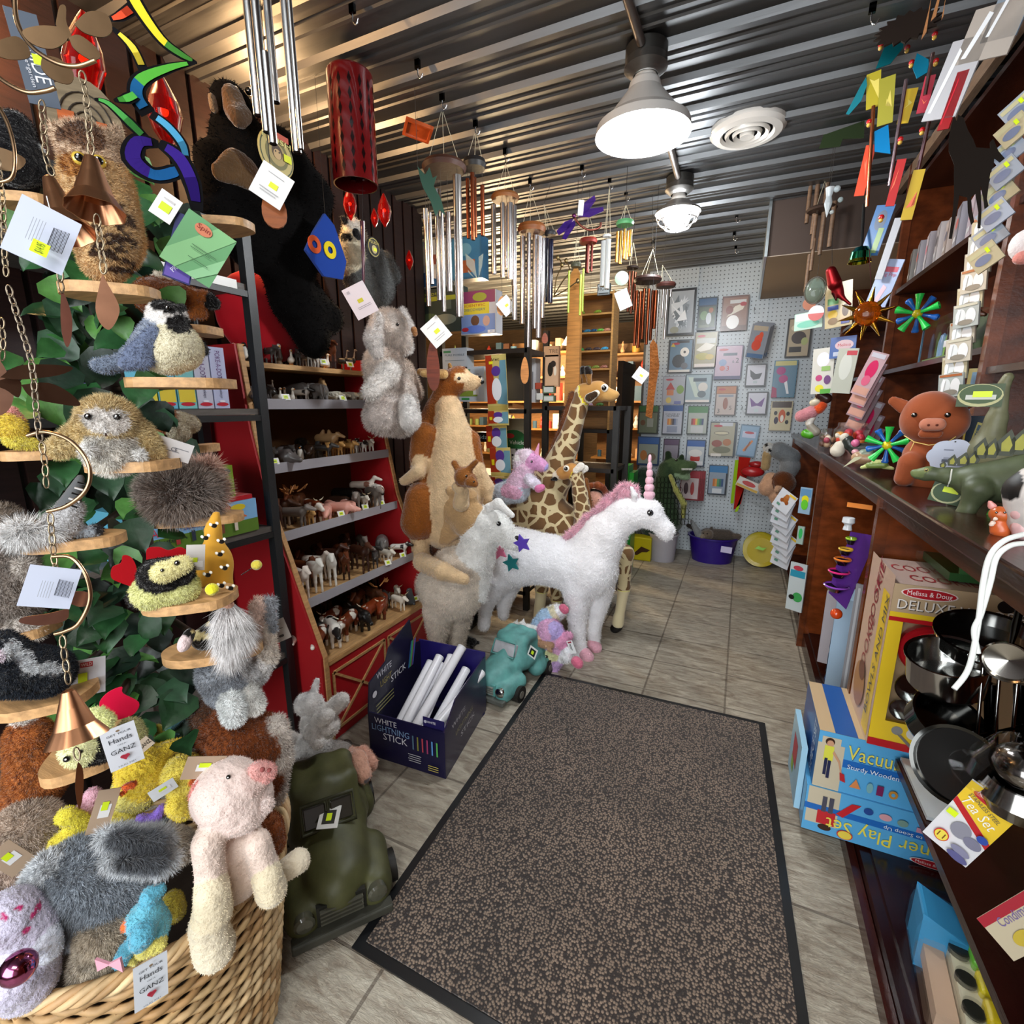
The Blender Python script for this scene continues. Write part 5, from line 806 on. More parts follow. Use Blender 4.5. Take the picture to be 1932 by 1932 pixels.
# ================================================================ packs on the pegboard wall
pb_ = Pl((0, 5.245, 0), (0, -1))
def bars(x0, x1, y, h, cols): return [('r', x0+(x1-x0)*(i+.5)/len(cols), y, (x1-x0)/len(cols), h, c) for i, c in enumerate(cols)]
MD = ('e', .3, .88, .17, .035, 'b02030')
packs = [
 (1285, 589, 52, 88, '1a1a1c', [('r', .5, .5, .86, .9, 'aab0b6')]+[('p', [(random.uniform(.1, .8), random.uniform(.1, .9)) for _ in range(3)], random.choice(['f4f6f8', 'd8dee2', '8a9298', 'e8ecf0', '70787e'])) for _ in range(26)]+[('e', .3, .12, .16, .07, 'a0a08c')], 'large silver foil sheet in black frame at the top left of the pegboard', 'picture', 0),
 (1334, 592, 36, 62, '20303c', [('r', .5, .86, .9, .2, '24507a'), ('r', .5, .40, .84, .62, '3c4c34'), ('e', .35, .45, .2, .14, '6a8a5a'), ('e', .6, .35, .14, .18, 'c8d0d8'), ('e', .7, .6, .12, .08, '9a5a30'), ('r', .4, .12, .5, .08, '606a50')], 'dark green and blue toy pack at the top of the pegboard beside the foil sheet', 'toy pack', 0),
 (1386, 591, 50, 66, '6a5048', [('r', .5, .55, .9, .8, '8c6a5c'), ('r', .6, .83, .6, .1, 'c8c8c8'), ('e', .45, .25, .24, .2, 'f8f8f8'), ('p', [(.2, .4), (.5, .7), (.9, .8), (.8, .6)], 'd8d0c0'), ('e', .3, .6, .14, .12, '7a3828'), ('e', .8, .75, .12, .06, 'a02028')], 'glossy brown toy pack with a white glare at the top right of the pegboard', 'toy pack', 0),  # the white ellipse is glare painted into the pack's colours
 (1283, 672, 46, 62, '1c2024', [('r', .52, .5, .88, .94, '5b7b94'), ('r', .6, .93, .5, .07, '2a2a2c'), MD, ('e', .45, .35, .26, .2, '181a1e'), ('e', .68, .62, .18, .14, 'e8e4dc'), ('e', .68, .62, .05, .04, '2a2020'), ('e', .7, .2, .14, .1, '5a5a60'), ('p', [(.1, .8), (.2, .9), (.3, .78)], 'c8b030'), ('r', .5, .05, .86, .07, 'e0dcd4')], 'blue art pack with a dark figure and white dog below the foil sheet', 'toy pack', 0),
 (1331, 660, 44, 68, '4a4438', [('r', .5, .5, .9, .95, 'a09878'), MD, ('r', .5, .75, .8, .14, 'c0c4c0'), ('p', [(.1, .5), (.5, .7), (.9, .62), (.7, .5), (.3, .45)], 'e4e0d4'), ('e', .4, .32, .3, .1, 'a8a030'), ('e', .7, .3, .18, .08, 'c0a83a'), ('r', .5, .07, .86, .09, 'e4d8d0')], 'yellow tan craft pack in the second pegboard row', 'toy pack', 0),
 (1374, 684, 52, 64, '3a2c54', [('r', .5, .53, .92, .9, 'b9a0b4'), ('r', .55, .74, .5, .08, '3a4a5c'), ('e', .3, .5, .14, .1, '7890b8'), ('t', '2', .82, .55, .2, '20242a'), ('t', '3', .5, .32, .2, 'b02c28'), ('t', '6', .68, .52, .14, '70707a'), ('e', .3, .33, .1, .07, 'c86050'), ('r', .5, .05, .92, .1, '28205a'), MD], 'lilac number activity pack showing 2 and 3 in the second pegboard row', 'toy pack', 0),
 (1426, 708, 39, 43, '141416', [('r', .5, .5, .86, .88, 'c3c4ce'), ('p', [(.2, .75), (.5, .55), (.8, .6), (.7, .35), (.4, .3), (.25, .45)], '1c1c22'), ('r', .5, .2, .2, .12, 'a8b4b8')], 'small black bordered pack with a black bow right of the lilac number pack', 'toy pack', 0),
 (1480, 715, 44, 70, '4a7890', [('r', .5, .5, .92, .95, '5f8298'), ('r', .5, .92, .9, .12, 'c8c07c'), ('e', .32, .72, .2, .11, 'a83a7c'), ('e', .45, .5, .2, .11, 'b0407c'), ('p', [(.5, .4), (.65, .1), (.75, .1), (.62, .45)], 'e0e0e4'), ('p', [(.0, 0), (.25, 0), (.2, .25), (.0, .3)], '9a1850')], 'blue pack with two pink maracas on the right of the pegboard', 'toy pack', 0),
 (1271, 738, 43, 57, '8a8c94', [('r', .5, .5, .92, .94, 'a9acb4'), MD, ('p', [(.15, .55), (.35, .8), (.55, .55)], 'b02818'), ('r', .35, .45, .3, .18, 'd07a40'), ('e', .78, .55, .16, .14, '7a9a3a'), ('e', .3, .2, .12, .1, 'd8c060'), ('r', .7, .12, .3, .1, '6a70a8')], 'grey craft pack with a red roofed house in the third pegboard row', 'toy pack', 0),
 (1317, 733, 50, 54, '50646c', [('r', .5, .5, .92, .94, '9cb0b8'), ('p', [(.1, .9), (.3, .9), (.6, .2), (.4, .2)], 'c4d4c8'), ('r', .55, .8, .5, .12, '3a4a58'), ('e', .68, .55, .18, .16, 'd8d4cc'), ('e', .65, .3, .16, .12, '606e76'), ('r', .5, .06, .9, .09, 'ded8d2')], 'pale blue craft pack beside the red roofed house pack', 'toy pack', 0),
 (1369, 756, 40, 56, '3a2218', [('r', .5, .86, .9, .24, 'b06a34'), ('r', .5, .38, .9, .7, 'b8a8a0'), ('r', .5, .66, .7, .07, '7a8490'), ('e', .5, .4, .12, .2, '8c4a2c'), ('t', '3', .2, .15, .2, '2a2428'), ('t', '5', .75, .25, .2, '5a4a40'), MD], 'orange topped number craft pack in the middle of the pegboard', 'toy pack', 0),
 (1428, 761, 40, 44, '141416', [('r', .5, .5, .86, .88, 'c0c0cc'), ('p', [(.15, .75), (.45, .5), (.55, .5), (.85, .75), (.75, .35), (.5, .4), (.25, .35)], '5a1878'), ('r', .5, .2, .2, .14, 'b8c8cc')], 'small black bordered pack with a purple butterfly', 'toy pack', 0),
 (1473, 785, 41, 56, 'a09478', [('r', .5, .5, .95, .95, 'c9bd98'), ('r', .5, .88, .9, .2, '4a3c34'), ('e', .55, .5, .16, .22, 'c8541c'), ('e', .56, .42, .08, .12, 'ece4d8'), ('e', .3, .35, .1, .12, '2a1838'), ('e', .8, .3, .08, .07, '1c1a1c'), ('e', .82, .58, .08, .07, '1c1a1c'), ('e', .25, .6, .08, .07, '1c1a1c')], 'beige card with an orange wooden car at the right of the pegboard', 'toy pack', 0),
 (1223, 792, 39, 54, '20281c', [('r', .5, .88, .9, .2, '2f6a34'), ('r', .5, .4, .86, .7, '6a745c'), ('r', .6, .4, .3, .3, '9aa094'), ('e', .25, .4, .12, .1, '6a4a30')], 'green topped book pack at the left end of the pegboard', 'toy pack', 0),
 (1269, 791, 39, 59, '1c2430', [('r', .5, .86, .94, .24, '2b5290'), ('r', .5, .4, .9, .72, 'b4b8c4'), ('t', 'COLOR BY', .5, .66, .07, '202028', .7), ('t', 'NUMBER', .5, .60, .07, '202028', .6)]+bars(.25, .75, .42, .2, ['c87a38', 'e0a040', '8a6a50', '3a3a48', '6a7898', '9aa0b0'])+[('r', .5, .18, .5, .2, '8890a4')], 'blue topped color by number pencil pack on the pegboard', 'pencil pack', 0),
 (1316, 793, 39, 54, '1c2a20', [('r', .5, .86, .94, .24, '3c7a40'), ('r', .5, .4, .9, .72, 'a8b0a8')]+bars(.2, .8, .45, .22, ['8a2a28', 'c84838', 'd8b040', '6aa048', '2e6a50', '2a3a68'])+[('r', .5, .18, .6, .24, 'c0c4c4')], 'green topped coloured pencil pack beside the blue one on the pegboard', 'pencil pack', 0),
 (1363, 829, 50, 66, '2a3440', [('r', .48, .5, .9, .94, 'a5a088'), ('r', .6, .93, .5, .1, 'c0c4cc'), MD, ('e', .45, .68, .28, .06, '3c3830'), ('e', .45, .68, .26, .045, 'c8c0a0'), ('e', .3, .38, .2, .1, '8a4030'), ('e', .68, .42, .16, .1, 'a86838'), ('e', .5, .2, .34, .1, '6a6a50'), ('r', .3, .05, .4, .08, 'd8d4cc')], 'large beige pack of play food below the orange topped pack', 'toy pack', 0),
 (1411, 832, 36, 60, '5a7890', [('r', .5, .5, .9, .92, '7fa0bc'), ('r', .5, .7, .7, .2, 'b8c0d8'), ('e', .5, .76, .25, .04, 'b02838'), ('p', [(.3, .2), (.7, .55), (.78, .5), (.4, .15)], 'd07828'), ('p', [(.4, .2), (.6, .5), (.66, .48), (.48, .18)], '8a4a20')], 'clear blue bag of brushes hanging beside the play food pack', 'toy pack', -5),
 (1223, 851, 42, 54, '203a60', [('r', .5, .86, .9, .22, '2f5a98'), ('r', .5, .4, .86, .68, '8c9488'), ('e', .3, .35, .16, .18, 'b07038'), ('e', .65, .3, .2, .14, '7a6a58')], 'blue topped picture pack low at the left of the pegboard', 'toy pack', 0),
 (1266, 850, 30, 44, '28202c', [('r', .5, .86, .9, .22, '5a4460'), ('r', .5, .4, .86, .66, '8a8490')], 'small purple topped pack behind the crocodile head', 'toy pack', 0),
 (1312, 855, 36, 50, '18304c', [('r', .5, .84, .92, .26, '2a5aa0'), ('r', .5, .4, .9, .7, 'b8c0c4'), ('e', .5, .3, .26, .18, 'b03028'), ('e', .5, .5, .36, .14, 'd8d8d4'), ('r', .6, .12, .6, .16, 'd8d8dc')], 'blue topped pack with a red figure above the crocodile jaw', 'toy pack', 0),
 (1354, 906, 36, 56, '1c2430', [('r', .5, .86, .94, .24, '2070a8'), ('r', .48, .4, .86, .72, '8a98a8')]+bars(.25, .8, .42, .26, ['b86a30', 'd08a40', '50905a', '2e6a60', '2a4a78'])+[('r', .5, .14, .5, .16, 'd0d4d8')], 'blue topped pencil pack low in the middle of the pegboard', 'pencil pack', 0),
 (1507, 637, 46, 74, '1e1a18', [('r', .5, .5, .86, .94, 'b0a084'), ('e', .5, .5, .3, .16, '3a2c28'), ('e', .35, .75, .2, .08, 'd8ccb0'), ('r', .4, .2, .5, .14, '282220'), ('e', .75, .4, .14, .1, 'a8b070')], 'tan framed craft kit at the right end of the pegboard', 'toy pack', 0)]
for x, y, w_, h_, c, it, lab, cat, ro in packs: cardpx('toy_pack' if 'pack' in cat else 'foil_picture', pb_, x, y, w_, h_, .03, c, it, ro, label=lab, cat=cat)
for i in range(4):
    q = Pl((0, 5.2-.03*i, 0), (0, -1)); cardpx('toy_pack', q, 1311-i*3, 916, 37, 56, .008, '7a1420', [('r', .5, .86, .94, .22, '9a2030'), ('r', .48, .4, .88, .7, 'c4b4b4'), ('e', .3, .4, .12, .2, '4a3038'), ('e', .62, .4, .1, .22, 'a83838')], label='red topped pack of play tools, %s from the wall on its hook' % ORD[i], cat='toy pack', group='red topped packs beside the crocodile')
for i in range(3):
    q = Pl((0, 5.15-.06*i, 0), (.12, -1)); cardpx('blister_card', q, 1438-i*4, 640+i*2, 34, 64, .012, '8c9098', [('r', .5, .5, .9, .96, '8a8f98'), ('r', .5, .88, .8, .14, 'b8a890'), ('e', .5, .55, .22, .14, 'd8482c'), ('e', .45, .38, .26, .16, 'd0401f'), ('e', .6, .68, .12, .1, 'd8502c'), ('r', .5, .07, .9, .12, '4a6a90')], -8, label='blister card with an orange red toy, %s on the pegboard hook' % ORD[i], cat='toy pack', group='orange toy blister cards')
for x, y in ((1423, 588), (1400, 771), (1512, 771), (1410, 682)): p = pb_.pt(x, y); tag(M().tube([p+(0, .05, 0), p, p-(0, .10, 0), p-(0, .11, -.02)], .003, 'b8bcc0', 6).obj('peg_hook', 'chrome'), 'bare steel peg hook sticking out of the pegboard', 'hook', 'bare peg hooks')
# folded kite, toy plane, books and plush at the right of the pegboard
q = Pl((0, 5.1, 0), (0, -1)); m = M()
for P, c in (([(1387, 868), (1394, 868), (1384, 950), (1378, 950)], '8fb41e'), ([(1394, 862), (1416, 864), (1398, 950), (1384, 962)], 'a01c14'), ([(1404, 920), (1402, 930), (1392, 965), (1386, 966)], '9cc020')):
    V = [q.pt(a, b)-q.pt(1395, 900) for a, b in P]; m.prism([(v[0], v[2]) for v in V][::-1], q.pt(1395, 900), (1, 0, 0), Z3, .01, c)
tag(m.obj('folded_kite', 'cloth'), 'folded red and lime green kite standing below the clear blue bag', 'kite')
m = M(); m.ell(q.pt(1420, 890, .05), (.10, .05, .05), 'a81c20'); m.ell(q.pt(1428, 876, .05), (.07, .04, .03), '98181c'); tag(m.obj('toy_plane', 'plastic'), 'red rounded toy hanging above the white book at the back', 'toy')
cardpx('picture_book', Pl((0, 5.0, 0), (0, -1)), 1412, 915, 46, 18, .03, 'c8c4bc', [('e', .5, .6, .3, .25, 'b03838'), ('r', .5, .15, .95, .25, 'c09a40')], -22, label='white picture book tilted below the red toy', cat='book')
def pxplush(name, lab, cat, pl, prims, h=.008, eyes=(), mat_='plush', furn=2500, furl=.008, group=None, k=.012, wob=0, er=.005, eoff=.03, furw=None, fur_droop=.3):
    if furw is None and h <= .007: furl *= .6; furn = int(furn*1.6)
    s = Sk(pl)
    for p in prims: kk = p[-1] if isinstance(p[-1], dict) else {}; s.c(*(p[:-1] if kk else p), **kk)
    o = s.make(name, lab, cat, h=h, k=k, furn=furn, furl=furl, mat_=mat_, group=group, wob=wob, furw=furw, fur_droop=fur_droop)
    for e in eyes: eye(o, pl, e[0], e[1], e[2] if len(e) > 2 else eoff, e[3] if len(e) > 3 else er, ring=e[4] if len(e) > 4 else None)
    return o
q = Pl((0, 4.9, 0), (0, -1))
pxplush('plush_lemur', 'grey lemur plush with black and white face hanging at the end of the counter', 'stuffed lemur', q, [(1450, 845, 10, 1452, 848, 9, dict(col='b8b8b4')), (1470, 850, 16, 1492, 862, 16, dict(col='6f7478')), (1490, 880, 18, 1485, 895, 14, dict(col='787c80')), (1446, 840, 3, dict(col='151515', paint=True, o=.05)), (1452, 850, 3, dict(col='151515', paint=True, o=.05)), (1447, 858, 8, 1444, 880, 8, dict(col='a08860'))], h=.009, wob=0)
pxplush('plush_monkey', 'peach and brown monkey plush hanging head down at the end of the counter', 'stuffed monkey', q, [(1455, 905, 14, 1448, 920, 16, dict(col='c49a7c')), (1478, 908, 20, 1482, 912, 18, dict(col='5a3016', o=.04)), (1465, 935, 14, 1468, 950, 10, dict(col='c49a7c')), (1470, 920, 6, 1466, 924, 5, dict(col='caa284', o=.1))], h=.009)
# cards with bears hanging in a cascade on the cabinet post
for i in range(9):
    q = Pl((.40-.006*i, 3.50+.03*i, 0), (-.75, -1)); cardpx('bear_card', q, 1480-(i % 3)*3, 946+i*13, 34, 40, .003, 'c4cad4', [('e', .5, .62, .16, .18, '9a5a28'), ('e', .35, .5, .1, .1, '8a4a20'), ('e', .65, .5, .1, .1, '8a4a20'), ('e', .5, .78, .12, .1, 'a8682f'), ('r', .3, .25, .2, .12, '5a8a78'), ('r', .75, .92, .4, .1, 'd8b838')], -28+9*(i % 3), label='pale bear card, %s from top of the cascade on the cabinet post' % ORD[i], cat='toy card', group='bear cards on the cabinet post')
# science boxes and signs on the black shelving
q = PY(3.14)
B2 = [
 (902, 590, 66, 82, 'c8ccd4', [('r', .5, .86, .96, .28, '8a3a68'), ('e', .55, .86, .2, .1, '9aa03a'), ('r', .42, .60, .8, .26, 'd8c838'), ('t', 'SCIENTIFIC', .40, .67, .085, 'b03828', .62), ('t', 'DISCOVERY', .40, .57, .085, '2a6a8a', .62), ('r', .5, .24, .96, .44, '7f9ad0'), ('e', .42, .32, .12, .12, '6a4a38'), ('e', .74, .30, .1, .12, 'c8a090'), ('e', .42, .12, .3, .09, '5a7ad0'), ('r', .88, .05, .2, .07, 'f0f0f4'), ('t', '4M', .88, .05, .05, '2a7ac0'), ('e', .14, .12, .1, .05, 'b83040')], 'science toy box with a yellow title panel and reading children', 'box'),
 (826, 585, 86, 86, '3c4640', [('r', .5, .75, .94, .1, 'a0a838'), ('t', 'robot', .3, .86, .12, 'a8b040', .4), ('e', .3, .3, .22, .14, '586a4c'), ('e', .65, .28, .25, .12, '8a9080'), ('r', .7, .6, .2, .2, '5c6a64')], 'dark grey robot kit box behind the silver wind chimes', 'box'),
 (812, 500, 60, 92, 'b0b8bc', [('r', .3, .7, .3, .4, 'd8d0c0'), ('r', .5, .2, .94, .3, '2a5a90'), ('r', .75, .6, .3, .2, '8a5040'), ('e', .7, .3, .18, .1, 'c8ccd0')], 'tall pale box with blue base standing on the top black shelf', 'box'),
 (878, 487, 60, 80, '386a8c', [('r', .5, .5, .9, .9, '3f7aa0'), ('r', .5, .3, .6, .3, 'b06038'), ('e', .5, .7, .2, .15, '6aa0b8')], 'blue box standing on the top black shelf behind the silver chimes', 'box'),
 (766, 527, 25, 34, 'd8dcdc', [('t', 'ROBOT', .15, .5, .2, '141414', .85, 90), ('t', 'EDGE', .45, .5, .25, '141414', .85, 90), ('t', 'INCA', .8, .5, .22, '141414', .8, 90)], 'small white box with black sideways ROBOT lettering at the wall end', 'box'),
 (771, 576, 25, 46, 'a8bcb8', [('p', [(.2, .4), (.35, .95), (.5, .4)], '8aa84a'), ('e', .5, .12, .3, .1, 'a03a4a')], 'pale green pack with a leaf below the ROBOT box', 'toy pack'),
 (858, 690, 46, 66, 'b4c0cc', [('r', .2, .9, .3, .06, '4a8a60'), ('t', 'PURE MOBILE', .5, .80, .08, '5a6a7a', .8), ('r', .5, .65, .8, .02, '8a9aa8'), ('r', .7, .2, .5, .2, 'd8b870')], 'pale blue box with small grey lettering behind the kangaroo', 'box'),
 (888, 725, 50, 66, 'c0ccd8', [('r', .3, .9, .4, .06, '5a9a70'), ('t', 'CLOCK', .5, .78, .09, '8898a8', .7), ('r', .4, .3, .7, .3, '8aa040'), ('r', .3, .08, .3, .06, '3c9a50'), ('r', .7, .3, .2, .2, 'e8ecec')], 'pale blue clock kit box right of the kangaroo snout', 'box'),
 (770, 672, 24, 40, '9fb0b4', [('t', 'TUR', .5, .6, .25, '3a4a50', .8), ('t', 'TURB', .5, .3, .2, '3a4a50', .8)], 'grey blue box behind the rabbit head on the black shelf', 'box'),
 (917, 825, 44, 18, '10161c', [('t', 'KidzLab', .5, .5, .6, '9cc8d8', .9)], 'dark box with pale blue lettering right of the kangaroo', 'box')]
for x, y, w_, h_, c, it, lab, cat in B2: cardpx('toy_box', q, x, y, w_, h_, .10, c, it, label=lab, cat=cat)
q = PY(3.46)
cardpx('vehicles_puzzle', q, 975, 838, 44, 96, .05, 'a8a088', [('r', .5, .88, .96, .2, '938a70'), ('e', .35, .56, .6, .22, '2f6a3c'), ('e', .2, .66, .2, .05, 'b83030'), ('t', 'Vehicles', .55, .53, .11, 'e8ece0', .7), ('r', .5, .25, .9, .32, 'd4d4d4')]+[('e', random.uniform(.1, .9), random.uniform(.12, .4), .05, .02, '303030') for _ in range(14)], label='beige Vehicles puzzle box with green arc left of the small pastel unicorn', cat='box')
cardpx('cow_picture', q, 1041, 700, 26, 60, .04, 'c49a78', [('r', .5, .5, .9, .9, 'cfa988'), ('e', .4, .55, .2, .22, '1c1613'), ('e', .6, .72, .2, .1, '2a201c'), ('e', .75, .5, .1, .15, 'e8dcc8')], label='wooden plaque with a black and white cow beside the rough wooden post', cat='picture')
cardpx('farm_sign', q, 1040, 663, 28, 20, .04, 'c49a74', [('t', 'TRE', .65, .5, .5, '3a2c22', .6)], label='small wooden sign reading TRE above the cow plaque', cat='sign')
for i, (x, y, c) in enumerate(((1035, 735, 'c8ccc8'), (1035, 752, 'd0d4d0'), (1018, 748, 'd8d8d4'), (1015, 728, 'a84838'))): cardpx('small_box', q, x, y, 22 if i < 2 else 12, 12 if i else 14, .04, '6a7a60' if i < 2 else c, [('r', .5, .5, .8, .7, c)], label='small carton %s among the boxes under the cow plaque' % ('with green edge, upper' if i == 0 else 'with green edge, lower' if i == 1 else 'plain white' if i == 2 else 'rust red'), cat='box')
cardpx('white_binder', q, 1005, 718, 10, 84, .1, 'bcbcc0', [('r', .5, .5, .2, .4, '6a6a70')], label='tall white boxed set standing left of the cow plaque', cat='box')
cardpx('dark_board', q, 968, 712, 40, 90, .02, '38332c', [('r', .5, .5, .95, .9, '3e3930')], label='dark grey slate board between the playset cards and the wooden paddle', cat='board')
# playset cards hanging in a column
q = PY(3.02); 
for i, (x, y, h_) in enumerate(((937, 724, 108), (940, 789, 28), (937, 828, 50), (944, 872, 54), (942, 915, 30))):
    cardpx('playset_card', Pl((0, 3.02-.03*(i % 2), 0), (0, -1)), x, y, 38, h_, .006, 'c9b86c', [('p', [(0, .15), (.45, .15), (.3, 1), (0, 1)], 'a83a20'), ('p', [(.5, .15), (1, .12), (1, .9), (.7, .9)], '6a98a8'), ('e', .5, .72, .22, .09 if i == 0 else .2, '5a3a90'), ('e', .5, .4, .24, .2, 'e8ecf0'), ('r', .5, .06, .9, .1, 'bca85a')]+([('t', 'Vet', .5, .92, .07, '202020', .4), ('r', .28, .87, .2, .05, 'e8e020')] if i == 0 else [('r', .15, .5, .14, .2, 'e8d820')]), 3, label='red and blue blister playset card, %s from the top of the hanging column' % ORD[i], cat='toy pack', group='playset cards behind the kangaroo')
# rubber lizards and frogs on the light wooden rack
fi = 0
for z, cols in zip(FZ[1:], (['7a9a2c', '8aa83a'], ['20242c', '3a8ab8', '2a5a80', '6ab04a', 'c08870'], ['2e9a4a', '3a3438', '4a4048', '4aa8d8'], ['2c4420', '6a8a3a', '8aa048', 'b07a6c'], ['6a3a90', '8a9a30', '4a7a30'], ['7a3aa0', 'c8b0d0', '5a8a4a'])):
    x = -1.26
    for c in cols:
        m = M(); L_ = .05; m.tube([(x-.02, 4.03, z+.008), (x, 4.03, z+.015), (x+.025, 4.03, z+.015), (x+.04, 4.03, z+.012)], [.004, .011, .012, .007], c, 8)
        for a, b in ((-1, .0), (1, .0), (-1, .028), (1, .028)): m.tube([(x+b, 4.03+a*.008, z+.012), (x+b+.004, 4.03+a*.024, z+.016), (x+b+.008, 4.03+a*.03, z+.002)], .003, c, 5)
        tag(m.obj('rubber_lizard', 'plastic'), '%s rubber lizard or frog on the light wooden rack, toy %s counting from the top' % ({'2': 'dark', '3': 'blue', '6': 'green'}.get(c[0], 'pale'), fi+1), 'toy lizard', 'rubber lizards on the light wooden rack'); x += .27/len(cols); fi += 1
cardpx('hope_sign', PY(4.0), 1139, 546, 24, 22, .03, '3a4448', [('r', .5, .5, .9, .9, 'b8c4c8'), ('t', 'HOPE', .5, .55, .45, '20282c', .85), ('r', .5, .15, .8, .12, '4a5458')], label='small framed sign with HOPE in tall letters on top of the lizard rack', cat='sign')
# ================================================================ right side: boxes under the counter, toys on the counter, hutch stock
YL = 'e8c62c'; RD = 'b81c24'
def melissa(x, y, w_, h_, e=True): return [('e', x, y, w_, h_, 'f0e8e4'), ('e', x, y, w_*.93, h_*.86, 'b3202c'), ('t', 'Melissa & Doug', x, y, h_*1.0, 'f4e8e8', w_*1.5)]
def carton(name, lo, hi, col, lab, front=(), left=(), top=(), cat='box', sidecol=None, mt='print'):
    lo = np.array(lo, float); hi = np.array(hi, float); m = M().bb(lo, hi, col); d = hi-lo
    art(m, lo, (1, 0, 0), Z3, d[0], d[2], front); art(m, (lo[0], hi[1], lo[2]), (0, -1, 0), Z3, d[1], d[2], left); art(m, (lo[0], lo[1], hi[2]), (1, 0, 0), (0, 1, 0), d[0], d[1], top)
    return tag(m.obj(name, mt), lab, cat)
LB = '58a8dc'
_k = [('r', .095, .62, .12, .6, 'c8bda4'), ('e', .085, .84, .03, .07, '3a2218'), ('e', .088, .81, .022, .06, 'c89878'), ('r', .085, .64, .06, .26, 'd8d84c'), ('r', .072, .40, .02, .3, '23284a'), ('r', .098, .36, .02, .32, '23284a'), ('p', [(.12, .7), (.17, .55), (.20, .32), (.19, .32), (.16, .52), (.11, .66)], 'c89878'), ('p', [(.18, .36), (.215, .34), (.23, .2), (.19, .22)], 'b82830')]
icons = [('p', [(.26, .16), (.30, .32), (.34, .16)], 'd88850'), ('e', .40, .23, .02, .09, '7ab0b8'), ('r', .47, .23, .04, .17, '7a2858'), ('e', .56, .22, .028, .07, 'c08838'), ('e', .56, .22, .012, .03, LB)]
def sx(L): return [tuple([i[0], [(a*.62, b) for a, b in i[1]]]+list(i[2:])) if i[0] == 'p' else (i[0], i[1]*.62, i[2], i[3]*.7)+tuple(i[4:]) for i in L]
kid = sx(_k); icons = sx(icons)
carton('toy_carton', (.318, 1.686, .27), (.93, 2.0, .474), LB, 'blue Vacuum toy carton, upper of the two under the boxed kitchen set', [('r', .5, .52, 1, .14, '2468b8'), ('r', .06, .4, .12, .8, 'c8bda4')]+kid+[('t', 'Vacuum', .262, .72, .34, '2a5a90', .25), ('t', 'Vacuum', .26, .74, .34, 'e8dc58', .25), ('t', 'Sturdy Wooden Vacuum', .31, .50, .11, 'e8f0f8', .34)]+icons, [('r', .5, .5, 1, 1, '1f4a8c'), ('t', '5-PIECE SET', .8, .5, .3, 'e8f0f8', .6, 90)], [('r', .5, .5, 1, 1, 'c2ab88'), ('r', .12, .5, .10, 1, '2458a0'), ('r', .55, .8, .5, .4, 'c04838'), ('e', .5, .8, .08, .1, '4a5a90')])
f = [('r', .08, .6, .14, .8, 'c8bda4'), ('r', .5, .56, 1, .13, '2468b8'), ('e', .10, .16, .03, .07, '3a2218'), ('r', .10, .38, .08, .3, 'c02830'), ('r', .085, .68, .02, .34, '4a4a58'), ('r', .115, .68, .02, .34, '4a4a58'), ('p', [(.14, .55), (.20, .85), (.24, .86), (.17, .5)], 'c02830'), ('t', 'Vacuum Cleaner Play Set', .562, .30, .40, 'e8dc58', .92, 180), ('t', 'Wooden Pieces to Scoop Up', .52, .56, .10, 'e8f0f8', .36, 180), ('e', .19, .14, .035, .10, 'c83030'), ('e', .19, .14, .03, .088, 'e8d050'), ('e', .27, .80, .02, .07, '2a4a90'), ('e', .34, .78, .026, .07, 'd8a0a8'), ('e', .41, .76, .022, .07, '7a9a90'), ('r', .50, .72, .07, .1, 'c890a8')]+melissa(.55, .09, .09, .08)
carton('toy_carton', (.305, 1.680, .10), (.94, 2.0, .269), LB, 'blue toy carton lying upside down under the Vacuum carton', f, [('r', .5, .5, 1, 1, '5a9ac8'), ('r', .5, .5, .3, .6, 'c04040')])
carton('toy_carton', (.285, 1.74, .12), (.303, 1.98, .36), '9cc8e0', 'thin pale blue pack leaning on the left end of the toy cartons', (), [('r', .5, .6, .4, .4, 'b83848'), ('r', .4, .3, .2, .2, '90c040')])
# big boxed kitchen set with window
t = empty('kitchen_set_box', (.72, 1.8, .452), 'large Deluxe Wooden baking set box with yellow window frame on the middle shelf', 'box')
X0, X1, Y0, Y1, Z0, Z1 = .44, 1.0, 1.67, 1.94, .476, 1.0; m = M(); TB = 'b49a78'
m.bb((X0, Y0+.05, Z0), (X1, Y1, Z1), TB); m.bb((X0, Y0, .90), (X1, Y0+.06, Z1), TB); m.bb((X0, Y0, Z0), (X0+.035, Y0+.06, .90), YL); m.bb((X0, Y0, Z0), (X1, Y0+.06, .545), YL)
art(m, (X0, Y0, .90), (1, 0, 0), Z3, .56, .10, [('r', .5, .5, 1, 1, 'b8a080'), ('r', .5, .06, 1, .18, YL), ('p', [(0, .0), (1, 0), (1, -.13), (0, -.13)], RD)]+[('e', .145, .78, .115, .17, 'ecdcd8'), ('e', .145, .78, .108, .145, 'b3202c'), ('t', 'Melissa & Doug', .145, .78, .2, 'f4e8e8', .18), ('t', 'DELUXE WOODEN BAKING SET', .487, .38, .42, '4a4038', .92), ('t', 'DELUXE WOODEN BAKING SET', .482, .40, .42, 'ece8e4', .92), ('e', .44, .72, .035, .18, '1c1a1a')])
art(m, (X0, Y0, Z0), (1, 0, 0), Z3, .56, .09, [('r', .5, .5, 1, 1, YL), ('r', .5, .14, 1, .28, RD), ('e', .12, .72, .025, .16, '8a8a88'), ('e', .19, .7, .03, .2, 'd8d8d4'), ('e', .26, .68, .04, .2, '9a9a9c'), ('p', [(.12, .6), (.14, .6), (.22, .1), (.2, .1)], '7a7470'), ('r', .30, .42, .12, .26, 'd8f020')])
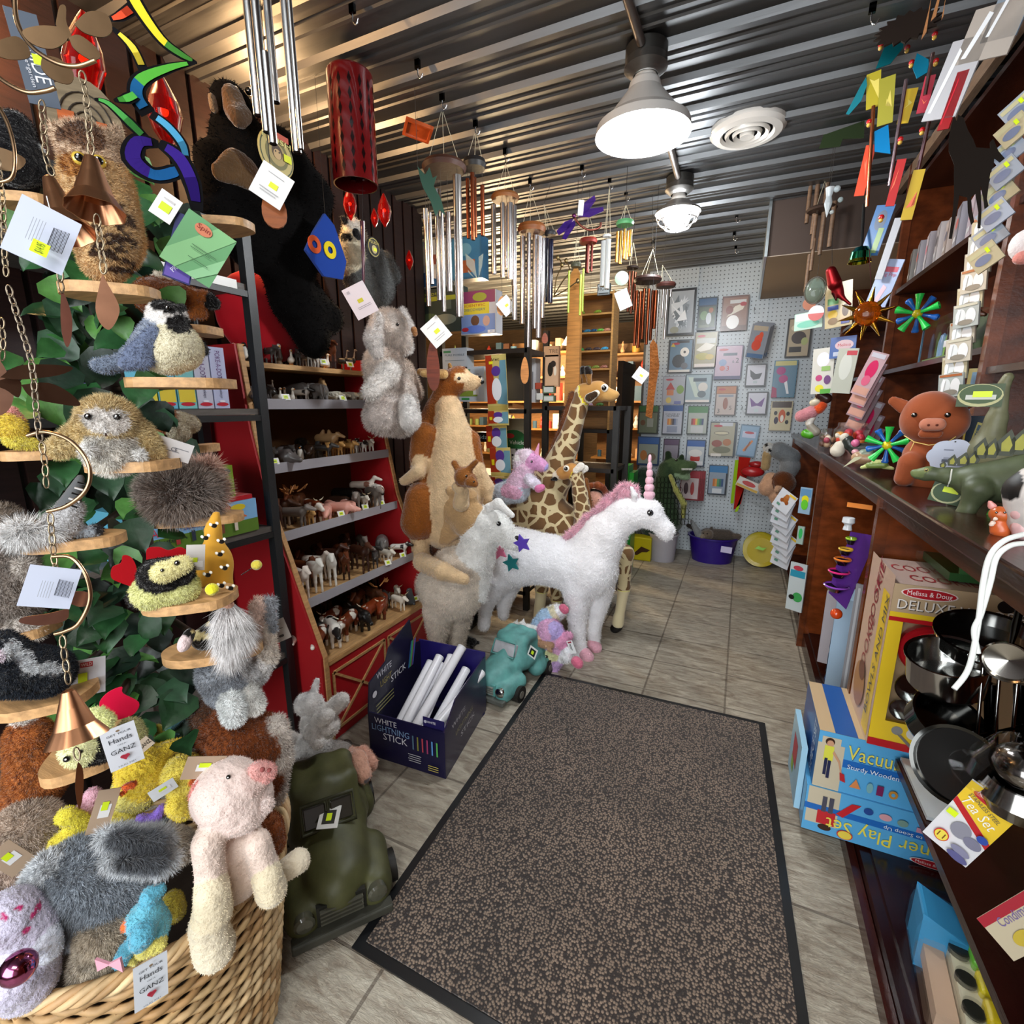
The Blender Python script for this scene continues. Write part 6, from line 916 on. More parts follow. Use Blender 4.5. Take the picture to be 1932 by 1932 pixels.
art(m, (X0, Y1, Z0), (0, -1, 0), Z3, .27, .545, [('r', .5, .5, 1, 1, 'c8ac98'), ('r', .80, .45, .26, .86, YL), ('t', 'COOKIE', .45, .78, .13, '8e2630', .9, 80), ('t', 'SET', .45, .9, .10, '8e2630', .5, 80), ('t', 'COOKIE', .40, .45, .13, '8e2630', .9, 80), ('t', 'BOWLS AND MIX', .84, .5, .08, '3a3a4a', 1.5, 85), ('e', .35, .2, .25, .14, 'a87848'), ('e', .4, .3, .14, .06, '6a3a2c')])
art(m, (X0, Y0, Z1), (1, 0, 0), (0, 1, 0), .56, .27, [('r', .5, .5, 1, 1, 'bda69c'), ('t', 'COOKIE SET', .26, .62, .34, '9c2630', .42), ('t', 'COOKIE SET', .3, .25, .3, '9c2630', .42)])
m.obj('carton', 'print', t); M().bb((X0+.036, Y0+.058, .546), (X1-.02, Y0+.062, .898), '15161e').obj('inner_tray', 'paper', t)
c = np.array([.557, 1.685, .80]); m = M().lathe([(.001, .004), (.073, .004), (.078, -.004), (.076, -.03), (.0, -.03)], c, 'a8141e', 32, ax=(0, -1, 0)); art(m, c-np.array([.073, .006, .073]), (1, 0, 0), Z3, .146, .146, [('e', .5, .5, .44, .44, 'c01c26'), ('e', .5, .5, .36, .36, '3a4aa0'), ('e', .5, .5, .345, .345, 'e8d850'), ('r', .34, .42, .30, .24, '7fb4e0'), ('e', .38, .62, .095, .12, '5a3018'), ('e', .38, .60, .085, .10, '8a5430'), ('e', .64, .50, .09, .10, 'd0a890'), ('p', [(.4, .18), (.8, .2), (.84, .42), (.6, .42), (.35, .3)], 'a8b860'), ('e', .35, .34, .08, .05, 'b83828')]+[('t', w_, .5+.40*math.cos(a), .5+.40*math.sin(a), .07, 'f0d8d8', None, math.degrees(a)-90) for w_, a in (('STIR', 2.75), ('WHISK', 1.95), ('SPOON', 1.2), ('MIX', 3.2), ('POUR', 3.75), ('MEASURE', 4.45))]); m.obj('round_card', 'print', t)
for x, z, r in ((.535, .675, .045), (.515, .600, .030), (.60, .62, .035)): M().lathe([(.001, .0), (r*.7, .0), (r, .028), (r*1.08, .028), (r*1.06, .032)], (x, 1.715, z), 'c8cac8', 28, ax=(0, -1, .1)).obj('play_bowl', 'chrome', t)
M().ell((.582, 1.69, .61), (.026, .012, .020), 'e0c41c').ell((.570, 1.69, .592), (.024, .012, .016), 'e0c41c').tube([(.59, 1.69, .605), (.66, 1.69, .565)], .006, 'e0c41c', 8).obj('play_spoons', 'plastic', t)
M().bb((X0+.036, Y0+.012, .546), (X1-.02, Y0+.0125, .898), 'ffffff').obj('window_film', 'film', t)
# white tray, play pots rack, pots
tag(M().bb((.525, 1.42, .452), (.66, 1.66, .462), 'c4ccd0').obj('cake_board', 'gloss'), 'glossy white board sticking out under the kitchen set on the middle shelf', 'board')
def pot(name, lab, c, r, h, ax=(0, 0, 1), handle=None, lid=False, col='c8c8c6', cat='pot'):
    m = M().lathe([(.001, 0), (r*.93, 0), (r, .008), (r, h), (r*1.06, h+.003), (r*1.06, h+.006), (r*.97, h+.004), (r*.96, .01), (.001, .006)], c, col, 36, ax=ax); o = tag(m.obj(name, 'chrome'), lab, cat); A = basis(ax)
    if handle is not None: a = np.array(c)+A @ np.array([0, 0, h*.85]); d = np.array(handle, float); d /= np.linalg.norm(d); M().tube([a+d*r, a+d*(r+.03)+Z3*.006, a+d*(r+.09)+Z3*.008], [.004, .007, .006], '2a2a2a', 8).obj('handle', 'chrome', o)
    if lid: M().lathe([(r*1.05, h+.006), (r*.9, h+.016), (.012, h+.028), (.010, h+.04), (.014, h+.048), (.001, h+.052)], c, 'c0c0be', 32, ax=ax).obj('lid', 'chrome', o)
    return o
pot('play_pot', 'shiny steel play saucepan in front of the kitchen set window', onD(1790, 1275, 1.10)-np.array([0, 0, .02]), .073, .072, ax=(-.18, -.2, 1), handle=(.9, .2, .1))
pot('play_colander', 'shiny steel play bowl with wide rim at the top of the pot rack', onD(1855, 1225, 1.13), .088, .04, ax=(-.12, -.25, 1), col='9c9c9a', cat='bowl')
pot('play_pan', 'brushed steel frying pan hanging upright showing its spun base', onD(1812, 1445, .98), .072, .018, ax=(-.55, -.75, .35), col='4c4c4a', cat='pan')
pot('play_pot', 'dark shiny play pot half hidden between the frying pan and the saucepan', onD(1765, 1375, 1.10), .065, .05, ax=(.2, -.5, .9), col='6c6c6a')
pot('play_ladle', 'round steel ladle bowl hanging at the right edge above the pots', onD(1905, 1245, .95), .036, .02, ax=(-.5, -.8, .1), handle=(0, 0, 1), col='b0aca4', cat='ladle')
m = M()
for x, y0, y1 in ((1842, 1240, 1470), (1875, 1230, 1480), (1905, 1290, 1500)): m.tube([onD(x+14, y0, 1.02), onD(x-6, y1, 1.02)], .0035, '8a8a88', 8)
m.tube([onD(1800, 1400, 1.02), onD(1932, 1370, 1.02)], .004, '222222', 8); m.tube([onD(1842, 1240, 1.02)+np.array([.012*math.cos(a), 0, .012*math.sin(a)]) for a in np.linspace(0, 6.283, 14)], .003, '999999', 6)
for x in (1870, 1925): m.tube([onD(x, 1290, 1.04), onD(x, 1470, 1.04)], .012, '191919', 8)
tag(m.obj('pot_rack', 'chrome'), 'steel and black wire rack holding the play pots and pans', 'rack')
for i, P in enumerate((((1932, 1008), (1895, 1020), (1868, 1048), (1855, 1100), (1845, 1180), (1828, 1260), (1800, 1300)), ((1935, 1025), (1905, 1030), (1880, 1052), (1868, 1100), (1850, 1160), (1838, 1190), (1845, 1232)))):
    tag(M().tube(smooth([onD(x, y, .80) for x, y in P]), .0042, 'e4e8e4', 10).obj('cord_loop', 'plastic'), 'white curved cord handle %s' % ('reaching lowest in front of the pots' if i == 0 else 'on the inner side in front of the pots'), 'cord')
q = PD(1830, 1560, .92, -8); 
cardpx('set_tag', q, 1828, 1555, 84, 158, .004, 'dcdce0', [('p', [(0, .72), (.0, 1), (1, 1), (1, .45)], 'e8c430'), ('p', [(0, .64), (0, .72), (1, .45), (1, .36)], RD), ('e', .52, .90, .36, .055, 'b3202c'), ('t', 'Melissa & Doug', .52, .90, .07, 'f4e0e0', .6, -14), ('t', 'Tea Set', .48, .70, .17, 'f4f4e8', .8, -20), ('t', 'STAINLESS STEEL', .5, .80, .07, '50504c', .75, -18), ('e', .48, .38, .2, .11, '8a8a98'), ('e', .78, .33, .18, .07, '7a7a90'), ('e', .28, .17, .15, .085, 'c82830'), ('e', .28, .17, .13, .072, 'e8d450'), ('t', '11', .28, .17, .11, '7a4a18', .14), ('e', .72, .16, .2, .05, '8484a0'), ('e', .75, .07, .22, .05, '5a5a8c'), ('e', .85, .47, .11, .05, '2a48a0'), ('r', .14, .53, .2, .08, 'd8f020')], -18, label='white and yellow Tea Set tag hanging in front of the clear dome', cat='label')
m = M(); c = onD(1930, 1478, .88); m.lathe([(.001, .085), (.05, .07), (.075, .03), (.08, 0), (.10, -.004), (.10, -.008)], c, 'e8e8e8', 32); dome = tag(m.obj('clear_dome', 'film'), 'clear plastic dome over a steel teapot at the right edge above the Tea Set tag', 'dome')
tag(M().ell(c+np.array([0, 0, .03]), (.05, .05, .04), '8c8884').lathe([(.048, .0), (.06, -.03), (.05, -.055), (.001, -.055)], c, '9a9894', 24).obj('toy_teapot', 'chrome'), 'steel toy teapot under the clear dome at the right edge', 'teapot')
q = PD(1900, 1690, .80, -20); cardpx('condiment_box', q, 1945, 1735, 70, 200, .12, 'c8bca0', [('r', .12, .5, .22, 1, 'a82838'), ('t', 'Condiment Set', .30, .5, .10, '7a6aa0', 1.9, 90), ('e', .7, .6, .18, .1, 'b0283c'), ('e', .72, .3, .16, .12, 'c8b040'), ('r', .5, .86, .3, .1, 'd8f020')], -22, label='reddish Condiment Set box at the lower right edge below the tea set', cat='box')
# clear boxed tray under the counter and wrapped toys on the bottom board
tag(M().bb((.55, 1.72, 1.003), (.98, 2.02, 1.115), 'dfe8e4').obj('clear_case', 'film'), 'clear plastic case with green toy trays on top of the kitchen set box', 'case')
m = M().bb((.58, 1.74, 1.006), (.96, 2.0, 1.03), '2f5a30').bb((.60, 1.735, 1.03), (.94, 1.745, 1.10), '3a6a3c').bb((.72, 1.73, 1.02), (.88, 1.735, 1.06), '7a9a6a'); tag(m.obj('toy_tray', 'plastic'), 'dark green moulded toy tray inside the clear case', 'tray')
def rot2(v, a): return np.array([v[0]*math.cos(a)-v[1]*math.sin(a), v[0]*math.sin(a)+v[1]*math.cos(a), v[2]])
p0 = np.array([.575, 1.27, .104]); a0 = -.12
def w3(x, y, z): return p0+rot2((x, y, 0), a0)+Z3*z
m = M(); R3 = np.array([rot2((1, 0, 0), a0), rot2((0, 1, 0), a0), Z3]).T
m.prism([(0, 0), (.13, .0), (.13, .10), (.0, .16)], w3(-.06, .14, 0), rot2((1, 0, 0), a0), Z3, -.10, '3f98cc'); bw = tag(m.obj('wrapped_pack', 'plastic', bev=.01), 'sky blue wrapped block pack with toy cars on the lowest board at the bottom right', 'toy pack')
m = M().box(w3(.02, .0, .075), (.05, .28, .05), 'd8d4b8', R3).box(w3(-.03, .0, .055), (.04, .26, .04), 'c0a48c', R3); m.obj('toy_train', 'plastic', bw)
for i, c in enumerate(('62b82c', '6ac030', 'd8c81c', 'd8c020')): M().box(w3(.055, .09-.065*i, .105), (.05, .055, .035), c, R3).obj('toy_car', 'plastic', bw, bev=.008)
m = M()
for i in range(4): m.cyl(w3(.012, .10-.07*i, .098), w3(.012, .10-.07*i, .108), .020, '23241f', 18)
m.obj('wheel', 'plastic', bw); M().box(w3(.015, 0, .08), (.17, .34, .13), 'ffffff', R3).obj('shrink_wrap', 'film', bw, bev=.02)
tag(M().ell((.70, 1.30, .15), (.06, .12, .06), '2a6a9c').obj('wrapped_pack', 'plastic'), 'darker blue wrapped pack behind the toy cars on the lowest board', 'toy pack')
# packs under the counter in the middle bay
tag(card('craft_box', onX(1572, 1198, .47), (-.25, -1, 0), (0, 0, 1), .17, .42, .06, 'a8c4dc', [('r', .6, .82, .7, .2, '4a8ac8'), ('t', 'Craft', .6, .70, .08, '2a5a9a', .5), ('r', .7, .5, .5, .2, '2058b0'), ('r', .6, .24, .7, .22, '6ab4e0'), ('r', .6, .04, .8, .06, '3a8ad0'), ('t', 'NO-SEW CRAFT', .6, .05, .035, 'ffffff', .7), ('p', [(0, .0), (.2, 0), (.25, 1), (0, 1)], 'd8d0d4')]), 'tall pale blue craft kit box hanging under the counter below the ring stacker', 'box')
tag(card('hanging_pack', onX(1552, 1180, .49), (-.25, -1, 0), (0, 0, 1), .05, .40, .05, 'b8b4bc', [('r', .5, .5, .4, .9, '8a7a88')]), 'clear edged pack behind the pale blue craft kit box', 'toy pack')
q = Pl((.43, 2.26, 0), (-.55, -1)); o = tag(M().prism([(0, .0), (.055, .28), (.085, .30), (.085, .32), (-.025, .32), (-.03, .27), (-.06, .16), (-.07, .05)], q.pt(1596, 1150), q.t, Z3, .004, '5a2a88').obj('ring_stacker_pack', 'print'), 'purple blister pack of coloured stacking cones hanging on the cabinet post', 'toy pack')
c = q.pt(1622, 955, .01); M().box(c, (.085, .018, .003), 'e0863c', np.stack([q.t, Z3, -q.n], 1)).obj('header_strip', 'print', o)
for x, y, r, cl in ((1606, 1016, .018, '9cc03a'), (1596, 1036, .024, 'e0b038'), (1590, 1055, .029, 'e88030'), (1583, 1078, .036, 'e0307c'), (1578, 1105, .042, '8c48b8')): c = q.pt(x, y, .03); M().lathe([(r, .004), (r*1.08, 0), (r, -.004), (r*.55, -.024), (.001, -.024)], c, cl, 24, cols=[cl, cl, '1a0f20', '1a0f20']).obj('stacking_cone', 'gloss', o)
M().lathe([(.001, .03), (.02, .028), (.022, .01), (.012, 0), (.016, -.02)], q.pt(1600, 990, .03), 'd8dce0', 16).obj('white_top', 'plastic', o)
tag(M().ell(onX(1578, 1158, .42), .022, 'd84818').obj('toy_ball', 'gloss'), 'glossy orange ball hanging under the purple stacker pack', 'ball')
for x, y, w_, h_, c, it, lab in ((1502, 1108, 30, 92, 'b8c4c8', [('r', .5, .78, .9, .14, '2a8aa8'), ('e', .5, .9, .3, .05, 'b03848'), ('e', .65, .3, .3, .1, '3a9a50'), ('e', .3, .28, .18, .05, '151515')], 'tall white pack with green shape at the foot of the far cabinet post'), (1519, 945, 22, 50, '8aa8c0', [('r', .5, .8, .9, .3, '5a88b0'), ('e', .5, .55, .3, .16, 'd8d020'), ('e', .5, .35, .3, .2, '60c030')], 'small blue pack with a green and yellow toy on the far cabinet'), (1510, 1010, 12, 34, '9ab0a8', [('e', .5, .6, .3, .3, '38b060')], 'tiny clear pack with a green toy hanging on a hook under the counter'), (1603, 1230, 14, 260, '8c8c90', [('r', .5, .5, .3, .95, 'b8bcc0')], 'long clear edged pack hanging beside the near cabinet post')): cardpx('hanging_pack', Pl((.45, 3.3, 0) if x < 1590 else (.47, 2.15, 0), (-.6, -1)), x, y, w_, h_, .01, c, it, label=lab, cat='toy pack')
# ---- toys on the counter
pl = Pl((.50, 2.02, 0), (-.25, -1)); Pg = '8f4a2c'
pg = pxplush('piglet_figure', 'flocked brown piglet figure with string collar standing on the counter', 'pig figure', pl, [(1755, 782, 43, 1765, 790, 46, dict(col=Pg)), (1742, 795, 36, 1780, 797, 38), (1752, 860, 40, 1755, 895, 42, dict(o=-.03)), (1720, 875, 22, 1706, 902, 16, dict(o=.03)), (1775, 880, 22, 1772, 900, 17, dict(o=.02)), (1742, 819, 8, 1768, 819, 8, dict(o=.075)), (1760, 870, 20, 1762, 900, 20, dict(o=-.12))], h=.006, mat_='flock', furn=0, k=.012, eyes=((1725, 783, .062, .008), (1788, 783, .062, .008)))
for x0, x1, o_ in ((1706, 1686, .0), (1808, 1838, -.02)): s = Sk(pl); s.c(x0, 768, 13, x1, 757, 9, o=o_, col=Pg, f=.45); s.make('ear', h=.005, parent=pg, mat_='flock', k=.01)
s = Sk(pl); s.c(1749, 801, 12, 1770, 801, 12, o=.094, col='b5735c'); s.make('snout', h=.004, parent=pg, mat_='flock'); m = M()
for x in (1752, 1768): m.ell(pl.pt(x, 802, .115), .0035, '5a2a20')
m.tube([pl.pt(1740, 813, .105), pl.pt(1760, 816, .112), pl.pt(1780, 813, .105)], .0012, '5a2a20', 5); m.obj('nostrils', 'matte', pg)
M().tube([pl.pt(x, y, o_) for x, y, o_ in ((1706, 822, .04), (1725, 834, .075), (1752, 840, .085), (1785, 836, .075), (1803, 824, .04))], .0016, 'd8b868', 6).tube([pl.pt(1725, 834, .08), pl.pt(1717, 850, .085)], .0014, 'd8b868', 5).obj('string_collar', 'plastic', pg)
c = pl.pt(1797, 862, .12); cl_ = [(.055*math.cos(a)*(1+.10*abs(math.sin(3.5*a))), .048*math.sin(a)*(1+.10*abs(math.sin(3.5*a)))) for a in np.linspace(0, 6.283, 50)[:-1]]; m = M().prism(cl_, c, pl.t, Z3, .001, 'c2cbe0'); art(m, c-pl.t*.055-Z3*.05, pl.t, Z3, .11, .1, [('r', .75, .42, .24, .13, 'd8f020'), ('r', .42, .45, .2, .06, '9aa2b8'), ('r', .4, .7, .2, .03, '7a8298'), ('r', .65, .25, .24, .03, '7a8298'), ('r', .36, .38, .14, .08, '50586a'), ('e', .5, .95, .02, .02, '181818')]); m.obj('cloud_tag', 'paper', pg)
pl = Pl((.55, 1.60, 0), (-.35, -1)); Gs = '525c42'
sg = pxplush('stegosaurus_figure', 'green stegosaurus figure with dark and yellow back plates on the counter', 'dinosaur', pl, [(1726, 892, 7, 1752, 892, 11, dict(col='6a784c')), (1752, 893, 11, 1790, 898, 14, dict(col=Gs)), (1790, 898, 15, 1850, 910, 34), (1850, 910, 36, 1930, 905, 48), (1845, 925, 24, 1828, 955, 13, dict(o=.05)), (1828, 955, 12, 1818, 966, 10, dict(o=.05)), (1826, 966, 10, 1812, 968, 7, dict(o=.06)), (1820, 930, 16, 1802, 948, 10, dict(o=-.05)), (1802, 948, 9, 1795, 955, 8, dict(o=-.05)), (1730, 898, 5, 1745, 900, 6)], h=.004, mat_='resin', furn=0, k=.012, eyes=((1748, 887, .022, .003, 'b8a860'),))
for x, y, w_, h_ in ((1779, 876, 6, 12), (1797, 868, 9, 22), (1818, 866, 12, 26), (1836, 864, 11, 28), (1852, 845, 14, 40), (1872, 845, 13, 38), (1900, 835, 18, 50), (1926, 832, 18, 52)):
    m = M(); sc_ = pl.sc(x, y); Pp = [(-w_*.6, -h_*.5), (w_*.6, -h_*.5), (w_*.9, -h_*.1), (w_*.15, h_*.5), (-w_*.8, 0)]
    m.prism([(a*sc_, b*sc_) for a, b in Pp], pl.pt(x, y, .0), pl.t, Z3, .006, '343a26'); m.prism([(a*sc_*.5, b*sc_*.6-.002) for a, b in Pp], pl.pt(x, y, .0012), pl.t, Z3, .002, '96942f'); m.obj('back_plate', 'resin', sg)
hangtag(sg, pl, 1786, 930, 46, 40, -.02, -10, '29461e', (('e', .5, .5, .5, .5, 'b0b488'), ('e', .5, .52, .44, .44, '29461e'), ('r', .6, .66, .5, .26, 'd8f020')), name='round_tag'); M().tube([pl.pt(1796, 885, .03), pl.pt(1793, 905, .035), pl.pt(1788, 918, .0)], .0018, 'd8dcd4', 6).obj('tag_loop', 'plastic', sg)
pl = Pl((.70, 1.86, 0), (-.35, -1)); br = pxplush('brachiosaurus_figure', 'grey green long-necked dinosaur figure rising behind the stegosaurus', 'dinosaur', pl, [(1895, 722, 8, 1902, 712, 9, dict(col='6c6c50')), (1896, 725, 8, 1880, 790, 15, dict(col='77785c')), (1880, 790, 15, 1862, 850, 27), (1862, 850, 30, 1900, 900, 44)], h=.005, mat_='resin', furn=0, k=.012)
hangtag(br, pl, 1849, 746, 64, 42, .03, 0, '32481e', (('e', .5, .5, .5, .5, 'b8b884'), ('e', .5, .55, .46, .42, '35501f'), ('r', .52, .42, .66, .2, 'c8ccc4'), ('r', .55, .55, .42, .26, 'd8f020')), name='oval_tag'); M().tube([pl.pt(1872, 735, .03), pl.pt(1884, 742, .02), pl.pt(1892, 746, .025)], .002, 'c8ccbc', 6).obj('tag_loop', 'plastic', br)
pl = Pl((.52, 1.30, 0), (-.35, -1)); pxplush('cow_figure', 'white cow figure with black spots at the right edge of the counter', 'cow figure', pl, [(1945, 930, 40, 1960, 980, 46, dict(col='cfc8c4')), (1912, 920, 12, 1945, 900, 20), (1908, 905, 17, 1905, 930, 14, dict(col='121010', paint=True, o=.03))], h=.006, mat_='resin', furn=0)
pl = Pl((.50, 1.30, 0), (-.35, -1)); fx = pxplush('fox_figurine', 'small orange fox figurine with pink ears in front of the cow figure', 'figurine', pl, [(1885, 970, 15, 1892, 972, 14, dict(col='b85a28')), (1884, 990, 13, 1888, 1000, 16, dict(col='c86030')), (1878, 979, 4, 1876, 980, 3, dict(col='e8d0c0', o=.03)), (1870, 990, 4, 1874, 986, 4, dict(o=.02))], h=.0025, mat_='plastic', furn=0, k=.004, eyes=((1880, 967, .022, .0022), (1896, 967, .022, .0022)))
for x in (1872, 1908): s = Sk(pl); s.c(x, 955, 7, x+(-4 if x < 1890 else 4), 948, 4, col='d08a84', f=.5); s.make('ear', h=.002, parent=fx, mat_='plastic', k=.003)
pxplush('pig_figurine', 'small pale pink pig figurine right of the fox figurine', 'figurine', Pl((.53, 1.27, 0), (-.35, -1)), [(1925, 970, 14, 1930, 974, 14, dict(col='cda4a4')), (1928, 995, 16, 1932, 1002, 18)], h=.003, mat_='plastic', furn=0, k=.004)
tag(M().ell(onD(1882, 975, 1.18), (.022, .004, .026), '3f8a32').obj('round_label', 'paper'), 'round green label behind the orange fox figurine', 'label')
# boxed wooden toys standing behind the dinosaurs
cardpx('food_puzzle_box', Pl((.80, 2.2, 0), (-.5, -1)), 1905, 775, 80, 190, .04, '4f8fc8', [('r', .52, .48, .86, .9, '6a98c0'), ('r', .55, .68, .78, .34, 'b0522e'), ('r', .55, .44, .78, .14, 'c89a2c'), ('t', 'Wooden', .45, .34, .07, 'a83038', .5), ('r', .5, .2, .8, .16, 'e0dcd8'), ('t', 'FOOD', .5, .2, .12, 'b83028', .8)], label='blue framed Wooden FOOD puzzle box behind the long-necked dinosaur', cat='box')
cardpx('puzzle_box', Pl((.78, 2.3, 0), (-.5, -1)), 1850, 745, 62, 100, .03, 'c0ac6c', [('r', .52, .5, .8, .86, '7a98b0'), ('e', .55, .35, .3, .2, 'b0a070')], label='cream framed puzzle box behind the oval green tag', cat='box')
cardpx('puzzle_box', Pl((.76, 2.12, 0), (-.5, -1)), 1850, 822, 68, 74, .03, '202c38', [('r', .04, .5, .06, 1, 'b8a048'), ('p', [(.2, .1), (.35, .85), (.95, .7), (.95, .1)], 'a49a58'), ('p', [(.25, .15), (.38, .78), (.9, .64), (.9, .15)], '3a5060'), ('t', 'SWISS', .58, .55, .2, '9a9458', .5), ('t', 'SWISS', .58, .32, .2, '9a9458', .5)], label='dark puzzle box with gold fan shape behind the piglet figure', cat='box')
# spinner toys, jars and small toys
def spinner(x, y, r, pl, lab):
    c = pl.pt(x, y, .03); sc_ = pl.sc(x, y); o = tag(M().ell(c, (r*.25*sc_,)*3, 'd8c820').obj('spinner_toy', 'plastic'), lab, 'spinner toy')
    for k in range(5):
        a = math.pi*.4*k+.3; d = pl.t*math.cos(a)+Z3*math.sin(a); M().lathe([(r*.08*sc_, r*.2*sc_), (r*.12*sc_, r*.6*sc_), (r*.21*sc_, r*1.0*sc_), (r*.17*sc_, r*.98*sc_), (r*.1*sc_, r*.5*sc_)], c+pl.n*.012, '28c850', 12, ax=d).obj('green_cup', 'plastic', o)
        a += .63; d = pl.t*math.cos(a)+Z3*math.sin(a); M().lathe([(r*.08*sc_, r*.2*sc_), (r*.10*sc_, r*.6*sc_), (r*.18*sc_, r*.9*sc_), (r*.15*sc_, r*.98*sc_), (r*.1*sc_, r*.5*sc_)], c-pl.n*.008, '2060b8', 12, ax=d).obj('blue_cup', 'plastic', o)
spinner(1674, 840, 34, Pl((.49, 2.2, 0), (-.4, -1)), 'green and blue suction spinner toy lying on the counter left of the piglet')
spinner(1731, 592, 34, Pl((.76, 2.9, 0), (-.6, -1)), 'green and blue suction spinner toy on top of the clear case in the hutch')
def jar(x, y, r, h, pl, lab, cols, n):
    c = pl.pt(x, y); o = tag(M().lathe([(.001, 0), (r, 0), (r, h*.75), (r*.8, h*.88), (r*.8, h), (r*.85, h), (r*.85, h*.86), (r*1.04, h*.74), (r*1.04, -.002), (.001, -.002)], c, 'f0f0f0', 28).obj('clear_jar', 'film'), lab, 'jar')
    for i in range(n): a = random.random()*6.28; q_ = random.random()**.5*r*.75; M_z = r*.3+random.random()*h*.5; tag(M().ell(c+np.array([q_*math.cos(a), q_*math.sin(a), M_z]), r*.27, random.choice(cols), n=10, m=7).obj('toy_ball', 'plastic'), 'small toy ball inside the %s' % lab.split(' on')[0], 'ball', 'balls in the %s' % lab.split(' on')[0])
jar(1602, 850, .075, .14, Pl((.60, 3.0, 0), (-.2, -1)), 'clear round jar of orange and red balls on the counter', ['d04830', 'd87838', 'c03050', 'e0a050', 'c8c8c0', 'b83040'], 16)
jar(1566, 855, .06, .13, Pl((.53, 3.1, 0), (-.2, -1)), 'clear jar of brown shells on the counter', ['8a6a4c', 'b09478', '5a3a28', 'd8ccb8', 'a04858'], 16)
q = Pl((.47, 2.75, 0), (-.3, -1)); q2 = Pl((.47, 3.6, 0), (-.3, -1))
pxplush('seal_toy', 'dark grey seal toy on the counter between the jars and the spinner', 'toy seal', q, [(1615, 848, 12, 1650, 850, 14, dict(col='2a302c')), (1603, 838, 11, 1600, 832, 10)], h=.004, mat_='plastic', furn=0)
pxplush('mouse_toy', 'small white mouse toy standing on the counter edge', 'toy mouse', q, [(1580, 850, 12, 1584, 842, 10, dict(col='cfc8b8')), (1592, 826, 7, 1594, 824, 7), (1580, 822, 4, 1579, 820, 3)], h=.003, mat_='flock', furn=0, k=.004, eyes=((1596, 823, .014, .002),))
tag(M().ell(q.pt(1614, 836, .02), .018, 'd87098').ell(q.pt(1614, 853, .03), (.016, .016, .014), 'd8a0a8').obj('squeeze_ball', 'plastic'), 'pink swirl ball toy beside the white mouse', 'ball')
pxplush('frog_toy', 'pale green frog toy on the counter in front of the spinner', 'toy frog', Pl((.47, 2.25, 0), (-.3, -1)), [(1640, 878, 6, 1668, 877, 7, dict(col='7a9048')), (1634, 880, 4, 1626, 882, 3, dict(col='c8d088')), (1668, 880, 5, 1684, 884, 3), (1650, 872, 5, 1660, 872, 5)], h=.003, mat_='plastic', furn=0, k=.004)
pxplush('shell_toy', 'tan seashell toy beside the paper tag on the counter', 'toy', Pl((.48, 2.45, 0), (-.3, -1)), [(1620, 864, 12, 1640, 866, 12, dict(col='a88868')), (1630, 856, 9, 1640, 854, 8, dict(col='7d8a78'))], h=.003, mat_='plastic', furn=0, k=.005)
m = M(); m.prism([(0, 0), (.055, .04), (.06, .05), (.035, .045), (.01, .012)], Pl((.44, 2.4, 0), (-.3, -1)).pt(1590, 882), (.95, -.28, 0), Z3, .001, 'c4c4a0'); tag(m.obj('paper_leaf_tag', 'paper'), 'pale leaf shaped paper tag hanging over the counter edge', 'tag')
pxplush('bunny_toy', 'white and brown bunny figure on a green base at the far end of the counter', 'toy rabbit', q2, [(1526, 798, 6, 1532, 790, 6, dict(col='c8c4bc')), (1536, 780, 4, 1540, 772, 3), (1530, 805, 7, 1540, 815, 8, dict(col='8a8478')), (1520, 818, 8, 1528, 820, 8, dict(col='4a9a20'))], h=.005, mat_='plastic', furn=0)
pxplush('pig_plush', 'small pink pig plush hanging above the far end of the counter', 'stuffed pig', q2, [(1512, 785, 11, 1530, 778, 12, dict(col='c08088')), (1545, 772, 9, 1552, 765, 8, dict(col='c84a20'))], h=.006, furn=800)
pxplush('bead_toy', 'dark brown and red bead toy hanging at the far end of the counter', 'toy', q2, [(1548, 745, 9, 1560, 752, 9, dict(col='3a201c')), (1535, 760, 7, 1540, 758, 7, dict(col='c0b8a0'))], h=.006, mat_='plastic', furn=0)
# ---- hutch stock
for i, (y, hh) in enumerate(((3.42, .16), (3.30, .17), (3.16, .17), (3.02, .17), (2.90, .15), (2.78, .17), (2.64, .16), (2.50, .17))):
    c = ['6a6864', '8a8890', 'c0b8c0', 'b0a8a8', 'a89890', '8c8a94', 'b8a8b0', '908a80'][i]; tag(card('boxed_toy', (.73, y, 2.12+hh/2+.002), (-.15, -1, 0), (0, 0, 1), .10, hh, .10, c, [('r', .5, .5, .86, .9, c), ('e', .5, .6, .3, .12, ['50506a', 'b85048', 'c86878', '484048'][i % 4]), ('r', .5, .25, .6, .12, 'd8d8d8')]), 'clear boxed toy on the hutch shelf, %s from the far post' % ORD[i], 'toy pack', 'boxed toys in the hutch row')
t = tag(M().bb((.72, 2.55, 1.692), (.86, 2.95, 1.86), 'e8ecf0').obj('clear_case', 'film'), 'clear plastic case with a black toy horse on green in the hutch', 'case')
M().bb((.73, 2.56, 1.694), (.85, 2.94, 1.70), '6a8a40').bb((.84, 2.56, 1.70), (.85, 2.94, 1.85), '5a6a48').bb((.718, 2.945, 1.692), (.724, 2.955, 1.862), '3a6078').obj('backing', 'print', t)
for i, (y, cl) in enumerate(((2.88, '7a9ac0'), (2.80, '7ab050'), (2.74, '98b070'), (2.60, 'a8c060'))): tag(M().lathe([(.018, 0), (.018, .07), (.012, .10), (.001, .11)], (.78, y, 1.70), cl, 10).obj('toy_tree', 'plastic'), 'small %s toy tree in the clear case, %s from the far side' % ('blue' if i == 0 else 'green', ORD[i]), 'toy', 'trees in the clear case')
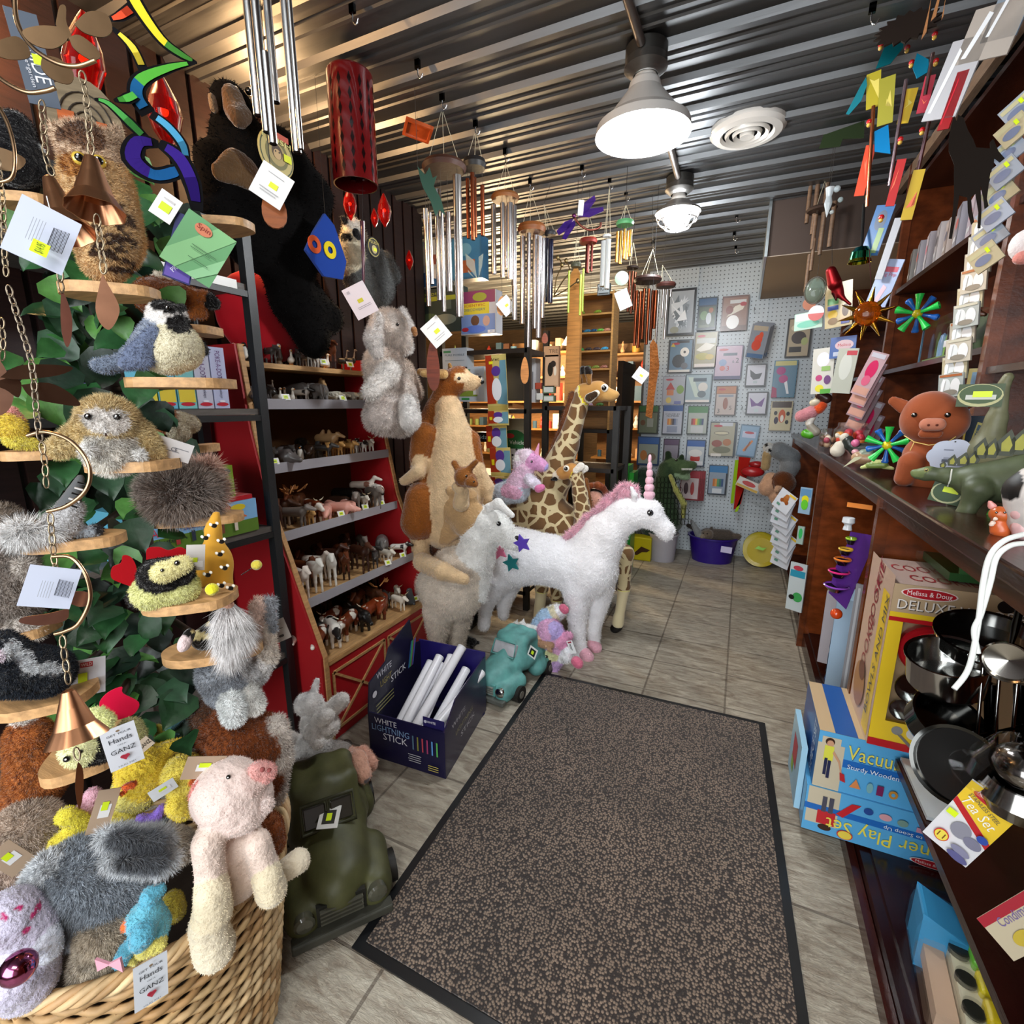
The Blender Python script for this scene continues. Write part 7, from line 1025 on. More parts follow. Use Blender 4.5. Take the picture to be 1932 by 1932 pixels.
o = spawn(F['dark brown horse'], (.78, 2.68, 1.70), -1.3, 1.25, 'dark toy horse standing in the clear case of the hutch', 'hutch figurines')
tag(card('white_label', (.716, 2.60, 1.74), (0, -1, 0), (0, 0, 1), .07, .025, .001, 'e8ecf0', ()), 'small white price label on the clear case in the hutch', 'label')
for i, (y, z) in enumerate(((3.38, 2.66), (3.22, 2.66), (3.05, 2.66), (2.55, 2.66))): tag(card('wrapped_toy', (.76, y, 2.66-.10 if 0 else 2.66+.045), (-.1, -1, 0), (0, 0, 1), .12, .09, .08, ['7a7478', '8a1c24', '70747c', '6a5a50'][i], ()), 'plastic wrapped toy on the top hutch shelf, %s from the far post' % ORD[i], 'toy pack', 'wrapped toys on the top hutch shelf')
# cascade of clear pouches on the near hutch post
for i in range(11):
    y_ = 430+i*33; q = Pl((.66-.005*(i % 3), 2.28-.02*(i % 2), 0), (-.75, -1)); x_ = 1858-i*7.2
    o = cardpx('pouch', q, x_, y_, 46, 44, .012, ['b8ae90', 'aab0ac', 'b0a898', 'c0b8a8'][i % 4], [('e', .3, .5, .2, .3, 'dce0e0'), ('e', .7, .45, .2, .34, 'e4e4e4'), ('e', .5, .2, .3, .12, '8a8478'), ('r', .5, .92, .9, .1, 'a8643c' if i % 3 == 0 else 'c8c4b0'), ('p', [(.1, .2), (.2, .8), (.3, .75), (.2, .15)], 'f8f8f8')], 6, label='clear toy pouch, %s from top of the strip on the near hutch post' % ORD[i], cat='toy pouch', group='pouches on the near hutch post')
for i in range(8):
    q = Pl((.56, 1.75-.02*(i % 2), 0), (-.8, -1)); cardpx('header_card', q, 1921-i*9, 205+i*40, 52, 44, .006, ['8f98a4', 'b0a688', '9aa4b4'][i % 3], [('r', .5, .8, .9, .2, 'b4b08c'), ('e', .4, .4, .3, .2, '687490'), ('r', .7, .7, .12, .26, 'c8e020')], 35, label='pale header card, %s from top of the strip behind the horse silhouette' % ORD[i], cat='toy pack', group='header cards behind the horse silhouette')
# cards hanging on the far hutch post
for i in range(7):
    q = Pl((.64-.012*i, 3.15+.06*i, 0), (-.62, -1)); cardpx('blister_card', q, 1640-(i*4 if i < 4 else 8), 700+i*24 if i else 706, 34, 84, .008, ['b89aa0', 'b09098', '9a8088', '8a7880', 'a08890', '988088', 'a08c94'][i], [('e', .5, .6, .3, .22, 'c8205c'), ('e', .5, .35, .24, .12, 'd06080'), ('r', .5, .12, .9, .16, 'c89888'), ('r', .5, .92, .8, .1, 'c0c0cc')], -20, label='pink blister card, %s from the front of the fan on the far hutch post' % ORD[i], cat='toy pack', group='pink blister cards on the far hutch post')
RC = [(1667, 537, 40, 92, 'a4b4d4', [('r', .5, .8, .8, .1, 'c86070'), ('p', [(.3, .1), (.5, .5), (.7, .45), (.5, .05)], 'e0b8c4'), ('t', 'Ring Pop', .5, .7, .1, 'c04860', .8)], -14, 'pale blue card with pink lettering hanging on the far hutch post', 2.75, .60),
 (1655, 435, 34, 90, '3f70a8', [('e', .5, .7, .3, .2, '5a6a80'), ('r', .7, .3, .3, .5, '8aa870')], -12, 'deep blue pack hanging above the pale blue card', 2.8, .60),
 (1676, 470, 14, 110, 'b0b4bc', [], -10, 'narrow white strip pack hanging beside the deep blue pack', 2.7, .62),
 (1552, 700, 40, 86, 'c8c8c0', [('e', .5, .75, .3, .16, 'e4e0ec'), ('e', .35, .35, .16, .07, 'b84878'), ('e', .4, .12, .2, .08, 'd8d040'), ('e', .75, .3, .16, .1, '6a4878'), ('r', .7, .05, .5, .1, '58a048'), ('r', .65, .55, .4, .1, '8ab068')], 3, 'pale card of pastel biscuit shapes left of the pink blister cards', 3.5, .48),
 (1590, 655, 48, 40, '3f64a0', [('e', .55, .6, .36, .24, 'c8b0b8'), ('t', 'Melissa', .55, .6, .2, 'b02838', .5), ('r', .4, .2, .5, .2, 'b0bcd0')], 2, 'blue header pack behind the pink blister cards', 3.45, .52),
 (1593, 700, 38, 84, 'b0b4a8', [('e', .5, .6, .3, .3, 'c8ccc4'), ('r', .7, .9, .5, .1, 'b83848')], -4, 'clear pack with a red label behind the pink blister cards', 3.35, .52),
 (1582, 575, 50, 84, 'b0a27c', [('r', .3, .6, .4, .14, '5a8a58'), ('r', .3, .45, .4, .1, '3a4a90'), ('e', .3, .3, .18, .1, 'c8a838'), ('e', .3, .15, .18, .08, '6a5438'), ('r', .76, .3, .36, .4, 'c0aa84'), ('e', .76, .35, .12, .14, '3a2820'), ('r', .76, .1, .3, .1, '28408a')], 6, 'beige wooden magnet card below the red cardinal ornament', 3.3, .50),
 (1525, 605, 52, 32, 'a8c8bc', [('r', .5, .75, .9, .4, 'd8dcdc'), ('e', .5, .3, .4, .2, '6ab8a4')], 4, 'rounded teal and white tag at the right end of the pegboard', 3.5, .36)]
for x, y, w_, h_, c, it, ro, lab, Y, X in RC: cardpx('hanging_card', Pl((X, Y, 0), (-.45, -1)), x, y, w_, h_, .008, c, it, ro, label=lab, cat='toy pack' if 'tag' not in lab else 'tag')
m = M(); q = Pl((.37, 3.45, 0), (-.3, -1)); c = q.pt(1540, 590); m.lathe([(.001, .004), (.04, .003), (.04, 0)], c, 'd8d4d8', 24, ax=q.n); m.prism([(.04*math.cos(a), .04*math.sin(a)-.004) for a in np.linspace(3.14, 6.28, 14)], c+q.n*.006, q.t, Z3, .002, 'c05a58'); tag(m.obj('round_tag', 'paper'), 'round white and coral tag above the teal tag', 'tag')
c = q.pt(1527, 573, -.05); tag(M().lathe([(.001, .004), (.035, .003), (.035, 0)], c, '9a5430', 24, ax=q.n).obj('round_tag', 'paper'), 'round brown tag half behind the coral tag', 'tag')
tag(M().ell(onD(1934, 462, 1.35), (.035, .03, .04), 'e4dcdc').ell(onD(1932, 486, 1.33), (.024, .02, .018), 'd0847a').obj('plush_pig', 'plushsoft'), 'white plush with pink snout at the right edge beside the hutch post', 'stuffed pig')
# ================================================================ wind chimes and ornaments hanging from the ceiling
def chime(lab, D, top, tubes, col, mt='steel', disc='6b3f1e', hook=None, sail=None, sailcol='a86a34', tagc=None, dx=.03, dth=8):
    x, y, r = top; pl = PD(x, y, D); c = pl.pt(x, y); s_ = pl.sc(x, y); o = tag(M().lathe([(.001, dth*s_*.5), (r*s_*.9, dth*s_*.45), (r*s_, 0), (r*s_*.9, -dth*s_*.5), (.001, -dth*s_*.5)], c, disc, 28).obj('wind_chime', 'wood'), lab, 'wind chime')
    up = np.array([c[0], c[1], ZC-.02]); hk = pl.pt(*hook) if hook else c+Z3*.15; m = M(); m.tube([up, hk], .0012, '2a2620', 4)
    for a in (0, 2.1, 4.2): m.tube([hk, c+np.array([r*s_*.8*math.cos(a), r*s_*.8*math.sin(a), 0])], .0012, 'b0a890', 4)
    n = len(tubes)
    for i, (tx, y0, y1, tr) in enumerate(tubes):
        off = dx*(1 if i % 2 else -1); a = pl.pt(tx, y0, off); b = np.array([a[0], a[1], pl.pt(tx, y1, off)[2]]); m.tube([a, [a[0], a[1], max(c[2], a[2])]], .0009, '4a4238', 4)
        t = M(); rr = tr*s_; t.cyl(a, b, rr, col, 14); t.lathe([(rr*.8, 0), (.001, .0005)], b-Z3*.0008, '0e0c0b', 12); t.obj('tube', mt, o)
    m.obj('strings', 'matte', o)
    if sail: sx, sy, sw, sh = sail; c2 = pl.pt(sx, sy); m = M().prism([(sw*s_*.5*math.cos(a)*(1-.25*math.sin(a)), sh*s_*.5*math.sin(a)) for a in np.linspace(0, 6.283, 19)[:-1]], c2, pl.t, Z3, .006, sailcol); m.tube([c2+Z3*sh*s_*.5, [c2[0], c2[1], c[2]]], .0010, '2a2620', 4); m.obj('wind_sail', 'wood', o)
    if tagc: tx, ty, tw, th, rl = tagc; hangtag(o, pl, tx, ty, tw, th, .012, rl, 'e6e6e6', (('r', .55, .5, .26, .16, 'd8e020'), ('r', .5, .8, .5, .02, 'a0a0a0'), ('r', .5, .3, .6, .02, 'a0a0a0'), ('r', .5, .22, .5, .02, 'a0a0a0')))
    return o
chime('large silver tube wind chime nearest the camera with an oval wooden sail', .78, (505, -70, 45), [(461, -60, 213, 9), (478, -30, 245, 8), (498, -60, 189, 8), (500, 100, 269, 8), (532, -60, 283, 9), (543, -30, 277, 5)], 'd0d2d4', 'pipe', sail=(517, 392, 46, 76), sailcol='8f4f26', tagc=(513, 350, 58, 62, -30), dx=.02)
chime('silver wind chime with wide brown disc right of the red punched lantern', 2.2, (838, 316, 42), [(803, 394, 578, 5), (811, 402, 536, 3.5), (825, 358, 567, 7), (833, 400, 588, 4), (845, 401, 550, 5.5), (862, 331, 598, 8)], 'cfcac6', 'pipe', '3f2419', (834, 205), sail=(817, 690, 26, 100), sailcol='6e2c14', tagc=(823, 626, 40, 46, 40), dth=14)
chime('short copper wind chime with a black bowl top', 2.3, (895, 310, 22), [(882, 337, 450, 3.5), (891, 326, 453, 4), (896, 335, 448, 3), (910, 350, 445, 4)], '8a4a30', 'copper', '191514', (898, 245), dth=16)
chime('silver wind chime under an orange brown disc in front of the science boxes', 2.6, (953, 373, 27), [(931, 387, 517, 5), (948, 383, 523, 4.5), (955, 390, 505, 3), (962, 383, 527, 5.5), (970, 388, 540, 5), (971, 540, 604, 5)], 'c8c4c4', 'pipe', '7a4a22', (954, 308), sail=(947, 577, 20, 36), sailcol='b07a44', tagc=(955, 577, 26, 30, 40), dth=10)
chime('silver wind chime with the longest tubes beside the dark navy tubes', 2.8, (1003, 432, 27), [(986, 446, 611, 5), (998, 440, 655, 4), (1011, 444, 620, 6), (1018, 446, 637, 5), (1025, 450, 600, 4)], 'c8c4c6', 'pipe', '7a451e', (1001, 357), sail=(990, 699, 16, 52), sailcol='b87838', dth=14)
chime('dark navy wind chime right of the long silver one', 2.9, (1038, 440, 11), [(1031, 450, 570, 4.5), (1040, 452, 572, 4.5)], '14162c', 'gloss', '2a2a2c', (1026, 385), sail=(1028, 638, 12, 20), sailcol='8a4020', dth=8)
chime('small wind chime with green cap, gold tubes and green dragonfly disc', 2.7, (1179, 421, 17), [(1165, 437, 494, 2.5), (1172, 436, 498, 3), (1179, 432, 488, 2.5), (1184, 436, 490, 2.5), (1190, 434, 484, 3)], 'd8a850', 'pipe', '4f8f5c', (1181, 387), dx=.012)
q = PD(1173, 525, 2.7); c = q.pt(1173, 525); m = M().lathe([(.001, .003), (.037, .002), (.037, 0)], c, '2c6a24', 28, ax=q.n); art(m, c-q.t*.037-Z3*.037+q.n*.003, q.t, Z3, .074, .074, [('p', [(.45, .5), (.2, .68), (.3, .75), (.5, .55), (.7, .6), (.8, .5), (.55, .48), (.6, .25), (.5, .25)], '2c3a3c')]); g = tag(m.obj('dragonfly_disc', 'plastic'), 'round green disc with dark dragonfly hanging under the small gold chime', 'ornament'); hangtag(g, q, 1176, 565, 24, 34, .01, 22)
chime('dark copper wind chime hanging at the corner of the pegboard wall', 3.1, (1222, 528, 26), [(1202, 548, 652, 3), (1209, 550, 656, 3.5), (1216, 545, 640, 3), (1225, 545, 650, 3), (1232, 548, 642, 3), (1238, 548, 620, 3)], '6e3620', 'copper', '2a1712', (1232, 470), dth=10, tagc=(1209, 708, 24, 24, -35))
chime('thin dark wind chime partly in front of the silver foil sheet', 3.3, (1256, 538, 19), [(1243, 548, 660, 2.2), (1252, 546, 600, 2.2), (1259, 546, 640, 2.2), (1266, 546, 560, 2.2)], 'a09c9c', 'steel', '3a1c16', (1250, 500), dth=8)
chime('slim copper wind chime behind the green dragonfly disc', 3.2, (1193, 505, 12), [(1188, 512, 588, 2.5), (1194, 512, 592, 2.5), (1199, 514, 585, 2.5)], '5c3326', 'copper', '241a16', dth=4)
chime('small red topped wind chime behind the crystal pendant', 3.0, (1110, 455, 17), [(1109, 462, 515, 4), (1117, 462, 512, 2.5)], '6c3a34', 'copper', '8a2c20', dth=8)
chime('yellow green tube wind chime left of the lizard rack top', 2.9, (1087, 500, 10), [(1074, 511, 590, 2), (1096, 518, 595, 2), (1101, 507, 588, 2)], 'a8b840', 'plastic', '4a4a38')
chime('clear glass strip chime hanging by the rough wooden post', 2.9, (1145, 445, 8), [(1140, 455, 540, 6), (1148, 452, 545, 5)], 'e8ecec', 'lens', 'd8dcdc', (1150, 350), dth=4)
# bamboo chimes at the right
chime('natural bamboo wind chime in front of the soffit', 2.9, (1550, 395, 26), [(1532, 330, 420, 3.5), (1540, 405, 470, 3.5), (1549, 300, 440, 4), (1556, 400, 480, 3.5), (1566, 310, 470, 4), (1575, 380, 465, 4), (1528, 480, 550, 3.5), (1537, 450, 510, 3)], '6d5440', 'wood', '3a2a22', dth=6)
# red punched lantern
pl = PD(672, 245, 1.9); c0, c1 = pl.pt(672, 142), pl.pt(672, 350); r_ = .085; m = M().lathe([(r_*.97, c0[2]-c1[2]), (r_, c0[2]-c1[2]-.006), (r_, 0), (r_*.94, 0), (r_*.94, c0[2]-c1[2]-.01)], c1, '560a0c', 40)
for i in range(14):
    for j in range(7):
        a = 2*math.pi*i/14; d = np.array([math.cos(a), math.sin(a), 0]); tt = np.array([-math.sin(a), math.cos(a), 0]); z = c1[2]+(c0[2]-c1[2])*(j+.8+.4*(i % 2)*0)/8; p = np.array([c1[0], c1[1], z])+d*(r_+.0008); m.add([p+tt*x+Z3*y for x, y in ((0, -.022), (.007, 0), (0, .022), (-.007, 0))], [(0, 1, 2, 3)], '140405')
ln = tag(m.obj('punched_lantern', 'gloss'), 'glossy dark red cylinder lantern with diamond cutouts hanging over the barn rack', 'lantern'); m = M()
for a in range(5): m.cyl(c1+np.array([.04*math.cos(a*1.26), .04*math.sin(a*1.26), .03]), c1+np.array([.04*math.cos(a*1.26), .04*math.sin(a*1.26), .20]), .010, '5a2018', 10)
m.obj('inner_tubes', 'copper', ln); M().tube([c0, [c0[0], c0[1], ZC-.01]], .0012, '1a1a1a', 4).tube([pl.pt(684, 350), pl.pt(684, 420), pl.pt(686, 440)], .001, '1a1a1a', 4).tube([pl.pt(684, 418), pl.pt(686, 540)], [.010, .004], '4f2430', 8).obj('pendant_rod', 'gloss', ln); hangtag(ln, pl, 680, 567, 44, 58, .02, 28, 'ddd4dc', (('r', .5, .5, .24, .12, 'c8c020'), ('r', .55, .32, .6, .015, '908890'), ('r', .55, .27, .6, .015, '908890'), ('r', .2, .85, .12, .08, 'b0a8b0')))
q = PD(788, 250, 2.2); c = q.pt(788, 248); tag(M().lathe([(.001, .012), (.085, .010), (.085, -.004), (.07, -.004), (.069, .004), (.001, .006)], c, 'a8481c', 4, ax=(.1, .15, 1)).tube([c, [c[0], c[1], ZC-.02]], .001, '181818', 4).obj('wood_square', 'wood'), 'small orange wooden square hanging by a thread near the red lantern', 'ornament')
q = PD(812, 365, 2.1); m = M().prism([(-.05, .10), (-.02, .07), (.0, .10), (.012, .06), (.03, .07), (.015, .03), (.045, -.02), (.06, -.08), (.035, -.06), (.02, -.09), (.0, -.03), (-.03, .02), (-.04, .05)], q.pt(812, 365), q.t, Z3, .004, '3d5a4c'); hang(m.obj('metal_frog', 'satin')); tag(bpy.data.objects['metal_frog'], 'dull green cut metal frog ornament left of the silver chime', 'ornament')
# dragonfly, ladybug shapes and glass bits
q = PD(1095, 408, 2.7); m = M().tube(smooth([q.pt(1082, 408), q.pt(1095, 425), q.pt(1112, 434), q.pt(1130, 430), q.pt(1134, 420)]), .006, '6a3a30', 8).ell(q.pt(1083, 407, .01), .012, '5a2a50'); df = tag(m.obj('dragonfly', 'satin'), 'purple glass dragonfly ornament hanging below the caged lamp', 'ornament')
for P in (((1088, 406), (1105, 380), (1122, 368), (1124, 378), (1108, 400)), ((1090, 409), (1112, 394), (1138, 390), (1139, 398), (1112, 410)), ((1082, 412), (1066, 418), (1050, 436), (1054, 444), (1074, 430)), ((1084, 415), (1072, 425), (1060, 450), (1068, 452), (1086, 424))): V = [q.pt(*p)-q.p for p in P]; M().prism([(v @ q.t, v[2]) for v in V], q.p, q.t, Z3, .003, random.choice(['4a2c8c', '5a3a98'])).obj('wing', 'tint', df)
hangtag(df, q, 1096, 392, 10, 26, .015, -4, name='swing_tag'); M().tube([q.pt(1096, 380), q.pt(1100, 350), q.pt(1098, 330)], .0012, '3a3a3a', 4).obj('string', 'matte', df)
q = PD(893, 505, 2.5); m = M()
for P in (((900, 525), (880, 500), (878, 478), (895, 492)), ((903, 525), (903, 485), (912, 478), (910, 500)), ((896, 525), (884, 515), (882, 508))): V = [q.pt(*p)-q.p for p in P]; m.prism([(v @ q.t, v[2]) for v in V], q.p, q.t, Z3, .003, 'c8ccc0')
tag(m.obj('glass_butterfly', 'tint'), 'clear glass butterfly in front of the science box', 'ornament')
m = M(); q = PD(1060, 520, 3.2)
for P in (((1045, 560), (1050, 525), (1060, 500), (1052, 485)), ((1045, 558), (1062, 530), (1075, 512), (1068, 490)), ((1045, 560), (1070, 545), (1090, 530))): m.tube(smooth([q.pt(*p) for p in P]), .004, '4a3c24', 6)
for x, y in ((1052, 486), (1068, 492), (1075, 512), (1090, 530), (1060, 500)): m.ell(q.pt(x, y), (.012, .012, .016), '7a6a48')
tag(m.obj('metal_flowers', 'satin'), 'bronze metal flower branch standing near the navy chime', 'ornament')
# hooks along the ceiling
for i, (x, y) in enumerate(((665, 25), (788, 130), (834, 190), (897, 240), (953, 292), (1000, 348), (1098, 322), (1150, 345), (1181, 368), (1390, 410), (1385, 445), (1388, 470), (1645, 25), (1232, 460))):
    p = onZ(x, y, ZC-.03); tag(M().box(p+Z3*.015, (.02, .012, .03), '141414').tube(smooth([p, p+(0, 0, -.02), p+(.012, 0, -.034), p+(.022, 0, -.02)]), .0025, 'c8c8cc', 6).obj('ceiling_hook', 'chrome'), 'black clip with a small steel hook on the ceiling ribs', 'hook', 'ceiling hooks')
# red glass lights along the wall
for i, (x, y, D, s_) in enumerate(((160, 125, 1.15, 1.2), (312, 222, 1.35, 1.2), (725, 396, 2.5, 1), (660, 380, 2.3, .9), (706, 398, 2.6, .6), (772, 482, 2.9, .7))):
    p = onD(x, y, D); c = tag(M().lathe([(.004, .075), (.012, .06), (.03, .02), (.036, -.01), (.026, -.045), (.004, -.08)], p, 'c01410', 8 if i < 2 else 12, ax=(.3, 0, 1) if i == 0 else (0, 0, 1)).obj('red_light', 'tint'), 'red glass drop light %s' % ['at the top left corner behind the copper butterfly', 'behind the rainbow ribbon spinner', 'on the wall right of the lemur', 'just above the lemur head', 'dim and small between the lemur and the wall', 'dim and small at the end of the batten wall'][i], 'light'); c.scale = (s_, s_, s_); M().ell(p, .010, 'ff5a20').obj('bulb', 'glow', c)
# ---- rainbow ribbon spinner
pl = PD(300, 200, .62); sp = None
def ribbon(P, W, col, inner=None, off=0):
    V = [pl.pt(x, y, off+.004*math.sin(i)) for i, (x, y) in enumerate(P)]; V = smooth(V, 5); s_ = pl.sc(300, 200); k = len(V); w_ = np.interp(np.linspace(0, 1, k), np.linspace(0, 1, len(W)), W)*s_; m = M()
    for ww, cc, dz in ((1, '0c0c0f', 0), (.62, col, .0012), (.62, col, -.0012)):
        A = []
        for i, v in enumerate(V):
            t_ = V[min(i+1, k-1)]-V[max(i-1, 0)]; t_ /= np.linalg.norm(t_)+1e-9; n_ = np.cross(t_, pl.n); n_ /= np.linalg.norm(n_)+1e-9; A += [v+n_*w_[i]*ww+pl.n*dz, v-n_*w_[i]*ww+pl.n*dz]
        L_ = range(k-1) if ww == 1 else range(2, k-3); m.add(A, [(2*i, 2*i+1, 2*i+3, 2*i+2) for i in L_], cc)
        if ww != 1 and inner: m.add(A, [(2*i, 2*i+1, 2*i+3, 2*i+2) for i in L_ if i > k*.5], inner)
    return m
sp = tag(ribbon([(300, 272), (262, 268), (252, 300), (290, 330), (328, 325), (340, 312)], [6, 15, 20, 14, 14, 4], '2f1a70', '2a78c0').obj('ribbon_spinner', 'cloth'), 'twisting rainbow ribbon wind spinner with black edges hanging at the upper left', 'wind spinner')
for P, W, c, c2 in (([(240, -30), (262, 15), (305, 75), (343, 104), (372, 119)], [14, 13, 10, 8, 2], 'e0cc30', '5cae4c'), ([(370, 118), (320, 128), (268, 150), (258, 180), (280, 215)], [2, 8, 13, 15, 14], '52a83c', '2a78b8'), ([(285, 215), (318, 240), (345, 275), (352, 310)], [8, 10, 10, 6], '4a98c0', '4a98c0'), ([(205, 38), (228, 30), (255, 12)], [2, 8, 10], 'd04a2c', 'd04a2c'), ([(211, 52), (250, 90), (274, 140)], [3, 9, 8], 'd8c440', 'd8c440'), ([(178, 187), (205, 196), (245, 232), (278, 265)], [2, 6, 10, 8], '4a9c4c', '4a9c4c'), ([(300, 270), (338, 298), (362, 345), (372, 398)], [8, 17, 17, 10], '321d78', '321d78'), ([(262, 175), (240, 186), (215, 190)], [8, 9, 2], '52b048', '52b048')): ribbon(P, W, c, c2).obj('ribbon_panel', 'cloth', sp)
hangtag(sp, pl, 313, 390, 36, 50, .01, -32, 'e4e4e4', (('r', .5, .45, .5, .3, 'c8e020'), ('r', .5, .75, .5, .05, 'c0c0c0'))); hangtag(sp, pl, 346, 470, 44, 120, .006, -18, '1a2260', (('r', .5, .15, .9, .26, '5a48a0'), ('t', 'PREMIER', .5, .25, .10, 'd8d8f0', .85, 60), ('t', 'CA', .5, .85, .14, 'c8d0e0', .35, 0), ('t', 'S*', .5, .72, .14, 'c8d0e0', .35, 0)), name='swing_tag'); hangtag(sp, pl, 376, 470, 86, 106, .014, -32, '5f9a68', (('p', [(0, .2), (.6, 1), (1, 1), (.3, .0), (0, 0)], '7cb47c'), ('p', [(.5, 0), (1, .6), (1, .3), (.7, 0)], '86bc8c'), ('e', .40, .82, .17, .10, 'c87858'), ('t', 'Spin', .40, .84, .12, '8a2c20', .26), ('r', .6, .5, .5, .012, '3c6a44'), ('r', .55, .45, .4, .012, '3c6a44'), ('r', .6, .28, .4, .012, '3c6a44')), name='swing_tag')
# ---- copper mobiles hanging closest to the camera
CP = 'b58468'
def chain(par, P, D, n=None, r=.0042, col='a09078'):
    V = smooth([onD(x, y, D) for x, y in P], 8); L_ = sum(np.linalg.norm(b-a) for a, b in zip(V, V[1:])); n = n or int(L_/(r*2.6)); d = np.concatenate([[0], np.cumsum([np.linalg.norm(b-a) for a, b in zip(V, V[1:])])]); m = M()
    for i in range(n):
        t = (i+.5)/n*L_; c = np.array([np.interp(t, d, [v[k] for v in V]) for k in range(3)]); c2 = np.array([np.interp(min(t+.002, L_), d, [v[k] for v in V]) for k in range(3)]); ax = c2-c; ax /= np.linalg.norm(ax)+1e-9; s_ = np.cross(ax, RT if i % 2 else FW); s_ /= np.linalg.norm(s_)+1e-9
        m.tube([c+ax*r*1.7*math.cos(a)+s_*r*.8*math.sin(a) for a in np.linspace(0, 2*math.pi, 11)], .0009, col, 5, cap=False)
    return m.obj('chain', 'satin', par)
def plate(par, P, D, name, col='6e5a44', mt='copper', tilt=0):
    q = PD(P[0][0], P[0][1], D, tilt); V = smooth([q.pt(*p) for p in P+[P[0]]], 4)[:-1]; V = [v-q.p for v in V]; m = M().prism([(v @ q.t, v[2]) for v in V], q.p, q.t, Z3, .0015, col)
    return m.obj(name, mt, par)
def bell(par, top, rim, rpx, D):
    a, b = onD(*top, D), onD(*rim, D); h_ = np.linalg.norm(b-a); r = rpx*D/F_PX; m = M().lathe([(.004, 0), (.006, -h_*.03), (r*.42, -h_*.35), (r*.66, -h_*.72), (r, -h_), (r*.97, -h_), (r*.62, -h_*.72), (r*.36, -h_*.35)], a, 'c08a66', 48, ax=(a-b), wave=.05, wn=8); o = m.obj('bell', 'copper', par); return o
def hoop(par, P, D): return M().tube(smooth([onD(x, y, D) for x, y in P]), .0022, 'b09070', 8).obj('hoop', 'copper', par)
D1 = .50; mo = tag(hoop(None, [(28, -20), (32, 40), (60, 88), (105, 118), (145, 125), (180, 114)], D1), 'copper mobile with fluted bell and teardrops hanging nearest at the upper left', 'mobile'); mo.name = 'copper_mobile'
chain(mo, [(153, 135), (162, 180), (168, 240), (172, 292)], D1); bell(mo, (172, 296), (180, 398), 47, D1); chain(mo, [(182, 405), (188, 450), (196, 515)], D1); plate(mo, [(193, 515), (200, 530), (224, 575), (222, 600), (206, 622), (188, 608), (180, 580), (186, 545)], D1, 'teardrop', 'd8a888')
for P in ([(110, 50), (75, 48), (42, 58), (60, 82), (100, 92), (128, 72)], [(140, 45), (165, 22), (200, 26), (212, 55), (195, 70), (160, 62)], [(130, 70), (150, 66), (182, 90), (189, 108), (170, 112), (140, 92)], [(105, 45), (112, 12), (124, 12), (125, 40), (135, 70), (120, 75)]): plate(mo, P, D1, 'butterfly_wing')
D2 = .54; mo2 = tag(hoop(None, [(-20, 130), (10, 155), (50, 174), (85, 172), (104, 166)], D2), 'copper mobile with a half hidden bell and barcode tag left of the front bell', 'mobile'); mo2.name = 'copper_mobile'
chain(mo2, [(78, 190), (82, 240), (88, 300), (100, 330)], D2); bell(mo2, (92, 335), (130, 440), 42, D2); chain(mo2, [(112, 470), (113, 510), (116, 550)], D2); plate(mo2, [(115, 548), (124, 560), (136, 600), (134, 640), (126, 655), (117, 630), (114, 590)], D2, 'teardrop', 'a87868')
for P in ([(0, 75), (30, 68), (52, 85), (55, 108), (20, 112), (-10, 100)], [(80, 104), (110, 110), (138, 135), (132, 158), (100, 150), (78, 128)]): plate(mo2, P, D2, 'butterfly_wing')
q = PD(80, 445, .47); bar = [('r', .62+.022*i, .52, .008 if i % 3 else .014, .4, '303440') for i in range(13)]+[('r', .30+.05*i, .5, .012, .4, '9aa0ac') for i in range(5)]
hangtag(mo2, q, 80, 445, 86, 108, 0, -24, 'c3cce0', bar+[('r', .34, .14, .01, .01, 'c3cce0'), ('r', .56, .24, .28, .22, 'd2e818'), ('t', '$14.95', .56, .24, .15, '5a6a20', .2, 90)], (88, 370))
q = PD(58, 115, .60); hangtag(mo2, q, 62, 112, 46, 150, 0, 5, '4a5666', (('t', 'SIDE', .62, .42, .22, 'd8dce4', 1.1, -88), ('t', 'home+garden', .3, .4, .06, 'c8ccd4', 1.4, -88), ('r', .75, .5, .5, .11, 'c8e020')), name='swing_tag')
D3 = .56; mo3 = tag(chain(None, [(15, 540), (40, 620), (60, 690), (70, 790), (76, 830)], D3, col='8c8070'), 'long copper mobile chain with dragonflies, hoops and a fluted bell down the left side', 'mobile'); mo3.name = 'copper_mobile'
for P in ([(0, 712), (35, 690), (100, 688), (138, 694), (110, 708), (40, 716)], [(40, 726), (90, 722), (130, 740), (152, 765), (110, 762), (60, 750)], [(-20, 725), (20, 712), (40, 722), (35, 750), (10, 735)]): plate(mo3, P, D3, 'dragonfly_wing', '6a5444')
hoop(mo3, [(52, 822), (85, 815), (130, 830), (162, 865), (170, 900), (158, 930), (125, 955), (90, 965)], D3); chain(mo3, [(78, 835), (84, 870), (88, 920)], D3); chain(mo3, [(95, 970), (98, 1010), (103, 1060), (118, 1140)], D3); hoop(mo3, [(100, 1050), (135, 1052), (162, 1085), (170, 1130), (150, 1175), (125, 1190), (104, 1196)], D3)
for P in ([(125, 1135), (135, 1118), (165, 1118), (172, 1138), (150, 1145)], [(130, 1148), (90, 1158), (45, 1165), (38, 1175), (80, 1180), (125, 1170)]): plate(mo3, P, D3, 'butterfly_wing', 'c09484')
chain(mo3, [(118, 1200), (120, 1225), (130, 1290)], .52); bell(mo3, (128, 1302), (146, 1395), 48, .52); chain(mo3, [(142, 1405), (148, 1440)], .52); plate(mo3, [(148, 1438), (156, 1450), (158, 1480), (154, 1515), (148, 1525), (142, 1490), (144, 1455)], .52, 'teardrop', '8a5a40')
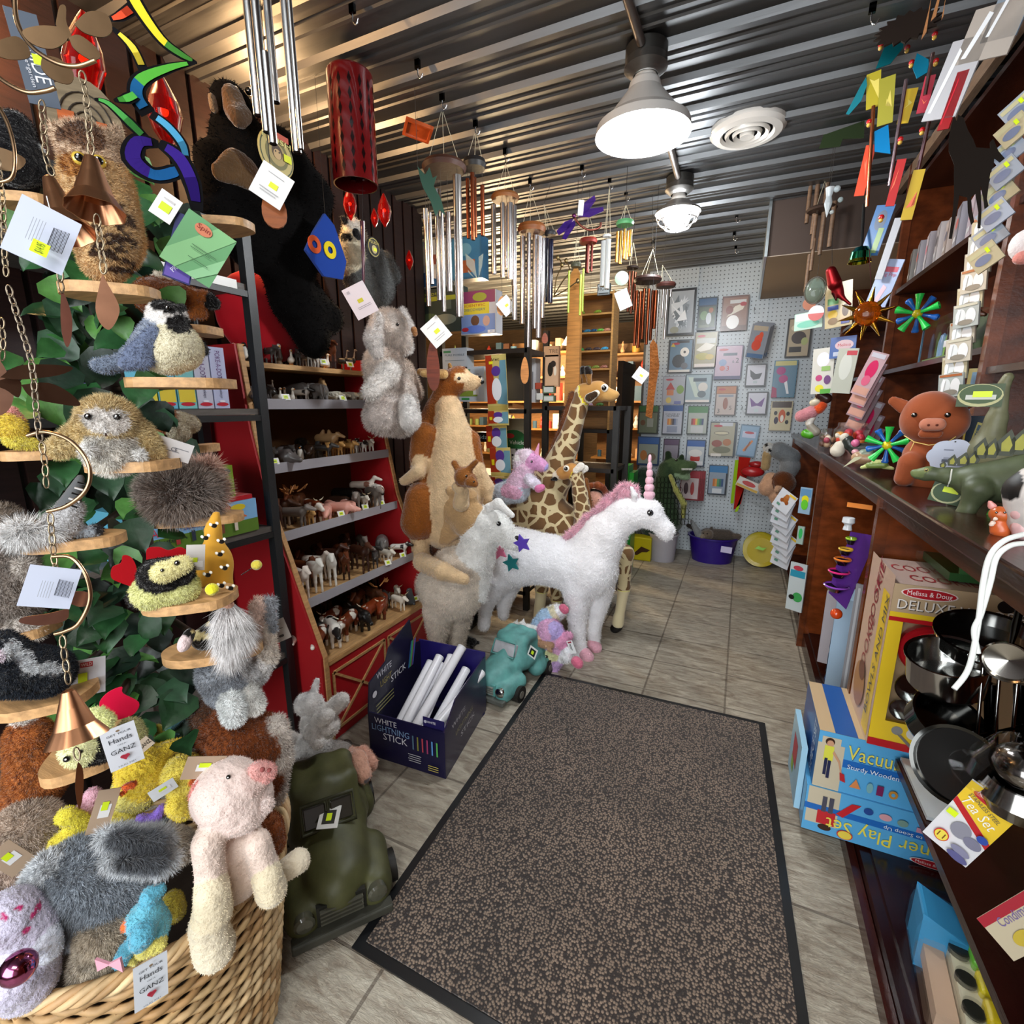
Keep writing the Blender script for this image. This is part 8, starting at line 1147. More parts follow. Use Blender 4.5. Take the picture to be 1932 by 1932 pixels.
hangtag(mo3, PD(95, 1105, .52), 95, 1108, 74, 78, 0, -22, 'c3cce0', bar)
D4 = .62; mo4 = tag(chain(None, [(-5, 300), (5, 380), (8, 470), (12, 520)], D4, col='a09078'), 'copper mobile cut by the left edge of the picture with a chain and pale teardrop', 'mobile'); mo4.name = 'copper_mobile'
hoop(mo4, [(-10, 190), (15, 235), (28, 290), (22, 335), (-10, 345)], D4); plate(mo4, [(-30, 280), (0, 278), (48, 300), (30, 322), (-10, 315)], D4, 'dragonfly_wing', '9a8468'); chain(mo4, [(2, 600), (6, 650), (3, 680)], D4); plate(mo4, [(0, 680), (12, 700), (26, 745), (12, 778), (-20, 780), (-20, 700)], D4, 'teardrop', 'd0a890')
# ---- ornaments at the upper right
def drop(m, x, y, D, r, col): m.ell(onD(x, y, D), r, col, n=10, m=7)
q = PD(1660, 180, 1.75); fmo = None
for P, c in (((( 1690, 75), (1668, 90), (1652, 130), (1680, 120), (1704, 90), (1706, 72)), '127a86'), (((1730, 100), (1752, 112), (1752, 135), (1730, 148), (1722, 128)), '1a8cb0'), (((1634, 145), (1622, 165), (1596, 215), (1602, 216), (1625, 190), (1636, 160)), '2f98a8'), (((1650, 248), (1676, 235), (1680, 290), (1650, 286)), '1a88c8')):
    V = [q.pt(*p)-q.p for p in P]; fm = M().prism([(v @ q.t, v[2]) for v in V], q.p, q.t, Z3, .004, c)
    if fmo is None: fmo = hang(tag(fm.obj('bird_mobile', 'satin'), 'teal metal bird mobile with coloured glass strips and tubes at the upper right', 'mobile'))
    else: fm.obj('feather', 'satin', fmo)
for x, y, w_, h_, c, rl in ((1648, 170, 22, 60, 'a89a18', -6), (1672, 190, 24, 80, '9a9428', -4), (1712, 200, 18, 56, 'c8a818', 8), (1747, 178, 16, 60, 'b02c40', 5), (1632, 322, 16, 84, 'd03c14', 6), (1690, 345, 14, 78, 'b01414', 6), (1722, 368, 18, 84, 'c0a020', 6)): hangtag(fmo, q, x, y, w_, h_, random.uniform(-.02, .03), -rl, c, (('p', [(random.uniform(.1, .9), random.uniform(.05, .95)) for _ in range(4)], 'd8c860' if c[0] in 'ac9' and c[1] in '89a' else 'e87050'),), name='glass_strip', T=.003)
m = M()
for x0, y0, x1, y1, c in ((1710, 150, 1678, 350, 'b8a0a8'), (1765, 175, 1730, 330, 'b09098'), (1648, 200, 1636, 390, 'c87850'), (1760, 100, 1745, 180, 'a08080')): m.tube([q.pt(x0, y0), q.pt(x1, y1)], .006, c, 10)
m.obj('tube', 'pipe', fmo)
for x, y in ((1662, 85), (1712, 90), (1720, 118), (1766, 115), (1640, 230), (1740, 245), (1699, 263), (1663, 410), (1764, 65)): m = M(); drop(m, x, y, 1.72, .009, 'b01418'); drop(m, x-1, y+6, 1.72, .007, 'c8a040'); m.obj('bead', 'gloss', fmo)
sp_ = [(.09*math.cos(a)*(1.0 if i % 2 else .78), .045*math.sin(a)*(1.0 if i % 2 else .78)) for i, a in enumerate(np.linspace(0, 6.283, 37)[:-1])]; q = PD(1712, 48, 1.6); tag(M().prism(sp_, q.pt(1712, 50), q.t, Z3, .01, '1c120c').obj('sun_cutout', 'matte'), 'dark spiky sun cutout at the top of the bird mobile', 'ornament')
m = M(); q = PD(1765, 20, 1.4)
for P in (((1758, -10), (1748, 60), (1738, 75), (1752, 20)), ((1775, -10), (1766, 30), (1756, 40), (1768, 0)), ((1785, -10), (1780, 30), (1776, 38))): V = [q.pt(*p)-q.p for p in P]; m.prism([(v @ q.t, v[2]) for v in V], q.p, q.t, Z3, .004, 'b07848')
tag(m.obj('wood_feathers', 'wood'), 'tan wooden feather strips hanging at the top right', 'ornament')
q = PD(1845, 330, 1.25); HP = [(1795, 235), (1800, 218), (1805, 228), (1808, 216), (1818, 222), (1826, 245), (1836, 262), (1842, 278), (1868, 280), (1868, 268), (1874, 262), (1884, 285), (1897, 300), (1903, 312), (1898, 318), (1886, 305), (1876, 298), (1874, 325), (1866, 345), (1862, 375), (1866, 392), (1858, 398), (1855, 372), (1850, 350), (1852, 395), (1850, 430), (1844, 430), (1846, 400), (1840, 365), (1832, 372), (1834, 395), (1838, 418), (1832, 424), (1826, 400), (1825, 372), (1810, 368), (1806, 395), (1796, 450), (1790, 450), (1798, 395), (1800, 365), (1800, 310), (1790, 285), (1790, 260)]
V = [q.pt(*p)-q.p for p in HP]; tag(M().prism([(v @ q.t, v[2]) for v in V][::-1], q.p, q.t, Z3, .004, '17100b').obj('horse_cutout', 'matte'), 'flat dark brown horse silhouette hanging in front of the hutch', 'ornament')
for x, y, w_, h_, c in ((1800, 150, 60, 130, 'a8a8ac'), (1798, 190, 20, 96, '8a0e18'), (1870, 60, 90, 90, 'a09890'), (1905, 20, 60, 90, '788490')): cardpx('wrapped_pack', Pl((.58, 2.2, 0), (-.8, -1)), x, y, w_, h_, .006, c, [('p', [(.1, .1), (.3, .9), (.4, .85), (.2, .1)], 'd8dce0' if c[0] != '8' else 'b82030')], -16 if c[0] != '8' else -12, label='%s hanging high at the upper right' % {'a8': 'clear plastic wrapped panel', '8a': 'dark red strip inside a clear wrapper', 'a0': 'greyish wrapped wooden panel', '78': 'blue grey wrapped panel'}[c[:2]], cat='toy pack')
def cut(name, lab, D, P, col, mt='matte', th=.006): q = PD(*P[0], D); V = [q.pt(*p)-q.p for p in P]; o = tag(M().prism([(v @ q.t, v[2]) for v in V], q.p, q.t, Z3, th, col).obj(name, mt), lab, 'ornament'); c = q.pt(*P[0]); M().tube([c, [c[0], c[1], ZC-.02]], .0009, '202020', 4).obj('string', 'matte', o); return o
cut('bird_cutout', 'flat red bird ornament hanging high in front of the ceiling ribs', 2.2, [(1640, 108), (1634, 110), (1622, 122), (1612, 140), (1575, 175), (1553, 206), (1560, 208), (1590, 180), (1618, 160), (1634, 135), (1640, 118)][::-1], '9a2422')
cut('tree_cutout', 'flat green pine and dark bear ornament below the red bird', 2.3, [(1570, 205), (1560, 235), (1548, 272), (1545, 280), (1585, 276), (1590, 262), (1630, 260), (1632, 210), (1600, 200), (1580, 225)], '26341c')
q = PD(1577, 530, 2.3); cb = pxplush('cardinal_ornament', 'red cardinal bird ornament hanging beside the glass oval', 'ornament', q, [(1568, 512, 9, 1575, 535, 12, dict(col='7a1418')), (1580, 545, 10, 1590, 562, 4, dict(f=.6)), (1582, 555, 4, 1604, 574, 2.5), (1572, 553, 3, 1578, 566, 2, dict(col='3a1010'))], h=.004, mat_='satin', furn=0, k=.006); M().tube([q.pt(1570, 500), q.pt(1570, 430)], .001, '202020', 4).obj('string', 'matte', cb)
c = onD(1637, 592, 1.95); q = PD(1637, 592, 1.95); so = tag(M().ell(c, (.048, .030, .048), 'a8500c', 24, 14).obj('sun_ornament', 'tint'), 'amber glass sun ornament with golden rays in front of the cards', 'ornament')
for i in range(10): a = i*.628+.2; d = q.t*math.cos(a)+Z3*math.sin(a); M().lathe([(.012, .040), (.008, .06), (.001, .10)], c, 'c89434', 6, ax=d).obj('ray', 'chrome', so)
M().tube([c+Z3*.09, q.pt(1640, 470)], .0012, '3a1018', 4).obj('string', 'matte', so)
q = PD(1538, 548, 2.6); c = q.pt(1538, 548); hang(tag(M().ell(c, (.045, .02, .062), 'a8b8a8', 18, 12).tube([c+q.t*.048*math.cos(a)+Z3*.066*math.sin(a) for a in np.linspace(0, 6.3, 30)], .004, '8a8478', 6).obj('glass_oval', 'tint'), 'oval glass ornament with a pale green tree and metal rim', 'ornament'))
c = onD(1622, 490, 2.2); b_ = tag(M().lathe([(.001, .055), (.025, .05), (.038, .03), (.042, 0), (.046, -.012), (.044, -.012)], c, '1c7c6c', 24, cols=['1c7c80', '1c7c80', '2a8a60', '8a8a20', 'a8a030']).obj('gilded_bell', 'chrome'), 'shiny teal and gold bell hanging on a black cord', 'bell'); M().tube([c+Z3*.055, onD(1630, 385, 2.2)], .006, '121212', 6).obj('cord', 'matte', b_)
c = onD(1563, 380, 2.4); hang(tag(M().lathe([(.001, -.07), (.018, -.01), (.012, .02), (.02, .06), (.001, .07)], c, 'e8f0f4', 10).ell(c+(.03, 0, .05), .015, 'e8f4f8').ell(c+(.05, 0, .0), .012, 'c8d8d8').ell(c+(.02, 0, -.05), .01, 'd8e0e0').obj('crystal_cluster', 'lens'), 'sparkling cut crystal cluster in front of the bamboo chime', 'ornament'))
o = cut('wood_plank_leaf', 'orange furry tail shape hanging below the dark copper chime', 3.05, [(1232, 640), (1240, 650), (1244, 690), (1236, 740), (1230, 790), (1218, 785), (1222, 740), (1226, 690), (1226, 650)][::-1], '8a4f1c', 'fur', .05)

q = PX(-1.66); m = M().prism([(-.11, -.02), (-.02, -.10), (.09, -.09), (.12, -.01), (.06, .12), (.01, .15), (-.06, .06)], q.pt(615, 475), q.t, Z3, .012, '1c3c8c'); c = q.pt(622, 472, .002)
for dx_, cl in ((.0, 'd8c020'), (-.085, 'c05028')): m.lathe([(.014, .004), (.034, .004), (.034, 0)], c+q.t*dx_, cl, 20, ax=q.n)
hang(tag(m.obj('felt_ornament', 'cloth'), 'blue felt shape with yellow and orange rings between the chimpanzee and the lemur', 'ornament'))
# ================================================================ leafy tree stand, basket and their plush animals (closest to the camera)
TP = onD(240, 900, 1.16); tree = empty('tree_stand', (TP[0], TP[1], 0), 'artificial leafy tree stand with small wooden perches holding plush birds', 'display stand')
M().tube([(TP[0], TP[1], .03), (TP[0]+.01, TP[1], 1.0), (TP[0], TP[1], 2.05)], [.035, .028, .022], '2f2117', 10).obj('trunk', 'wood', tree); M().lathe([(.001, .03), (.09, .03), (.10, 0)], (TP[0], TP[1], 0), '4a3524', 20).obj('foot', 'wood', tree)
def board(x, y, D, rx, ry=.05, ang=0, th=.017, heart=.12):
    c = onD(x, y, D); a = math.radians(ang)-YAW*0; t = RT*math.cos(a)+np.array([-RT[1], RT[0], 0])*math.sin(a); u = np.cross(Z3, t); s_ = D/F_PX; R = rx*s_
    P = [(R*math.cos(b)*(1-.10*math.cos(2*b)), (ry*math.sin(b)*(1+heart*math.cos(3*b)))) for b in np.linspace(0, 6.283, 33)[:-1]]
    M().prism(P, c+u*ry*.8, t, u, th, 'c49a6a').obj('perch', 'woodx', tree)
    d = TP[:2]-(c+u*ry)[:2]; M().tube([c+u*ry-Z3*th*.6, [TP[0], TP[1], c[2]-.012]], .007, '2f2117', 6).obj('perch_arm', 'wood', tree)
for b in ((180, 532, .80, 92, .05, 10), (305, 712, .85, 106, .07, 0), (207, 872, .80, 84, .06, -8), (112, 1022, .80, 92, .05, 14), (350, 978, 1.0, 98, .05, 12), (325, 1140, .85, 90, .065, 0), (388, 1238, .95, 98, .05, 12), (48, 1335, .80, 85, .06, 8), (128, 1452, .74, 72, .07, 10), (32, 852, .9, 50, .05, 0), (20, 362, .9, 55, .05, -12), (400, 408, 1.1, 60, .05, -8), (358, 612, 1.05, 30, .05, -6), (372, 840, 1.1, 20, .04, 0), (25, 1195, .9, 40, .05, 4)): board(*b)
m = M(); LC = ['10261a', '152f1b', '1b3c20', '24502a', '2f6030', '4a7a38', '2c4a34']
for i in range(330):
    t = random.random(); x = random.gauss(190, 78)+(40 if t > .8 else 0); y = 290+t*1130; D = random.uniform(.96, 1.18); c = onD(max(20, min(350, x)), y, D); L_ = random.uniform(.05, .085)
    a = random.uniform(-.9, .9); n_ = (CAM-c)/np.linalg.norm(CAM-c)+np.array([random.gauss(0, .45), random.gauss(0, .45), random.gauss(.35, .4)]); n_ /= np.linalg.norm(n_); d = np.cross(n_, RT); d = -d/np.linalg.norm(d)*math.cos(a)+RT*math.sin(a); d = d-n_*(d @ n_); d /= np.linalg.norm(d)
    if d[2] > 0: d = -d
    s_ = np.cross(d, n_); V = [c]; 
    prof = ((.0, .0), (.10, .34), (.32, .46), (.60, .34), (.85, .13), (1.0, 0)); mid = [c+d*L_*p[0]+n_*L_*.10*math.sin(p[0]*3) for p in prof]; l = [mid[k]+s_*L_*prof[k][1]+n_*L_*.12-(n_*L_*.12 if prof[k][1] == 0 else 0) for k in range(6)]; r = [mid[k]-s_*L_*prof[k][1]+n_*L_*(.12 if prof[k][1] else 0) for k in range(6)]
    m.add(mid+l+r, [(k, k+1, 7+k, 6+k) for k in range(5)]+[(k, 12+k, 13+k, k+1) for k in range(5)], random.choice(LC), True)
m.obj('foliage', 'leaf', tree)
def PQ(x, y, D, t=0): return PD(x, y, D, t)
def d_(**k): return k
P_ = pxplush
# owl with barred feathers
q = PQ(185, 400, .80); o = P_('plush_owl', 'brown barred horned owl plush on the top left wooden perch behind the copper bell', 'stuffed owl', q, [(168, 285, 46, 178, 310, 44, d_(col='c0a68c')), (120, 255, 18, 98, 240, 8), (212, 262, 14, 222, 244, 7), (185, 350, 55, 200, 440, 58, d_(col='cba878')), (205, 470, 44, 195, 495, 34), (195, 505, 9, 230, 510, 9, d_(col='b07838')), (140, 300, 24, d_(col='a06a30', paint=True, o=.06)), (160, 258, 30, 120, 250, 14, d_(col='6a4a34', paint=True, o=.03)), (150, 330, 8, 190, 335, 8, d_(col='2c2430', paint=True, o=.06))]+[(150+(i*37) % 100, 385+14*i-(i % 2)*6, 4, 172+(i*37) % 90, 389+14*i, 4, d_(col='4a3222', paint=True, o=.06)) for i in range(9)]+[(225+(i % 3)*12, 400+i*12, 7, d_(col='4a3628', paint=True, o=.03)) for i in range(7)], h=.005, furn=14000, furl=.012, k=.012, mat_='fur', eyes=((150, 298, .055, .0065, 'c8a840'), (186, 304, .05, .0065, 'c8a840')))
# chickadee
q = PQ(315, 650, .86); o = P_('plush_chickadee', 'chickadee plush with black cap and bib and blue grey wings on a round perch', 'stuffed bird', q, [(312, 598, 30, 322, 605, 30, d_(col='dcd8d4')), (330, 655, 46, 315, 664, 42, d_(col='d6cfb4')), (292, 630, 26, 262, 670, 24, d_(col='8790a0')), (262, 675, 20, 200, 690, 13, d_(col='6f7a8c')), (200, 690, 13, 182, 688, 11), (318, 575, 22, 325, 573, 22, d_(col='110e0e', paint=True, o=.0)), (300, 572, 14, 335, 572, 14, d_(col='110e0e', paint=True, o=.03)), (332, 615, 16, 342, 610, 18, d_(col='131010', paint=True, o=.03)), (335, 590, 7, 344, 580, 7, d_(col='151212'))]+[(240+i*11, 682-(i % 2)*22, 5, 252+i*11, 676-(i % 2)*22, 5, d_(col='151820', paint=True, o=.04)) for i in range(4)], h=.0045, furn=9000, furl=.006, k=.01, eyes=((316, 581, .045, .004),))
s = Sk(q); s.c(290, 630, 16, 268, 668, 18, o=.025, col='66718a', f=.6); s.c(264, 672, 12, 232, 688, 9, o=.025, f=.5); s.make('wing', h=.004, parent=o, furn=1500, furl=.006)
# barn owl
q = PQ(205, 820, .80); P_('plush_barn_owl', 'fluffy cream barn owl plush with white face and dark eyes', 'stuffed owl', q, [(205, 795, 46, 206, 800, 46, d_(col='cbb586')), (208, 845, 44, 212, 856, 40, d_(col='dcd8d0')), (150, 825, 24, 112, 846, 17, d_(col='d0bc8c')), (262, 820, 24, 290, 850, 17), (180, 792, 21, 184, 800, 20, d_(col='dedad6', paint=True, o=.055)), (219, 794, 21, 216, 802, 20, d_(col='dedad6', paint=True, o=.055)), (197, 806, 4, 199, 816, 3.5, d_(col='4a2e20', o=.06)), (166, 850, 10, d_(col='e4e2de', o=.04)), (265, 858, 9, d_(col='e4e2de', o=.04))], h=.005, furn=16000, furl=.013, k=.012, mat_='fur', eyes=((167, 786, .052, .0055), (221, 787, .055, .0055)))
hangtag(bpy.data.objects['plush_barn_owl'], q, 328, 848, 58, 36, .0, -24, 'd6d4d4', (('r', .7, .6, .4, .04, '8a8a90'), ('r', .4, .4, .5, .04, '8a8a90'), ('t', 'CE', .5, .5, .25, '50505a')))
# grey gnome
q = PQ(110, 985, .80); g = P_('plush_gnome', 'grey gnome plush with plaid hat and long white beard lying on a perch', 'stuffed gnome', q, [(118, 985, 28, 135, 960, 20, d_(col='b8b8ba')), (150, 1006, 9, 175, 1004, 10, d_(col='98a0a8')), (182, 1000, 10, d_(col='1c1c1e'))], h=.005, furn=2000)
s = Sk(q); s.c(128, 958, 19, 152, 902, 7, col='5a5c5e'); o = s.make('hat', h=.004, parent=g, furn=0, mat_='cloth'); m = M()
for i in range(5): a = q.pt(124+i*5.5, 950-i*10, .03); b_ = q.pt(146+i*4, 958-i*11, .03); m.tube([a, b_], .0016, 'd8d8d8' if i % 2 else '101010', 4)
m.obj('plaid', 'cloth', o); s = Sk(q); s.c(95, 1002, 13, 40, 1005, 12, col='dcdcdc', o=.01, f=.6); s.c(40, 1005, 11, 25, 1012, 7); s.make('beard', h=.005, parent=g, furn=5000, furl=.022, mat_='fur', fur_droop=.6)
# hedgehog
q = PQ(345, 925, 1.0); P_('plush_hedgehog', 'shaggy grey brown hedgehog plush on the right hand perch', 'stuffed hedgehog', q, [(330, 930, 42, 365, 925, 38, d_(col='9c8e84')), (395, 925, 20, 402, 935, 14, d_(col='c8a898')), (320, 962, 12, 390, 965, 10, d_(col='9a928e')), (385, 888, 12, 395, 882, 9, d_(col='cba898'))], h=.006, furn=22000, furl=.028, k=.012, mat_='fur', furw=.0011, fur_droop=.1)
# bees
q = PQ(315, 1100, .85); b = P_('plush_bee', 'round bumblebee plush with red heart wings on a perch', 'stuffed bee', q, [(285, 1118, 32, 340, 1108, 32, d_(col='cfd090')), (300, 1088, 34, 332, 1080, 30, d_(col='0f0d0d', o=.01)), (308, 1080, 20, 345, 1065, 17, d_(col='dcd59c', o=.045, f=.7)), (262, 1128, 20, 355, 1116, 16, d_(col='0f0d0d', o=-.01))], h=.005, furn=7000, furl=.007, k=.006, eyes=((334, 1062, .075, .0045), (306, 1076, .075, .003)))
for V in (((252, 1108), (228, 1100), (210, 1090), (212, 1070), (228, 1062), (232, 1048), (248, 1052), (258, 1075)), ((276, 1056), (278, 1035), (300, 1032), (318, 1038), (340, 1032), (355, 1042), (352, 1056), (310, 1052))): plate(b, list(V), .86, 'felt_wing', '9c0c16', 'cloth')
hangtag(b, q, 369, 1052, 30, 50, -.01, -8, 'cfccc8', (('r', .6, .25, .6, .25, 'e8e8e8'), ('r', .4, .42, .4, .18, 'c8e020')))
q = PQ(165, 1410, .74); b = P_('plush_bee', 'small bumblebee plush with pale face half behind the lower copper bell', 'stuffed bee', q, [(178, 1410, 30, 190, 1408, 30, d_(col='121010')), (148, 1415, 28, 150, 1418, 27, d_(col='d8d8a8', o=.01)), (182, 1350, 16, 195, 1362, 18, d_(col='d4d898')), (245, 1375, 20, 250, 1390, 22, d_(col='9c9a68', o=-.03))], h=.005, furn=5000, furl=.007, k=.006, eyes=((126, 1432, .03, .0045), (152, 1418, .05, .003)))
plate(b, [(190, 1345), (188, 1325), (205, 1306), (230, 1296), (232, 1308), (262, 1325), (255, 1345), (235, 1355), (212, 1358)], .78, 'felt_wing', 'd0103c', 'cloth')
GZ = (('t', 'GET YOUR', .5, .84, .07, '50545c', .7), ('t', 'Hands', .5, .70, .16, '30343c', .66), ('t', 'ON A', .5, .58, .05, '50545c', .25), ('t', 'GANZ', .5, .44, .15, '1c2028', .72), ('e', .44, .29, .08, .04, 'a0283c'), ('e', .56, .29, .08, .04, 'a0283c'), ('p', [(.37, .285), (.63, .285), (.5, .20)], 'a0283c'), ('t', 'HUG ME!', .5, .10, .06, '50545c', .5), ('e', .5, .95, .06, .025, '7a6650'))
hangtag(b, PQ(231, 1405, .70), 231, 1408, 52, 86, 0, 4, 'c8ccd4', GZ, name='swing_tag'); hangtag(b, q, 273, 1404, 22, 24, 0, 28, 'c8b8a4', (('t', 'GANZ', .5, .5, .5, '201c18', .9),), name='brand_tag')
# bee gnome
q = PQ(405, 1120, .97); g = P_('plush_gnome', 'gnome plush with mustard bee print hat and long white beard', 'stuffed gnome', q, [(385, 1205, 22, 405, 1195, 26, d_(col='14110e')), (358, 1195, 10, 350, 1215, 9, d_(col='14110e', o=.04)), (347, 1212, 10, 344, 1222, 9, d_(col='d8c4c4', o=.05)), (370, 1200, 5, 420, 1195, 5, d_(col='d8c890', paint=True, o=.07)), (370, 1222, 6, 420, 1216, 6, d_(col='d8c890', paint=True, o=.07)), (412, 1165, 16, 425, 1148, 12, d_(col='14110e', o=.04)), (428, 1140, 10, 432, 1142, 10, d_(col='d8a890', o=.07))], h=.005, furn=0, eyes=())
s = Sk(q); s.c(402, 1118, 36, 405, 1060, 26, col='cf9a38', o=.01, f=.7); s.c(405, 1060, 25, 402, 1000, 10, f=.7); s.c(402, 1000, 9, 408, 970, 7); h_ = s.make('hat', h=.006, parent=g, mat_='cloth'); m = M()
for x, y in ((388, 1015), (418, 1022), (404, 992), (415, 1046), (392, 1085), (424, 1072), (418, 1105), (400, 1110), (435, 1110)): c = q.pt(x, y, .085 if y > 1050 else .06); m.ell(c, (.006, .004, .004), '1a140c').ell(c+q.t*.005+Z3*.004, (.004, .002, .003), 'f0ece0').ell(c-q.t*.005+Z3*.003, (.004, .002, .003), 'f0ece0')
m.obj('bee_print', 'cloth', h_); m = M(); m.ell(q.pt(400, 1112, .11), .011, 'd8d030'); m.obj('pompom', 'plush', g); m = M().ell(q.pt(484, 1066, .05), .010, 'd8c850').tube([q.pt(484, 1066, .05), q.pt(455, 1085, .03)], .0008, '181818', 4); m.obj('pompom', 'plush', g)
s = Sk(q); s.c(432, 1155, 18, 440, 1185, 18, o=.07, col='d6d4d4', f=.6); s.c(440, 1185, 16, 428, 1235, 9, o=.07, f=.6); s.make('beard', h=.005, parent=g, furn=9000, furl=.040, mat_='fur', fur_droop=2.2)
# skunk, ducks, horse, dog paws, cat, fox
q = PQ(60, 1260, .80); P_('plush_skunk', 'dark navy and white furry plush lying on the left perch', 'stuffed skunk', q, [(25, 1265, 48, 85, 1268, 44, d_(col='1b222c')), (5, 1210, 20, 30, 1220, 18), (18, 1228, 9, 50, 1262, 9, d_(col='c8ccd0', paint=True, o=.05)), (50, 1262, 10, 112, 1268, 10, d_(col='c8ccd0', paint=True, o=.04)), (-10, 1240, 10, 10, 1236, 8, d_(col='d8ccd8', o=.05))], h=.006, furn=14000, furl=.010, mat_='fur')
hangtag(bpy.data.objects['plush_skunk'], q, 163, 1278, 56, 72, -.03, -8, 'ccd0d8', (('r', .5, .86, .32, .14, 'a83038'), ('t', 'WILD', .5, .86, .12, 'f0e8e8', .28), ('r', .4, .5, .24, .3, 'c8e020'), ('r', .5, .3, .7, .02, '808898'), ('r', .5, .2, .6, .02, '808898')), name='swing_tag')
P_('plush_duck', 'yellow duck plush with pink beak on the small left perch', 'stuffed duck', PQ(20, 815, .88), [(10, 800, 22, 20, 805, 22, d_(col='e0c850')), (25, 832, 13, 60, 838, 11, d_(col='ddd05c')), (18, 778, 12, 30, 790, 8, d_(col='d89890'))], h=.005, furn=3000)
P_('plush_horse', 'brown plush horse legs with black hooves poking out beside the chickadee', 'stuffed horse', PQ(340, 570, 1.02), [(290, 560, 34, 330, 560, 26, d_(col='7a4420')), (330, 552, 16, 385, 562, 13, d_(col='8a4e22')), (345, 590, 11, 380, 592, 11), (350, 625, 12, 366, 642, 11), (392, 565, 13, 402, 572, 13, d_(col='0e0c0c')), (372, 652, 13, 380, 660, 13), (298, 520, 9, 310, 522, 8, d_(col='d8ccb8'))], h=.006, furn=3000)
P_('plush_dog', 'brown and cream plush paws sticking out right of the barn owl', 'stuffed dog', PQ(340, 800, 1.08), [(310, 800, 18, 330, 795, 17, d_(col='8a5028')), (340, 795, 17, 358, 800, 17, d_(col='cfc4ac')), (334, 816, 16, 342, 818, 16, d_(col='cabfa8', o=.03))], h=.006, furn=4000, furl=.006)
P_('plush_cat', 'fluffy grey cat plush with amber eye cut by the left edge', 'stuffed cat', PQ(20, 1050, .92), [(0, 990, 38, 22, 1000, 28, d_(col='807468')), (10, 1080, 48, 20, 1130, 50, d_(col='8a8078')), (45, 1070, 16, 60, 1080, 14, d_(col='b8b0a8', o=.05)), (40, 1185, 20, 65, 1190, 17, d_(col='c4bcb4', o=.04))], h=.007, furn=12000, furl=.016, mat_='fur', eyes=((22, 998, .035, .008, 'b08030'),))
P_('plush_fox', 'orange fox plush behind the lower left perches', 'stuffed fox', PQ(60, 1430, .98), [(55, 1390, 34, 75, 1460, 46, d_(col='a4602c')), (75, 1460, 44, 60, 1500, 40), (45, 1362, 14, 70, 1378, 13, d_(col='dcd4cc')), (35, 1358, 7, 60, 1385, 6, d_(col='141414'))], h=.007, furn=14000, furl=.012, mat_='fur')
P_('plush_bird', 'black plush bird on the top perch at the left edge', 'stuffed bird', PQ(30, 280, .95), [(30, 240, 28, 20, 300, 48, d_(col='0e0d10')), (55, 290, 20, 80, 330, 18), (60, 275, 10, 74, 285, 9, d_(col='d8dcdc'))], h=.007, furn=2000)
pq = PQ(165, 245, 1.15); m = M().prism([(.07*math.cos(a), .10*math.sin(a)) for a in np.linspace(0, 6.283, 25)[:-1]], pq.pt(165, 240), pq.t, Z3, .012, '8a7a60')
for r in (.05, .035, .022): m.tube([pq.pt(165, 240, .002)+pq.t*r*math.cos(a)+Z3*r*1.4*math.sin(a) for a in np.linspace(0, 3.14, 14)], .002, '30261c', 4)
m.box(pq.pt(125, 220, .003), (.03, .003, .028), 'c0602c', np.stack([pq.t, -pq.n, Z3], 1)).box(pq.pt(195, 255, .003), (.02, .003, .05), 'c0602c', np.stack([pq.t, -pq.n, Z3], 1)); tag(m.obj('owl_plaque', 'wood'), 'oval tan plaque with arcs and orange squares hanging behind the horned owl', 'plaque')
# grey bunny hanging from the right perch, large dog plush under it
q = PQ(440, 1270, 1.02); rb = P_('plush_rabbit', 'grey and white rabbit plush hanging below the bee gnome perch', 'stuffed rabbit', q, [(415, 1270, 38, 430, 1295, 38, d_(col='8a9098')), (450, 1265, 26, 480, 1275, 20, d_(col='b8b8b8')), (500, 1180, 14, 508, 1240, 15, d_(col='d6ccc0')), (498, 1255, 15, 488, 1268, 15, d_(col='dcdad8')), (435, 1325, 20, 442, 1350, 20, d_(col='d8dcdc', o=.05)), (470, 1310, 18, 480, 1330, 18, d_(col='d4d4d0', o=.03))], h=.006, furn=12000, furl=.012, mat_='fur')
for a, c1, f_ in (((488, 1140, 15, 480, 1190, 18), 'd4bcb0', .4), ((508, 1135, 12, 512, 1185, 10), '90959c', .5)): s = Sk(q); s.c(*a, col=c1, f=f_, o=.01); s.make('ear', h=.006, parent=rb, furn=2000, furl=.009, mat_='fur')
hangtag(rb, q, 527, 1190, 30, 44, -.03, 14, '9a948e', (('e', .45, .25, .1, .06, '2a2422'), ('e', .55, .25, .1, .06, '2a2422'), ('r', .5, .6, .5, .04, '60584f')), name='swing_tag')
P_('plush_dog', 'big russet and white dog plush in the back of the wicker basket', 'stuffed dog', PQ(470, 1400, 1.08), [(440, 1390, 56, 485, 1400, 50, d_(col='7a3e16')), (470, 1440, 44, 490, 1470, 40, d_(col='8a4a1e')), (520, 1370, 20, 528, 1430, 22, d_(col='c8c0b8', o=.02)), (525, 1440, 20, 518, 1500, 18), (395, 1350, 30, 410, 1375, 30, d_(col='4a2a14', o=-.05))], h=.008, furn=16000, furl=.010, mat_='fur')
